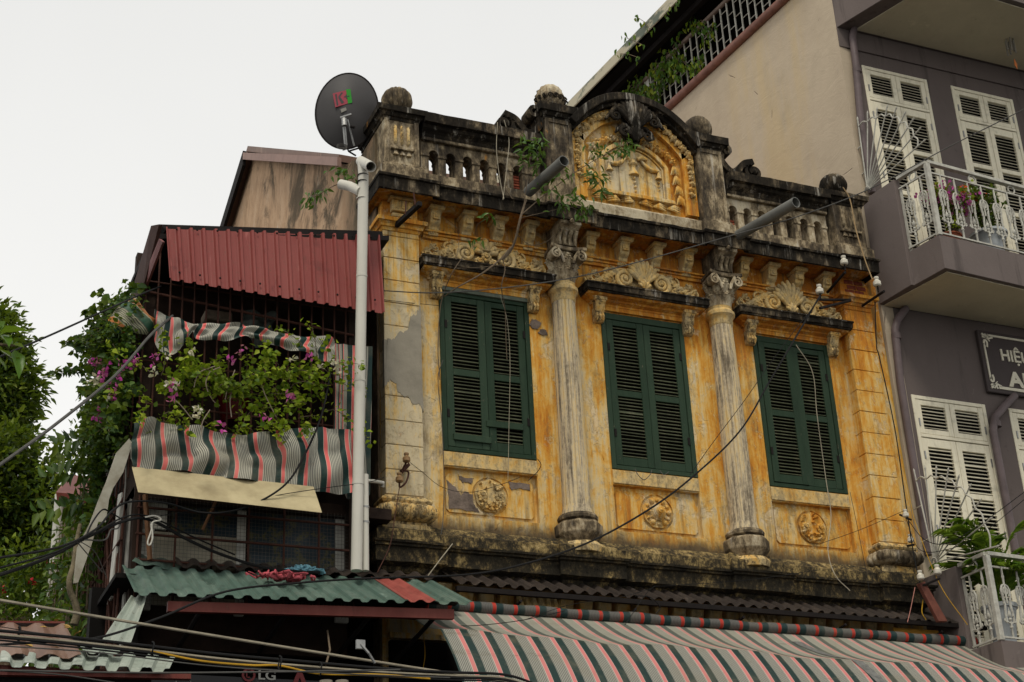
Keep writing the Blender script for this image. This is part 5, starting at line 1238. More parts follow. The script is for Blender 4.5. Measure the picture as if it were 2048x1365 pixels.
c_ = at(498, 1350, 11.88); part('round_logo', MB().ribbon([(c_.x+.045*math.cos(t), c_.z+.045*math.sin(t)) for t in [2*PI*i/24 for i in range(25)]], .008, 11.885, 11.90).box(c_.x-.02, c_.x-.012, 11.885, 11.90, c_.z-.02, c_.z+.02).box(c_.x-.02, c_.x+.008, 11.885, 11.90, c_.z-.022, c_.z-.014), LOGOR, sh)
c_ = at(516, 1358, 11.88); put_text('LG', .10, (c_.x, 11.893, c_.z-.0), sh, GRYT, .004, .002, sx=1.2); put_text("Life's Good", .035, (c_.x, 11.893, c_.z-.045), sh, GRYT, .004)
c_ = at(600, 1362, 11.88); part('red_mark', MB().prism([(c_.x-.08, c_.z-.08), (c_.x-.04, c_.z-.08), (c_.x+.0, c_.z+.03), (c_.x+.04, c_.z-.08), (c_.x+.08, c_.z-.08), (c_.x+.01, c_.z+.09), (c_.x-.01, c_.z+.09)][::-1], 11.885, 11.90), LOGOR, sh)
for px in (652, 684): c_ = at(px, 1362, 11.5); part('pillar', MB().lathe([(.05, 3.3), (.05, c_.z)], (c_.x, 11.5), 12), simple('dirty post %d' % px, (.26, .23, .18), .8, .4, 9, .003), sh)
part('junction_rod', MB().tube([at(655, 1262, 12), at(660, 1300, 11.7), at(652, 1330, 11.5)], .008, 6), BARK, sh)
# ---- bottom left lean-to roof
lr = thing('leanto_roof', 'rusty brown and pale corrugated lean-to roof in the bottom left corner', 'roof', (1.2, 10.9, 0))
fl, frr = at(-90, 1330, 10.5), at(338, 1347, 10.5); bl, brr = at(-90, 1303, 11.05), at(352, 1318, 11.05)
part('sheet', corrug(bl, brr, fl, frr, .155, .034, 2, .002, .12), GRYM, lr, label='pale sheet at the front edge')
part('sheet', corrug(at(-90, 1252, 11.6), at(128, 1255, 11.6), at(-90, 1314, 10.75), at(162, 1318, 10.75), .165, .030, 3, .002), RBRN, lr, label='rust brown sheet')
part('ridge', MB().poly3([at(-90, 1241, 11.6), at(130, 1243, 11.6), at(130, 1247, 11.6), at(-90, 1245, 11.6)], (0, .1, .0)), REDP, lr)
part('sheet', corrug(at(158, 1296, 11.0), at(238, 1300, 11.0), at(165, 1306, 10.8), at(240, 1312, 10.8), .15, .02), GRYM, lr, label='torn scrap of pale sheet')
part('beam', MB().poly3([at(-90, 1326, 10.56), at(382, 1348, 10.56), at(382, 1358, 10.56), at(-90, 1348, 10.56)], (0, .06, 0)), REDP, lr)
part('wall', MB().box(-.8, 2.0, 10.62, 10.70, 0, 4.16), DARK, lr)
for i in range(9):
    c_ = at(random.uniform(20, 150), random.uniform(1252, 1300), 11.2)
    tgt = c_
lt = []
for (px, py) in ((110, 1250), (125, 1256), (128, 1262), (95, 1262), (163, 1268), (68, 1301), (120, 1304)): lt.append(at(px, py, 11.05-.0*px)+Vector((0, 0, .02)))
leaves('fallen_leaves', lt, rdir(len(lt), 0, .8), np.tile([0, -.6, 1.0], (len(lt), 1)), RNG.uniform(.05, .09, len(lt)), .035, simple('dry leaf', (.40, .25, .07), .8, .3, 20, 0), lr, True)

# ================================================================== THE CAGED HOUSE ON THE LEFT
ch = thing('caged_house', 'narrow house with rusty cage balcony under a faded red corrugated sheet', 'house', (3.2, 13, 0))
WD = simple('dark brown boards', (.032, .019, .013), .85, .4, 8, .004)
part('back_wall', MB().box(2.2, 4.44, 13.5, 13.6, 3, 8.9), WD, ch)
part('side_wall', MB().box(2.16, 2.24, 12.62, 15.2, 4.2, 8.0), WD, ch)
part('floor', MB().box(2.16, 4.44, 12.66, 13.5, 6.14, 6.24), WD, ch)
part('ceiling', MB().poly3([(2.15, 12.5, 8.52), (4.43, 12.6, 8.95), (4.43, 13.6, 8.95), (2.15, 13.6, 8.52)], (0, 0, .05)), IRON, ch)
part('low_wall', MB().box(4.02, 4.12, 12.58, 13.5, 5.4, 8.6), WD, ch)
TLp, TRp, BLp, BRp = at(331, 458, 12.50), at(758, 474, 12.62), at(338, 560, 12.28), at(768, 628, 12.30)
part('red_sheet', corrug(TLp, TRp, BLp, BRp, .112, .026, 3, .001, .09, .32), REDM, ch)
part('top_flashing', MB().poly3([at(318, 449, 12.50), at(765, 463, 12.62), at(766, 474, 12.62), at(331, 460, 12.50)], (0, .3, .03)), IRON, ch)
for i in range(11):
    t = (i+.5)/11; a = TLp.lerp(TRp, t); b = BLp.lerp(BRp, t)
    for f_ in (.03, .86): c_ = a.lerp(b, f_); part('screw', MB().ball((c_.x, c_.y-.03, c_.z), .011, 6), IRON, ch)
# open left end: dark frame and a sloping red strip
part('end_panel', MB().poly3([atx(302, 452, 2.06), atx(318, 449, 2.10), atx(284, 585, 2.10), atx(258, 600, 2.06)], (.03, 0, 0)), simple('brown flashing', (.07, .035, .028), .7, .3, 9, .002), ch)
part('end_strip', MB().poly3([atx(318, 478, 2.10), atx(325, 484, 2.12), atx(284, 592, 2.12), atx(272, 590, 2.10)], (.02, 0, 0)), simple('mauve red strip', (.20, .07, .065), .6, .3, 9, .002), ch)
# cage
cg = part('cage', MB().tube([(2.12, 12.56, 8.02), (4.06, 12.56, 7.86)], .014, 6), RUST, ch); part('cage_rail', MB().tube([(2.12, 12.56, 6.62), (4.06, 12.56, 6.62)], .014, 6), RUST, cg)
bm_ = MB().tube([(0, 0, 0), (0, 0, 1.9)], .0085, 6).mesh('cage_bar'); bm_.materials.append(RUST)
for i in range(19): part('cage_bar', bm_, None, cg, (2.14+i*.108, 12.55, 6.55))
for z in (6.95, 7.35, 7.75, 8.12): part('cage_rail', MB().tube([(2.12, 12.555, z), (4.06, 12.555, z-.02)], .010, 6), RUST, cg)
for i in range(13): part('cage_bar', bm_, None, cg, (2.10, 12.65+i*.18, 6.3))
bl2 = MB().tube([(0, 0, 0), (0, 0, 1.9)], .012, 6).mesh('cage_bar'); bl2.materials.append(RUST)
for i in range(16): part('cage_bar', bl2, None, cg, (2.08, 12.65+i*.16, 4.3))
for z in (4.7, 5.05, 5.4, 5.75, 6.1): part('cage_rail', MB().tube([(2.07, 12.6, z), (2.07, 15.2, z)], .014, 6), RUST, cg)
for i in range(5): part('cage_brace', MB().tube([(2.06, 12.65+i*.4, 4.6), (2.06, 13.3+i*.4, 6.0)], .010, 6), RUST, cg)
for (y0, w_, mt_) in ((12.75, .10, OFFW), (13.15, .05, OFFW), (13.6, .30, CURT), (14.1, .06, OFFW)): part('flank_panel', MB().box(2.145, 2.16, y0, y0+w_, 4.9, 6.15), mt_, ch)
# lower windows behind rusty grid and wire mesh
wy = 12.74
part('lower_wall', MB().box(2.2, 4.06, wy+.03, wy+.09, 4.9, 6.14), WD, ch)
for (a, b, mt, nm) in ((2.36, 3.06, CURT, 'curtain'), (3.16, 3.94, FILM, 'film_pane')): part(nm, MB().box(a, b, wy, wy+.02, 5.25, 5.88 if nm == 'curtain' else 6.12), mt, ch)
part('film_pane', MB().box(2.50, 3.06, wy-.002, wy+.018, 5.885, 6.12), FILM, ch)
for (a, b, z0_) in ((2.24, 2.36, 5.2), (3.06, 3.14, 5.2), (3.94, 4.06, 5.2), (2.36, 2.46, 5.90)): part('window_frame', MB().box(a, b, wy-.01, wy+.03, z0_, 6.13), OFFW, ch, bevel=.004)
for i in range(7): part('grid_bar', MB().tube([(2.2+i*.31, 12.60, 5.2), (2.2+i*.31, 12.60, 6.14)], .010, 6), RUST, ch)
for z in (5.36, 5.58, 5.80, 6.03): part('grid_bar', MB().tube([(2.18, 12.595, z), (4.08, 12.595, z)], .011, 6), RUST, ch)
wm = MB()
for i in range(58): wm.box(2.2+i*.032, 2.2+i*.032+.0022, 12.622, 12.624, 5.2, 6.14)
for i in range(29): wm.box(2.2, 4.06, 12.6245, 12.6265, 5.22+i*.032, 5.222+i*.032)
q = part('wire_mesh', wm, simple('mesh wire', (.11, .10, .085), .6, .3, 30, 0), ch); q['kind'] = 'stuff'
part('diagonal_strut', MB().tube([at(290, 990, 12.58), at(300, 1120, 12.58)], .022, 4).tube([at(433, 1000, 12.5), at(405, 1060, 12.5)], .012, 4), simple('bare timber', (.20, .10, .05), .8, .4, 12, .003), ch)
part('panel_slat', MB().poly3([atx(236, 990, 2.06), atx(243, 985, 2.06), atx(222, 1195, 2.06), atx(214, 1210, 2.06)], (.02, 0, 0)), OFFW, ch)
# things stored behind the bars
solo('storage_box', MB().box(2.75, 3.0, 12.9, 13.1, 8.0, 8.1), simple('mottled carton', (.25, .20, .15), .9, .4, 20, .002), 'small mottled box high behind the cage bars', 'box', bevel=.01)
solo('red_bucket', MB().lathe([(.10, 6.98), (.15, 7.25), (.16, 7.25), (.145, 7.22)], (3.02, 12.85), 20), simple('red plastic', (.07, .004, .004), .4, .1, 5, 0), 'dark red bucket standing behind the cage bars', 'bucket', smooth=True)
cl = grid(lambda u, v: (3.03+.30*u+.02*math.sin(v*9), 12.66+.04*math.sin(u*11+v*3), 8.02-.34*v*(1-.5*abs(u-.45))+.02*math.sin(u*9)), 14, 12)
solo('hung_cloth', cl, simple('grey green cloth', (.075, .085, .075), .9, .4, 9, .004), 'limp grey cloth hung high inside the cage', 'cloth', smooth=True)

# ---- tarpaulins
def strip(name, cols, Y, mat, label, folds=.03, n=14, scale=1.0, freq=1.0, u0=0.0, group=None, seed=1):
    rr = random.Random(seed); A = [at(a, b, Y) for a, b, _, _ in cols]; B = [at(c, d, Y-.02) for _, _, c, d in cols]
    A2 = cr(A, 6); B2 = cr(B, 6); N_ = len(A2); U = [0]
    for i in range(1, N_): U.append(U[-1]+max((A2[i]-A2[i-1]).length, (B2[i]-B2[i-1]).length))
    ph = [rr.uniform(0, 6.28) for _ in range(6)]; mb = MB(); uv = []
    for j in range(n+1):
        v = j/n
        for i in range(N_):
            p = A2[i].lerp(B2[i], v); u = U[i]
            d = folds*(math.sin(u*9*freq+ph[0]+v*2.1)*.5+math.sin(u*17*freq+ph[1]-v*4)*.3+math.sin(v*7+ph[2]+u*3)*.45+math.sin(u*31*freq+v*9+ph[3])*.12)
            mb.v.append((p.x+d*.25, p.y-abs(d)*1.0-.02*math.sin(PI*v), p.z+d*.12)); uv.append((u+u0+.012*math.sin(v*6+ph[4]), v))
    for j in range(n):
        for i in range(N_-1): a = j*N_+i; mb.f.append((a, a+1, a+N_+1, a+N_))
    mb.uv = uv
    return solo(name, mb, mat, label, 'tarp', group, smooth=True, angle=80)
strip('striped_tarp', [(306, 622, 306, 668), (322, 628, 316, 700), (345, 636, 346, 712), (366, 642, 369, 686), (386, 650, 386, 666), (405, 648, 392, 682), (440, 650, 425, 682), (475, 648, 456, 683), (493, 654, 493, 676), (528, 660, 524, 683), (575, 669, 566, 701), (610, 675, 604, 710), (648, 679, 640, 723), (669, 684, 668, 733)], 12.40, TARP, 'bunched striped tarpaulin strung across the cage below the red sheet', .055, 18, freq=1.1, group='striped tarpaulins on the cage', seed=3)
strip('striped_tarp', [(263, 850, 260, 936), (300, 842, 296, 940), (345, 850, 345, 945), (400, 855, 398, 950), (440, 868, 440, 957), (480, 871, 485, 962), (520, 870, 530, 968), (580, 858, 588, 978), (640, 857, 648, 986), (672, 860, 678, 990), (700, 862, 704, 990)], 12.36, TARP, 'wide striped tarpaulin hanging below the flowering creeper', .075, 20, freq=.9, group='striped tarpaulins on the cage', seed=8)
strip('striped_tarp', [(668, 688, 668, 862), (690, 690, 690, 990), (712, 692, 710, 991), (744, 694, 738, 992)], 12.46, TARP, 'narrow vertical striped tarpaulin behind the white drain pipe', .02, 20, u0=.0, group='striped tarpaulins on the cage', seed=5)
def dome(name, poly, Y, bul, mat, label, cat, rings=7, seed=1, noise=.02, uvrot=0.0):
    rr = random.Random(seed); P = [at(x, y, Y) for x, y in poly]; n = len(P); c = sum(P, Vector())/n; mb = MB(); uv = []
    for side in (-1, 1):
        base = len(mb.v)
        for k_ in range(rings+1):
            f_ = 1-k_/rings
            for p in P:
                q = c.lerp(p, f_); dn = noise*math.sin(q.x*37+q.z*23+side)*math.sin(k_*1.3)
                mb.v.append((q.x, q.y+side*(bul*math.sqrt(max(0, 1-f_*f_)))+dn, q.z)); uv.append((q.x*math.cos(uvrot)+q.z*math.sin(uvrot), 0))
        for k_ in range(rings):
            for i in range(n): a = base+k_*n+i; b_ = base+k_*n+(i+1) % n; mb.f.append((a, b_, b_+n, a+n))
    mb.uv = uv; return solo(name, mb, mat, label, cat, smooth=True, angle=60)
dome('rolled_tarp', [(254, 600), (272, 593), (284, 612), (300, 634), (314, 640), (306, 655), (294, 670), (280, 668), (258, 665), (236, 668), (222, 660), (216, 640), (232, 618)], 12.45, .06, SACK, 'faded green and orange tarpaulin bundled at the cage corner', 'tarp', uvrot=.9)
solo('cream_valance', MB().poly3([at(264, 937, 12.30), at(628, 977, 12.30), at(644, 1026, 12.10), at(276, 985, 12.10)], (0, .012, .02)), VAL, 'long cream sheet metal flap below the wide striped tarpaulin', 'metal flap', bevel=.003)
W8 = [(540, 60), (562, 92), (500, 290), (430, 400), (404, 470), (380, 630), (330, 628), (282, 790), (192, 1042), (160, 1048), (186, 800), (270, 640), (330, 480), (384, 350), (450, 160)]
solo('broken_flap', MB().poly3([at(100+x/3.4125, 860+y/3.4125, 12.30+.0002*y) for x, y in W8][::-1], (0, .015, 0)), simple('chalky white flap', (.44, .42, .34), .7, .35, 5, .003, dark=(.20, .16, .10)), 'torn pale sheet metal flap dangling at the cage corner', 'metal flap')

# ---- rags on the canopy
def rag(name, c, w_, d_, mat, label, seed):
    rr = random.Random(seed); o = MB()
    for i in range(15):
        u = i/14; px = c[0]+(u-.5)*w_+rr.uniform(-.04, .04); k_ = 1-.7*abs(u-.55)*1.4
        pts = [Vector((px+rr.uniform(-.07, .07), c[1]+rr.uniform(-d_, d_), c[2]+rr.uniform(.0, .05)*k_+.01)) for _ in range(5)]
        o.tube(cr(pts, 3), [rr.uniform(.012, .026)*max(.4, k_) for _ in range(13)], 6, True, .5)
    return solo(name, o, mat, label, 'rag', smooth=True)
a = at(560, 1160, 12.1); rag('pink_rag', (a.x, 12.1, a.z), .40, .10, CLOTHP, 'crumpled pink red rag lying on the green canopy', 4)
a = at(612, 1142, 12.45); rag('blue_rag', (a.x, 12.45, a.z-.02), .28, .04, CLOTHB, 'light blue cloth lying along the top of the green canopy', 6)

# ================================================================== PIPES AND DISH
dp = thing('white_drain_pipe', 'tall white plastic drain pipe with open tee at the top beside the yellow house', 'drain pipe', at(713, 1142, 12.25))
a, b = at(727, 350, 12.25), at(713, 1142, 12.25)
part('riser', MB().tube([a, b], .049, 20), PVC, dp, smooth=True, angle=60)
j = at(727, 330, 12.25); part('tee_branch', MB().pipe(at(722, 323, 12.36), at(742, 334, 12.02), .050, .006, 24), PVC, dp, smooth=True)
part('tee_cap', MB().tube([a+Vector((0, 0, -.02)), j+Vector((-.005, .02, .02))], [.049, .046], 16), PVC, dp, smooth=True)
part('side_branch', MB().tube([at(681, 369, 12.5), at(700, 373, 12.42), at(722, 384, 12.25)], [.048, .047, .047], 16), PVC, dp, smooth=True)
for (px, py, d) in ((726, 352, 14), (725, 365, 14), (724, 398, 5)): c_ = at(px, py, 12.25); part('collar', MB().lathe([(.053, c_.z-.004), (.053, c_.z+.004)], (c_.x, 12.25), 24), IRON if d > 5 else PVC, dp, smooth=True)
for f_ in (.28, .55, .8): c_ = a.lerp(b, f_); part('clip', MB().lathe([(.052, c_.z-.012), (.052, c_.z+.012)], (c_.x, c_.y), 24), PVC, dp, smooth=True)
sp_ = thing('thin_drain_pipe', 'short thin white drain pipe strapped beside the tall drain pipe', 'drain pipe', at(731, 1142, 12.28))
part('riser', MB().tube([at(730, 950, 12.28), at(731, 1142, 12.28)], .031, 14), PVC, sp_, smooth=True); part('elbow', MB().tube([at(729, 962, 12.28), at(748, 963, 12.5), at(766, 966, 12.6), at(765, 974, 12.62)], .016, 10), PVC, sp_, smooth=True)
for i, py in enumerate((1015, 1045)): c_ = at(731, py, 12.28); part('strap', MB().lathe([(.034, c_.z-.008), (.034, c_.z+.008)], (c_.x, c_.y), 20), GALV, sp_)
for (a, b, nm) in ((at(1057, 384, 12.62), at(1128, 322, 11.95), 'left'), (at(1477, 471, 12.60), at(1592, 405, 11.72), 'right')):
    solo('spout_pipe', MB().pipe(a, b, .058, .007, 24), PVCG, 'grey plastic rainwater spout poking out of the parapet, %s' % ('the one among the fig leaves' if nm == 'left' else 'in front of the right balustrade'), 'spout', 'grey rainwater spouts', smooth=True, angle=50)
ds = thing('satellite_dish', 'dark grey satellite dish with a red and green logo beside the corner pier', 'satellite dish', at(700, 306, 13.3))
c_ = at(694, 222, 13.3); ax1 = at(750, 222, 13.3)-c_; rx, rz_ = ax1.length*1.0, (at(694, 152, 13.3)-at(694, 293, 13.3)).length/2
dmb = MB(); nrm = Vector((-.28, -1, -.05)).normalized(); q1 = nrm.cross(Vector((0, 0, 1))).normalized(); q2 = q1.cross(nrm).normalized()
if q1.x < 0: q1 = -q1
if q2.z < 0: q2 = -q2
for side, off in ((0, 0), (1, .018)):
    for k_ in range(13):
        r_ = k_/12
        for i in range(48):
            t = 2*PI*i/48; p = c_+q1*(r_*rx*1.03*math.cos(t))+q2*(r_*rz_*1.04*math.sin(t))+q1*(.03*math.sin(t)*r_)-nrm*(.13*r_*r_-.13+off); dmb.v.append(tuple(p))
for s_ in (0, 1):
    for k_ in range(12):
        for i in range(48): a = s_*624+k_*48+i; b = s_*624+k_*48+(i+1) % 48; dmb.f.append((a, b, b+48, a+48))
for i in range(48): a = 12*48+i; b = 12*48+(i+1) % 48; dmb.f.append((a, b, b+624, a+624))
part('reflector', dmb, DISH, ds, smooth=True, angle=50)
part('rim', MB().tube([c_+q1*(rx*1.03*math.cos(t))+q2*(rz_*1.04*math.sin(t))+q1*(.03*math.sin(t))-nrm*(-.0) for t in [2*PI*i/48 for i in range(49)]], .010, 6), IRON, ds, smooth=True)
dfr = nrm*.145
def dpt(px, py, o=0.0):   # a point on the flat front of the dish print
    r = ray(px, py); C0 = c_+nrm*(.134+o); t = nrm.dot(C0-Vector((0, 0, CZ)))/nrm.dot(r); return Vector((0, 0, CZ))+r*t
def Z2(x, y): return (620+x/8.533, 140+y/8.533)
def pr3(pts, o=.0): return MB().poly3([dpt(*Z2(x, y), o) for x, y in pts], -nrm*.012)
part('logo_red', pr3([(388, 405), (615, 350), (645, 575), (432, 640)]), PRED, ds)
part('logo_letter', pr3([(428, 418), (456, 411), (484, 602), (456, 610)], .002), DISH, ds); part('logo_letter', pr3([(535, 385), (560, 390), (513, 460), (580, 550), (560, 575), (535, 570), (484, 480), (486, 452)], .002), DISH, ds)
part('logo_letter', pr3([(582, 452), (612, 446), (608, 425), (622, 420), (628, 445), (672, 440), (675, 452), (630, 460), (636, 490), (622, 492), (615, 463), (585, 468)], .003), DISH, ds)
part('logo_green', pr3([(615, 335), (690, 330), (720, 560), (650, 578)], .001), PGRN, ds)
part('sticker', pr3([(520, 672), (612, 640), (625, 690), (535, 732)]), PGRY, ds)
part('clamp', MB().tube([dpt(*Z2(515, 820), .03), dpt(*Z2(705, 760), .03)], .014, 6), GALV, ds)
part('mount', MB().tube([dpt(*Z2(580, 840), .05), dpt(*Z2(590, 960), .06)], .028, 8), GALV, ds)
ft = at(694, 306, 13.25)
for x0, x1 in ((560, 600), (588, 625), (640, 755)): part('strut', MB().tube([dpt(*Z2(x0, 850), .06), Vector(at(620+x1/8.533, 140+1300/8.533, 13.2))], .011, 6), GALV, ds)
part('arm_stub', MB().tube([dpt(*Z2(690, 965), .06), dpt(*Z2(765, 985), .06)], .016, 8), IRON, ds)
part('cable_coil', MB().tube([at(684+10*math.cos(t), 291+4.5*math.sin(t)+t*.4, 13.15) for t in [i*.4 for i in range(36)]], .005, 5), WIREG, ds, smooth=True)
part('foot', MB().tube([at(692, 290, 13.2), at(697, 303, 13.2), at(720, 296, 13.3)], .010, 6).tube([at(697, 303, 13.2), at(712, 312, 13.2)], .010, 6), IRON, ds)

# ================================================================== IRON BRACKETS AND INSULATORS
def tp(parent, name, pts, r_, mat, **k): return part(name, MB().tube(pts, r_, 6), mat, parent, **k)
ib = thing('iron_bracket', 'rusty angle iron bracket jutting from the top of the left pilaster', 'bracket', at(786, 459, 12.85))
a, b = at(786, 457, 12.86), at(836, 411, 12.35); part('arm', MB().poly3([a, b, b+Vector((0, 0, .05)), a+Vector((0, 0, .05))], (.045, 0, 0)), IRON, ib, bevel=.003)
part('pin', MB().tube([at(831, 412, 12.4), at(827, 385, 12.4)], .009, 6).tube([at(811, 430, 12.6), at(812, 403, 12.6)], .008, 6), RUST, ib)
def insulator(parent, p, s_=1.0, mat=PORC, up=1):
    return part('insulator', MB().lathe([(.030*s_, p.z), (.042*s_, p.z+.012*s_), (.042*s_, p.z+.05*s_), (.028*s_, p.z+.065*s_), (.020*s_, p.z+.075*s_), (.028*s_, p.z+.09*s_), (.026*s_, p.z+.105*s_), (.008, p.z+.11*s_)], (p.x, p.y), 16), mat, parent, smooth=True, angle=40)
ir = thing('insulator_rack', 'iron cross arm with porcelain insulators at the top of the right pilaster', 'insulator rack', at(1700, 600, 12.6))
for a, b in (((1640, 600, 12.35), (1700, 600, 12.75)), ((1700, 602, 12.7), (1640, 617, 12.3)), ((1655, 585, 12.85), (1690, 545, 12.3)), ((1725, 612, 12.85), (1768, 583, 12.3))): tp(ir, 'arm', [at(*a), at(*b)], .016, IRON)
for (px, py, s_) in ((1689, 530, 1.0), (1640, 588, 1.0), (1755, 573, 1.05)): p = at(px, py, 12.35); insulator(ir, p, s_); tp(ir, 'pin', [p+Vector((0, 0, -.07)), p], .010, IRON)
il = thing('insulator_bracket', 'rusty bracket with two brown insulators low on the left pilaster', 'insulator rack', at(803, 975, 12.75))
for (px, py) in ((813, 925), (799, 965)): p = at(px, py, 12.72); insulator(il, p, .85, simple('brown glazed porcelain %d' % px, (.28, .17, .08), .35, .5, 40, 0))
tp(il, 'hook', cr([at(813, 925, 12.72), at(806, 940, 12.78), at(817, 945, 12.76), at(812, 965, 12.75), at(800, 975, 12.74), at(799, 965, 12.72)], 5), .009, RUST)
part('plate', MB().poly3([at(799, 942, 12.84), at(815, 928, 12.84), at(818, 934, 12.84), at(803, 950, 12.84)], (0, -.04, 0)), RUST, il)
ir2 = thing('insulator_pair', 'weathered bracket with small insulators at the foot of the right pilaster', 'insulator rack', at(1815, 1040, 12.7))
for (px, py, s_) in ((1812, 1035, .8), (1822, 1085, .8)): insulator(ir2, at(px, py, 12.66), s_)
tp(ir2, 'arm', [at(1800, 1030, 12.8), at(1822, 1040, 12.6)], .012, IRON); tp(ir2, 'arm', [at(1815, 1092, 12.8), at(1828, 1090, 12.6)], .012, IRON)
ir3 = thing('insulator_pair', 'white insulators on an iron arm beside the lower balcony fin wall', 'insulator rack', at(1865, 1150, 12.4))
for (px, py, s_) in ((1876, 1150, 1.0), (1842, 1160, .9)): insulator(ir3, at(px, py, 12.4), s_)
tp(ir3, 'arm', [at(1845, 1172, 12.45), at(1880, 1157, 12.35)], .012, IRON)
solo('leaning_beam', MB().poly3([at(1838, 1167, 12.45), at(1850, 1163, 12.45), at(1896, 1243, 12.35), at(1878, 1243, 12.35)], (0, .05, 0)), simple('rust brown channel iron', (.14, .05, .035), .8, .4, 8, .003), 'rust brown steel channel leaning beside the lower balcony', 'beam', bevel=.004)

# ================================================================== CABLES
def cable(pts, r_, mat, label, group='cables crossing the facade', sag=0, name='cable', n=8):
    P = cr([at(*p) for p in pts], n)
    return solo(name, MB().tube(P, r_, 6), mat, label, 'cable', group, smooth=True)
cable([(-60, 975, 9.5), (0, 930, 9.8), (110, 850, 10.4), (230, 752, 11.2), (300, 672, 11.9), (345, 632, 12.45)], 0.0116, WIREG, 'thick grey cable rising from the left edge to the tarpaulin', n=10)
cable([(-60, 740, 9.8), (0, 714, 10), (100, 671, 10.6), (200, 626, 11.3), (280, 590, 12), (322, 573, 12.5)], 0.0082, WIRE, 'black cable rising from the left edge to the cage top')
cable([(2120, 180, 10.6), (2048, 219, 10.9), (1900, 293, 11.3), (1740, 378, 11.7), (1600, 432, 12.0), (1475, 468, 12.2), (1300, 518, 12.35), (1150, 555, 12.45), (1000, 577, 12.5), (870, 586, 12.6), (768, 582, 12.84)], 0.0061, WIREG, 'long grey wire sagging across the upper facade between the two houses', n=10)
cable([(1640, 592, 12.3), (1612, 640, 12.25), (1540, 762, 12.1), (1480, 862, 12.0), (1390, 950, 11.9), (1300, 1018, 11.8), (1180, 1084, 11.7), (1050, 1128, 11.6), (930, 1150, 11.5), (740, 1157, 11.4), (600, 1166, 11.3), (450, 1184, 11.1), (320, 1236, 10.9), (200, 1275, 10.7), (100, 1284, 10.4), (0, 1290, 10.2), (-60, 1300, 10)], 0.0088, WIRE, 'long black cable looping down from the insulator rack to the green canopy', n=10)
cable([(1641, 596, 12.28), (1560, 700, 12.2), (1490, 800, 12.15), (1430, 880, 12.1), (1380, 950, 12.0)], 0.0034, WIRE, 'thin black wire beside the long looping cable')
cable([(-60, 1166, 10), (0, 1150, 10.3), (100, 1114, 10.9), (180, 1072, 11.5), (250, 1042, 12), (300, 1040, 12.3), (380, 1082, 12.35), (450, 1112, 12.38), (540, 1138, 12.4), (640, 1146, 12.42)], 0.0129, WIRE, 'thickest black cable of the knotted bundle on the left')
cable([(-60, 1150, 10.1), (0, 1136, 10.3), (110, 1105, 10.9), (190, 1066, 11.5), (250, 1034, 12), (300, 1034, 12.28), (390, 1076, 12.35), (470, 1110, 12.38)], 0.0068, WIRE, 'thinner black cable lying on the knotted bundle')
cable([(-60, 1128, 10.0), (0, 1116, 10.2), (120, 1094, 10.9), (190, 1060, 11.5), (225, 1022, 11.9), (260, 1004, 12.1), (330, 1006, 12.15), (400, 1025, 12.15), (460, 1023, 12.15), (520, 1003, 12.15), (575, 965, 12.15), (612, 905, 12.2), (640, 840, 12.25), (655, 780, 12.3), (668, 700, 12.4)], 0.0088, WIRE, 'black cable curving up past the cream flap to the cage', n=10)
cable([(170, 1078, 11.3), (185, 1045, 11.6), (205, 1020, 11.9), (222, 1026, 12), (245, 1040, 12.1)], 0.0068, WIRE, 'short black cable loop above the knotted bundle')
cable([(170, 1080, 11.3), (210, 1080, 11.8), (222, 1060, 12.0), (240, 1050, 12.1), (250, 980, 12.3), (252, 900, 12.4)], 0.0061, WIREG, 'grey conduit climbing the cage corner from the knotted bundle')
cable([(320, 1032, 12.2), (420, 1016, 12.2), (560, 990, 12.2), (660, 975, 12.2), (735, 965, 12.3), (768, 955, 12.6)], 0.0034, WIRE, 'thin black wire running under the cream flap')
cable([(155, 1085, 11.2), (180, 1115, 11.5), (205, 1145, 11.7)], 0.0041, WIREG, 'thin grey wire hanging from the bundle, the shorter of two'); cable([(158, 1082, 11.2), (190, 1105, 11.5), (214, 1158, 11.7)], 0.0034, WIREG, 'thin grey wire hanging from the bundle, the longer of two')
cable([(-60, 1190, 9.2), (0, 1201, 9.3), (330, 1256, 9.6), (740, 1322, 10.0), (1000, 1362, 10.2), (1100, 1378, 10.3)], 0.0095, WIREW, 'straight pale conduit slanting across the lower left')
WRS = .62
G2 = 'street cable bundle along the bottom'
for k_, (dy, r_, mt, lab) in enumerate(((0, .015, WIRE, 'topmost black cable of the street bundle'), (8, .012, WIREW, 'pale cable of the street bundle just below the topmost'), (13, .014, WIRE, 'thick black cable in the middle of the street bundle'), (19, .009, WIRE, 'thin black cable in the middle of the street bundle'))):
    cable([(-60, 1257+dy, 9.0), (0, 1262+dy, 9.0), (150, 1276+dy, 9.1), (300, 1293+dy, 9.2), (450, 1310+dy*1.1, 9.3), (600, 1323+dy*1.1, 9.4), (760, 1337+dy*.9, 9.5), (900, 1345+dy*.8, 9.6), (1010, 1350+dy*.8, 9.7), (1080, 1372+dy, 9.8)], r_*WRS, mt, lab, G2)
cable([(300, 1302, 9.2), (400, 1322, 9.25), (500, 1331, 9.3), (560, 1332, 9.35), (640, 1348, 9.4), (760, 1350, 9.45), (860, 1358, 9.5)], 0.0068, WIREY, 'yellow cable showing below the street bundle', G2)
cable([(-60, 1288, 9.0), (0, 1292, 9.0), (200, 1306, 9.1), (420, 1332, 9.2), (640, 1346, 9.3), (900, 1356, 9.4)], 0.0041, WIREG, 'thin grey cable below the street bundle', G2)
cable([(-60, 1338, 8.8), (0, 1341, 8.8), (300, 1346, 8.9), (560, 1344, 9.0), (800, 1340, 9.2)], 0.0054, WIREG, 'flat grey cable nearest the bottom edge', G2)
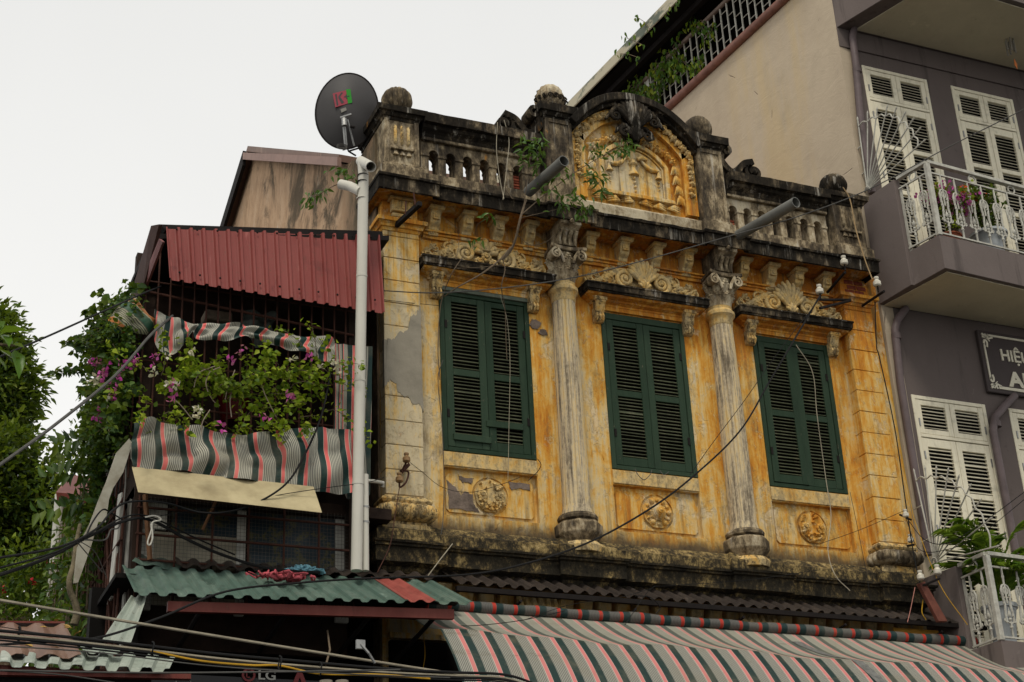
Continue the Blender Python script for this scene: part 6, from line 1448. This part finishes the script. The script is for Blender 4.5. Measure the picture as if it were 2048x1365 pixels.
cable([(-60, 1340, 8.8), (0, 1342, 8.8), (120, 1350, 8.9), (230, 1366, 9.0)], 0.0041, WIREG, 'thin grey cable dipping out at the bottom left', G2)
cable([(-60, 1250, 9.9), (0, 1254, 9.9), (60, 1264, 9.9), (150, 1276, 9.9), (260, 1300, 9.9), (420, 1318, 9.9)], 0.0027, WIRE, 'hair thin black wire above the street bundle', G2)
solo('cable_clamp', MB().box(-.03, .03, -.012, .012, -.03, .03).tube([(0, -.01, 0), (.05, -.02, -.06), (.1, 0, -.12)], .01, 6), GALV, 'small square metal clamp on the pale conduit', 'clamp').location = at(733, 1327, 9.9)
for k_, (px, py) in enumerate(((38, 1268), (305, 1298), (560, 1326), (640, 1338))):
    c_ = at(px, py, 9.1+k_*.1); solo('cable_tie', MB().tube([c_+Vector((.004*math.sin(3*t), .03*math.cos(t), .042*math.sin(t))) for t in [2*PI*i/14 for i in range(15)]], .005, 5), WIRE, 'black wire tie round the street bundle, %s' % ('nearest the left edge', 'over the pale roof sheet', 'below the pink rag', 'right of the round logo')[k_], 'cable tie', 'ties on the street bundle')
solo('string_knot', MB().tube(cr([at(x, y, 12.2) for x, y in ((290, 1035), (310, 1032), (322, 1040), (305, 1045), (303, 1060), (295, 1085), (300, 1090), (305, 1075), (302, 1048))], 5), .007, 5), simple('off white string', (.55, .53, .46), .8, .2, 20, 0), 'white string tied round the black bundle at the cage corner', 'string', smooth=True)
cable([(1750, 604, 12.5), (1753, 690, 12.6), (1760, 720, 12.62), (1790, 860, 12.66), (1812, 1010, 12.66), (1826, 1100, 12.6), (1842, 1180, 12.5)], 0.0068, WIRE, 'black cable running down the edge of the right pilaster', n=10)
cable([(1770, 700, 12.75), (1795, 860, 12.75), (1822, 1010, 12.7), (1836, 1060, 12.6), (1880, 1170, 12.4), (1935, 1250, 12.3)], 0.0041, WIREY, 'thin yellow wire running down beside the lower spike fan')
cable([(1592, 690, 12.9), (1625, 745, 12.9), (1634, 830, 12.92), (1652, 960, 12.92), (1662, 1030, 12.88), (1656, 1100, 12.7), (1670, 1150, 12.5), (1700, 1182, 12.4)], 0.0048, WIREW, 'pale loose wire dangling in front of the right window')
cable([(1686, 375, 12.7), (1700, 400, 12.68), (1712, 460, 12.6), (1730, 520, 12.5), (1745, 560, 12.45)], .007, simple('tan cord', (.32, .22, .11), .7, .2, 9, 0), 'tan cord tied to the rightmost stone ball')
cable([(1000, 590, 12.85), (1014, 640, 12.9), (1020, 720, 12.92), (1018, 850, 12.92), (1016, 960, 12.9)], 0.0027, WIREW, 'thin pale wire hanging down the left window')
cable([(905, 1088, 12.5), (880, 1120, 12.45), (856, 1152, 12.4)], 0.0048, WIREW, 'short pale wire slanting off the black ledge')
cable([(1700, 984, 12.9), (1720, 1080, 12.85), (1735, 1160, 12.5), (1742, 1210, 12.45)], 0.0027, WIRE, 'thin black wire below the right window')
cable([(1640, 1088, 12.6), (1720, 1060, 12.6), (1808, 1022, 12.65)], 0.0027, WIRE, 'thin black wire leading left from the small insulators')
cable([(1812, 1035, 12.6), (1850, 1080, 12.4), (1900, 1085, 12.2), (1980, 1035, 11.9), (2048, 985, 11.7), (2110, 940, 11.5)], 0.0041, WIRE, 'black wire from the small insulators out to the right edge')
cable([(1812, 1038, 12.6), (1840, 1100, 12.5), (1900, 1098, 12.3), (1960, 1070, 12.1), (2048, 1000, 11.9), (2110, 950, 11.7)], 0.0034, WIRE, 'lower thin wire out to the right edge')
cable([(995, 245, 12.7), (993, 300, 12.72), (1000, 360, 12.65), (1008, 398, 12.55)], 0.0041, WIREW, 'pale wire hanging over the parapet, left strand'); cable([(1008, 240, 12.7), (1018, 280, 12.72), (1014, 330, 12.7), (1006, 400, 12.55)], 0.0041, WIREW, 'pale wire hanging over the parapet, right strand')
cable([(820, 925, 12.75), (845, 945, 12.85), (885, 975, 12.9), (940, 985, 12.95), (1000, 970, 12.95), (1040, 955, 12.95)], 0.0027, WIRE, 'thin wire from the brown insulators across the left relief panel')
cable([(799, 975, 12.7), (790, 1030, 12.55), (780, 1090, 12.45), (755, 1145, 12.4)], .004, RUST, 'thin rusty wire hanging from the brown insulators')
cable([(850, 1253, 12.3), (940, 1252, 12.1), (1000, 1247, 12.0), (1060, 1238, 11.95), (1130, 1222, 12.2)], 0.0034, WIRE, 'thin black wire lying across the striped awning')
cable([(1270, 1192, 12.3), (1300, 1195, 12.3), (1320, 1215, 12.35), (1312, 1228, 12.35)], 0.0048, WIRE, 'black wire end curling below the brown eave')
cable([(1050, 1240, 12.3), (1140, 1210, 12.3), (1240, 1195, 12.3), (1300, 1178, 12.4)], 0.0027, WIRE, 'thin wire in front of the brown eave')
cable([(886, 720, 12.9), (876, 760, 12.92), (884, 850, 12.93), (888, 960, 12.93), (886, 1040, 12.9), (880, 1080, 12.8)], 0.0041, WIREG, 'grey wire along the left edge of the left window')
cable([(848, 1275, 12.4), (850, 1310, 12.4), (846, 1340, 12.4)], 0.0041, WIREY, 'yellow wire hanging in the gap left of the awning')

cable([(1270, 938, 12.95), (1276, 950, 12.93), (1288, 960, 12.93), (1300, 950, 12.93), (1304, 940, 12.95)], .004, WIREG, 'small wire loop hanging below the middle window')
cable([(1320, 942, 12.95), (1328, 950, 12.93), (1338, 944, 12.95)], .004, WIREG, 'smaller wire loop below the middle window')
cable([(1075, 918, 12.9), (1082, 930, 12.9), (1074, 945, 12.93), (1056, 962, 12.97)], .004, WIRE, 'short black wire end at the lower corner of the left window')
cable([(768, 600, 12.84), (820, 606, 12.85), (880, 612, 12.95)], .003, WIRE, 'thin dark line below the long grey wire on the left pilaster')
cable([(1250, 1250, 12.0), (1300, 1180, 12.45), (1340, 1172, 12.5), (1500, 1160, 12.5), (1640, 1140, 12.5)], .003, WIRE, 'very thin wire along the black ledge')
cable([(1830, 1175, 12.5), (1822, 1215, 12.5), (1815, 1245, 12.5)], .004, simple('pink string', (.45, .2, .16), .8, .2, 9, 0), 'pink string hanging from the leaning channel')
cable([(1846, 1200, 12.5), (1844, 1225, 12.5), (1852, 1240, 12.5)], .005, WIREY, 'short yellow wire ends beside the pink string')

# ================================================================== FIG GROWING OUT OF THE PARAPET
fg = thing('fig_sapling', 'wild fig sapling rooted in the parapet with long bare roots down the facade', 'plant', at(1045, 440, 12.5))
def A3(l): return cr([at(*p) for p in l], 6)
def br(name, l, r0, r1, mat=BARK): P = A3(l); n = len(P); return part(name, MB().tube(P, [r0+(r1-r0)*i/(n-1) for i in range(n)], 6), mat, fg, smooth=True)
br('trunk', [(1052, 400, 12.5), (1040, 440, 12.5), (1032, 475, 12.58), (1022, 500, 12.65), (1005, 520, 12.68)], 0.0112, 0.0154)
br('root', [(1022, 495, 12.62), (1000, 520, 12.64), (960, 550, 12.66), (915, 575, 12.75), (888, 594, 12.9)], 0.0112, 0.0056)
br('root', [(1005, 518, 12.66), (1010, 540, 12.66), (1003, 575, 12.7), (1010, 620, 12.88), (1012, 680, 12.93), (1014, 720, 12.95)], 0.0062, 0.0035)
br('root', [(925, 515, 12.66), (905, 545, 12.68), (890, 580, 12.85), (880, 620, 12.95), (876, 700, 12.96), (880, 760, 12.97)], 0.0043, 0.0049)
br('root', [(1005, 530, 12.64), (960, 535, 12.66), (915, 537, 12.66)], 0.0037, 0.0028)
br('branch', [(1040, 432, 12.5), (1090, 390, 12.42), (1150, 345, 12.3), (1200, 315, 12.2), (1262, 283, 12.15)], 0.0062, 0.0028)
br('branch', [(1048, 410, 12.5), (1056, 350, 12.45), (1062, 300, 12.42)], 0.0043, 0.0028)
br('branch', [(1042, 436, 12.5), (1090, 425, 12.4), (1140, 415, 12.35), (1165, 430, 12.35)], 0.0037, 0.0021)
br('branch', [(1025, 398, 12.6), (1015, 385, 12.6), (1010, 372, 12.6)], 0.0074, 0.0035)
br('branch', [(1035, 470, 12.6), (1060, 490, 12.66), (1090, 485, 12.66), (1110, 470, 12.66)], 0.0037, 0.0021)
br('branch', [(950, 470, 12.7), (955, 450, 12.6), (978, 435, 12.5)], 0.0025, 0.0014)
br('branch', [(1150, 345, 12.3), (1185, 360, 12.25), (1205, 375, 12.2)], 0.0025, 0.0014)
br('branch', [(895, 440, 12.7), (912, 455, 12.75), (918, 480, 12.8), (912, 520, 12.68)], 0.0019, 0.0021)
P, D = [], []
for (px, py, n_, s_) in ((1062, 285, 26, .10), (1075, 300, 22, .10), (1050, 310, 14, .08), (1110, 335, 12, .09), (1075, 330, 10, .08), (1250, 290, 26, .09), (1220, 300, 18, .09), (1195, 305, 10, .07), (1195, 355, 18, .08), (1205, 380, 12, .06), (1180, 345, 12, .07), (1150, 400, 16, .09), (1175, 412, 12, .07), (1125, 405, 16, .10), (1090, 375, 10, .09), (1160, 432, 10, .06), (1105, 350, 10, .08), (1185, 290, 8, .07), (1135, 345, 8, .09), (978, 432, 8, .05), (960, 480, 4, .04), (945, 480, 3, .03)):
    c_ = at(px, py, 12.3 if px > 1000 else 12.55)
    for _ in range(n_): P.append(c_+Vector([random.gauss(0, s_*.6) for _ in range(3)])); D.append((random.gauss(0, .8), random.gauss(0, .6), -.75+random.gauss(0, .35)))
leaves('foliage', P, D, unr(len(P))+np.array([0, -1.2, .6]), RNG.uniform(.07, .12, len(P)), RNG.uniform(.026, .040, len(P)), LF_F, fg)
f2 = thing('fig_sprig', 'small leafy fig sprig growing from the side wall behind the white drain pipe', 'plant', at(690, 400, 13.0))
P, D = [], []
for (px, py, n_, s_) in ((690, 343, 18, .07), (705, 352, 14, .07), (670, 345, 8, .05), (625, 398, 18, .06), (640, 388, 12, .04), (612, 405, 6, .04), (655, 375, 4, .03)):
    c_ = at(px, py, 12.95)
    for _ in range(n_): P.append(c_+Vector([random.gauss(0, s_*.6) for _ in range(3)])); D.append((random.gauss(-.2, .6), random.gauss(0, .5), -.8+random.gauss(0, .3)))
part('stem', MB().tube(cr([at(690, 365, 13), at(668, 372, 12.95), (at(645, 385, 12.95)), at(620, 398, 12.95)], 4), .005, 5).tube([at(705, 320, 13), at(690, 350, 12.95)], .005, 5), BARK, f2)
leaves('foliage', P, D, unr(len(P))+np.array([0, -1.2, .6]), RNG.uniform(.06, .10, len(P)), RNG.uniform(.022, .032, len(P)), LF_F, f2)

# ================================================================== BOUGAINVILLEA ON THE CAGE
bg_ = thing('bougainvillea', 'large bougainvillea with magenta and white flowers smothering the rusty cage', 'plant', (2.6, 12.5, 6.3))
P, D, Sz, st = [], [], [], MB()
def twig(p, d, l, nl, s_=.05, g=.25, sp_=.03, thick=.004):
    p = Vector(p); d = Vector(d).normalized(); pts = [p.copy()]; nseg = 7
    for j in range(nseg):
        d = (d+Vector([random.gauss(0, .22) for _ in range(3)])+Vector((0, 0, -g*.35))).normalized(); p = p+d*l/nseg; pts.append(p.copy())
        for _ in range(nl):
            P.append(p+Vector([random.gauss(0, sp_) for _ in range(3)])); D.append((random.gauss(0, 1), random.gauss(-.4, .7), random.gauss(-.35, .55))); Sz.append(s_*random.uniform(.6, 1.25))
    st.tube(pts, [thick*(1-.08*j) for j in range(nseg+1)], 4); return pts
tips = []
def inpoly_x(u): return 1
for i in range(50):     # front of the cage: uneven band, thick at the left and top
    px = random.choice([random.uniform(275, 420), random.uniform(300, 560), random.uniform(430, 690)]); py = 736+abs(random.gauss(0, 1))*42 if random.random() < .62 else random.uniform(760, 862)
    if px > 660 and random.random() < .5: continue
    t = twig(at(px, min(py, 862), random.uniform(12.25, 12.52)), (random.gauss(0, .8), -.2, random.gauss(.25, .5)), random.uniform(.18, .42), 5, .054); tips.append(t[-1])
for i in range(18):
    px = random.uniform(520, 690); py = random.uniform(700, 850); t = twig(at(px, py, 12.35), (random.gauss(0, .9), -.2, random.gauss(.1, .5)), random.uniform(.2, .46), 3, .05); tips.append(t[-1])
nf = len(P)
leaves('foliage', P, D, unr(len(P))+np.array([0, -.6, .9]), np.array(Sz), np.array(Sz)*RNG.uniform(.72, .95, len(P)), LF_B, bg_)
P, D, Sz = [], [], []
for i in range(230):    # side of the cage, receding
    y = 12.5+random.random()*(1.1 if random.random() < .85 else 1.7); z = random.uniform(6.7, 8.0+.05*(y-12.5)) if random.random() < .8 else random.uniform(6.0, 6.9)
    if z < 6.6 and y < 13.4: continue
    t = twig((2.04+random.uniform(-.10, .04), y, z), (-.35, random.gauss(-.3, .5), random.gauss(.0, .6)), random.uniform(.15, .34), 6, .055 if i % 5 else .08, .5, .035); 
    if i % 4 == 0: tips.append(t[-1])
# sprays standing free against the sky
sprs = [[(225, 660), (200, 640), (180, 620), (172, 628)], [(230, 650), (225, 615), (212, 595), (205, 585)], [(215, 680), (180, 672), (150, 680), (128, 686)], [(200, 700), (165, 688), (145, 702)], [(190, 745), (150, 742), (128, 738), (108, 745)], [(215, 665), (195, 655), (185, 640), (178, 625)], [(190, 720), (160, 735), (140, 738)], [(185, 790), (170, 780), (165, 775)], [(195, 830), (178, 830), (160, 822)], [(200, 870), (175, 850), (162, 845)], [(240, 640), (235, 625), (240, 612)]]
for l in sprs:
    pts = cr([at(a, b, 13.0) for a, b in l], 5); st.tube(pts, .0035, 4)
    for p in pts:
        for _ in range(2): P.append(p+Vector([random.gauss(0, .012) for _ in range(3)])); D.append((random.gauss(0, .7), random.gauss(0, .3), random.gauss(-.5, .4))); Sz.append(random.uniform(.055, .085))
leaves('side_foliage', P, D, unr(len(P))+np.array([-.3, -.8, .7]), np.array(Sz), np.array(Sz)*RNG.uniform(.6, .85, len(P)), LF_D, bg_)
part('stem', st, BARK, bg_)
fp = [(197, 722, 12.9), (187, 727, 12.9), (203, 750, 12.8), (207, 762, 12.8), (215, 740, 12.8), (239, 755, 12.6), (247, 728, 12.5), (260, 730, 12.5), (273, 721, 12.4), (313, 718, 12.25), (228, 793, 12.7), (203, 822, 12.9), (197, 832, 12.9), (340, 800, 12.25), (345, 770, 12.22), (479, 703, 12.25), (463, 716, 12.25), (445, 853, 12.2), (528, 833, 12.2), (580, 795, 12.2), (620, 715, 12.2), (228, 778, 12.7)]
flowers('magenta_blossom', [at(p[0], p[1], p[2]-.20) for p in fp], FL_P, bg_, .040, 8, .022)
fw = [(192, 760, 12.85), (183, 768, 12.9), (340, 765, 12.2), (350, 772, 12.2), (383, 702, 12.25), (395, 822, 12.15), (392, 832, 12.15), (398, 826, 12.12), (218, 797, 12.7), (668, 725, 12.2), (672, 735, 12.2), (640, 735, 12.2), (223, 822, 12.85), (335, 709, 12.3), (583, 716, 12.25), (305, 745, 12.2)]
flowers('white_blossom', [at(p[0], p[1], p[2]-.20) for p in fw], FL_W, bg_, .036, 8, .018)
o = MB()
for l in ([(440, 735), (420, 745), (412, 770), (425, 800), (440, 812)], [(470, 740), (455, 780), (450, 800)], [(430, 733), (415, 738), (400, 745), (392, 758), (388, 775)], [(468, 770), (460, 800), (463, 835)], [(350, 800), (365, 815), (385, 840)], [(520, 760), (530, 790), (545, 820), (553, 835)], [(420, 820), (405, 845), (402, 870)]): o.tube(cr([at(a, b, 12.25) for a, b in l], 5), .0045, 4)
part('stem', o, simple('pale dry stem', (.30, .24, .18), .8, .3, 12, 0), bg_)
solo('crooked_trunk', MB().tube(cr([at(*p) for p in ((148, 1250, 12.6), (154, 1228, 12.6), (150, 1205, 12.6), (141, 1185, 12.6), (139, 1160, 12.6), (147, 1130, 12.7), (152, 1090, 12.8), (160, 1050, 12.9))], 6), [.033-.0004*i for i in range(43)], 10), simple('pale bark', (.17, .14, .085), .9, .5, 10, .01), 'pale crooked climbing trunk beside the dangling flap', 'trunk', smooth=True)
# hanging creeper with big leaves behind
P, D, Sz = [], [], []
cv = thing('hanging_creeper', 'mass of hanging creeper leaves covering the far side of the caged house', 'vine', (1.9, 16, 4.5))
st = MB()
for i in range(130):
    y = random.uniform(13.5, 16.0); z = random.uniform(5.0+.1*(y-13.5), 7.05-.25*(y-13.5)); p = Vector((2.0+random.uniform(-.14, .08), y, z)); st.tube([p, p+Vector((0, -.05, -.5))], .004, 4)
    for j in range(12): P.append(p+Vector((random.gauss(0, .06), random.gauss(0, .08), -j*.05+random.gauss(0, .03)))); D.append((random.gauss(-.3, .6), random.gauss(-.3, .5), -.6+random.gauss(0, .4))); Sz.append(random.uniform(.07, .13))
for (px, py, l) in ((200, 895, .5), (215, 930, .55), (180, 960, .5), (225, 1015, .5), (165, 1030, .45)):
    c_ = at(px, py, 13.6)
    for j in range(9):
        for s_ in (-1, 1): P.append(c_+Vector((-.06*j+.1, 0, .03*j-.004*j*j))); D.append((-.3, s_*.3, s_*.8-.3)); Sz.append(.16)
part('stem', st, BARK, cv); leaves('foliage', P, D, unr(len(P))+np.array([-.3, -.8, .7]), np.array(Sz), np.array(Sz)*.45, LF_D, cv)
pb_ = thing('porch_roof', 'small red brown eave on a white post half hidden by creeper', 'porch', at(115, 1240, 16))
part('eave', MB().poly3([at(112, 985, 15.5), at(140, 950, 16.5), at(140, 968, 16.5), at(114, 1002, 15.5)], (.6, 0, .0)), REDP, pb_)
part('post', MB().lathe([(.055, at(110, 1260, 16).z), (.055, at(114, 990, 16).z)], (at(112, 1100, 16).x, 16), 12), OFFW, pb_, smooth=True)

# ================================================================== TREES
def crown(name, clumps, mat, parent, n_per, size, wd=.45, down=.5, sub=.22):
    """clumps: (centre, radii). leaves sit in twig-end tufts on and inside the clump surface"""
    P, D, Sz = [], [], []
    for (c, r) in clumps:
        k = max(6, int(n_per*(r[0]*r[1]*r[2])**(2/3)))
        d = RNG.normal(size=(k, 3)); d /= np.linalg.norm(d, axis=1)[:, None]; rad = RNG.uniform(.55, 1.06, k)[:, None]**.6
        T = np.array(c)+d*np.array(r)*rad
        for t, dd in zip(T, d):
            m_ = RNG.integers(9, 17); off = RNG.normal(0, sub, (m_, 3)); P.append(t+off); D.append(off*1.2+dd*.5*sub+RNG.normal(0, .4*sub, (m_, 3))+np.array([0, 0, -down*sub])); Sz.append(RNG.uniform(.7, 1.3, m_)*size)
    P = np.concatenate(P); D = np.concatenate(D); Sz = np.concatenate(Sz)
    return leaves(name, P, D, unr(len(P))+np.array([0, -.3, 1.2]), Sz, Sz*wd, mat, parent)
def tree(label, base, trunk_top, clumps, mat, n_per, size, r0=.25, name='tree', cat='tree', sub=.22, group=None, wd=.45, dn=.5):
    t = thing(name, label, cat, base, group); o = MB(); b = Vector(base); tt = Vector(trunk_top)
    pts = [b.lerp(tt, i/5)+Vector((.1*math.sin(i), .1*math.cos(i*2), 0)) for i in range(6)]; o.tube(pts, [r0*(1-.1*i) for i in range(6)], 10)
    for (c, r) in clumps: c = Vector(c); m_ = tt.lerp(c, .5)+Vector((0, 0, -.2)); o.tube(cr([tt, m_, c], 4), [r0*.4, r0*.35, r0*.3, r0*.26, r0*.22, r0*.18, r0*.14, r0*.1, r0*.06], 6)
    part('trunk', o, BARK, t, smooth=True); crown('crown', clumps, mat, t, n_per, size, wd, dn, sub); return t
def cl(px, py, Y, rx, ry, rz): p = at(px, py, Y); return ((p.x, p.y, p.z), (rx, ry, rz))
Yt = 26
tree('tall dark green tree at the left edge of the picture', (at(-60, 1000, Yt).x, Yt, 0), (at(-60, 1000, Yt).x, Yt, 9.5), [cl(-10, 650, Yt, .28, .5, .24), cl(10, 690, Yt, .34, .5, .26), cl(-30, 710, Yt, .6, .8, .5), cl(24, 735, Yt, .30, .6, .26), cl(48, 778, Yt, .26, .5, .2), cl(10, 780, Yt, .5, .7, .4), cl(40, 820, Yt, .28, .5, .2), cl(0, 850, Yt, .42, .7, .35), cl(-50, 820, Yt, .7, .9, .8), cl(-80, 700, Yt, .8, .9, .9), cl(-170, 660, Yt, .9, 1, .7), cl(-190, 800, Yt, 1.0, 1, .9), cl(-130, 900, Yt, .9, 1, .8), cl(-290, 740, Yt, .8, .9, .8)], LF_T, 330, .135, .22, sub=.12)
Yt = 23
tree('broad leafy tree low on the left with layered boughs', (at(20, 1200, Yt).x, Yt, 0), (at(20, 1200, Yt).x, Yt, 7), [cl(5, 905, Yt, .45, .7, .22), cl(50, 935, Yt, .36, .6, .18), cl(0, 985, Yt, .6, .7, .35), cl(75, 985, Yt, .36, .6, .24), cl(40, 1040, Yt, .6, .8, .32), cl(100, 1060, Yt, .4, .6, .3), cl(10, 1100, Yt, .6, .8, .35), cl(-40, 1000, Yt, .8, 1, .8), cl(-130, 1040, Yt, .9, 1, .7), cl(-220, 980, Yt, .8, 1, .6), cl(120, 1020, Yt, .25, .5, .3), cl(70, 1110, Yt, .5, .7, .3)], LF_T, 330, .135, .2, sub=.12)
Yt = 19
tree('slender light green shrub standing against the sky behind the caged house', (at(150, 1150, Yt).x, Yt, 0), (at(150, 1150, Yt).x, Yt, 7), [cl(128, 900, Yt, .16, .2, .12), cl(150, 915, Yt, .2, .3, .16), cl(112, 930, Yt, .16, .2, .12), cl(165, 890, Yt, .15, .3, .14), cl(145, 960, Yt, .28, .3, .22), cl(120, 985, Yt, .2, .3, .15)], LF_H, 110, .075, .05, 'shrub', 'shrub', .07)
Yt = 16.5
tree('leafy hedge bush with small red flowers in the lower left corner', (at(40, 1250, Yt).x, Yt, 0), (at(40, 1250, Yt).x, Yt, 5.6), [cl(10, 1150, Yt, .45, .5, .3), cl(70, 1140, Yt, .42, .5, .32), cl(120, 1165, Yt, .35, .5, .3), cl(30, 1200, Yt, .5, .5, .3), cl(100, 1210, Yt, .42, .5, .3), cl(-30, 1190, Yt, .5, .5, .4), cl(135, 1130, Yt, .25, .4, .35), cl(60, 1240, Yt, .5, .5, .25)], LF_H, 190, .075, .06, 'hedge_bush', 'bush', .075, wd=.5, dn=.2)
flowers('red_blossom', [at(100, 1124, 15.9), at(62, 1162, 15.9), at(8, 1182, 15.9)], simple('deep red petals', (.45, .02, .03), .6, .2, 9, 0), bpy.data.objects['hedge_bush'], .035, 7, .02)
# near branch poking in at the left edge
nb = thing('leafy_branch', 'near branch with broad leaves poking in at the left edge', 'branch', at(-40, 680, 8))
P, D, Sz = [], [], []
for (x0, y0, x1, y1, s_) in ((-20, 668, 12, 640, .09), (0, 665, 64, 658, .12), (0, 672, 30, 650, .09), (20, 715, 64, 742, .13), (5, 690, 50, 690, .10), (25, 690, 48, 672, .08), (0, 700, 35, 722, .10), (5, 672, 20, 690, .10), (30, 700, 40, 755, .11), (-20, 690, 10, 705, .10), (-10, 660, 5, 650, .08), (10, 680, 22, 668, .08), (-5, 715, 15, 740, .10)):
    a, b = at(x0, y0, 8), at(x1, y1, 8+random.uniform(-.15, .15)); P.append(a); D.append(b-a); Sz.append((b-a).length)
leaves('foliage', P, D, unr(len(P))*.3+np.array([0, -.5, 1]), np.array(Sz), np.array(Sz)*.38, leafmat('broad near leaf', [(.05, .12, .01), (.09, .19, .02), (.16, .24, .03)], .35, .35), nb)
part('stem', MB().tube([at(-90, 690, 8), at(-20, 688, 8), at(30, 692, 8)], [.02, .012, .006], 6), BARK, nb)

# ================================================================== GROUND
struct('street', MB().box(-60, 80, -60, 60, -.2, 0), GROUND)
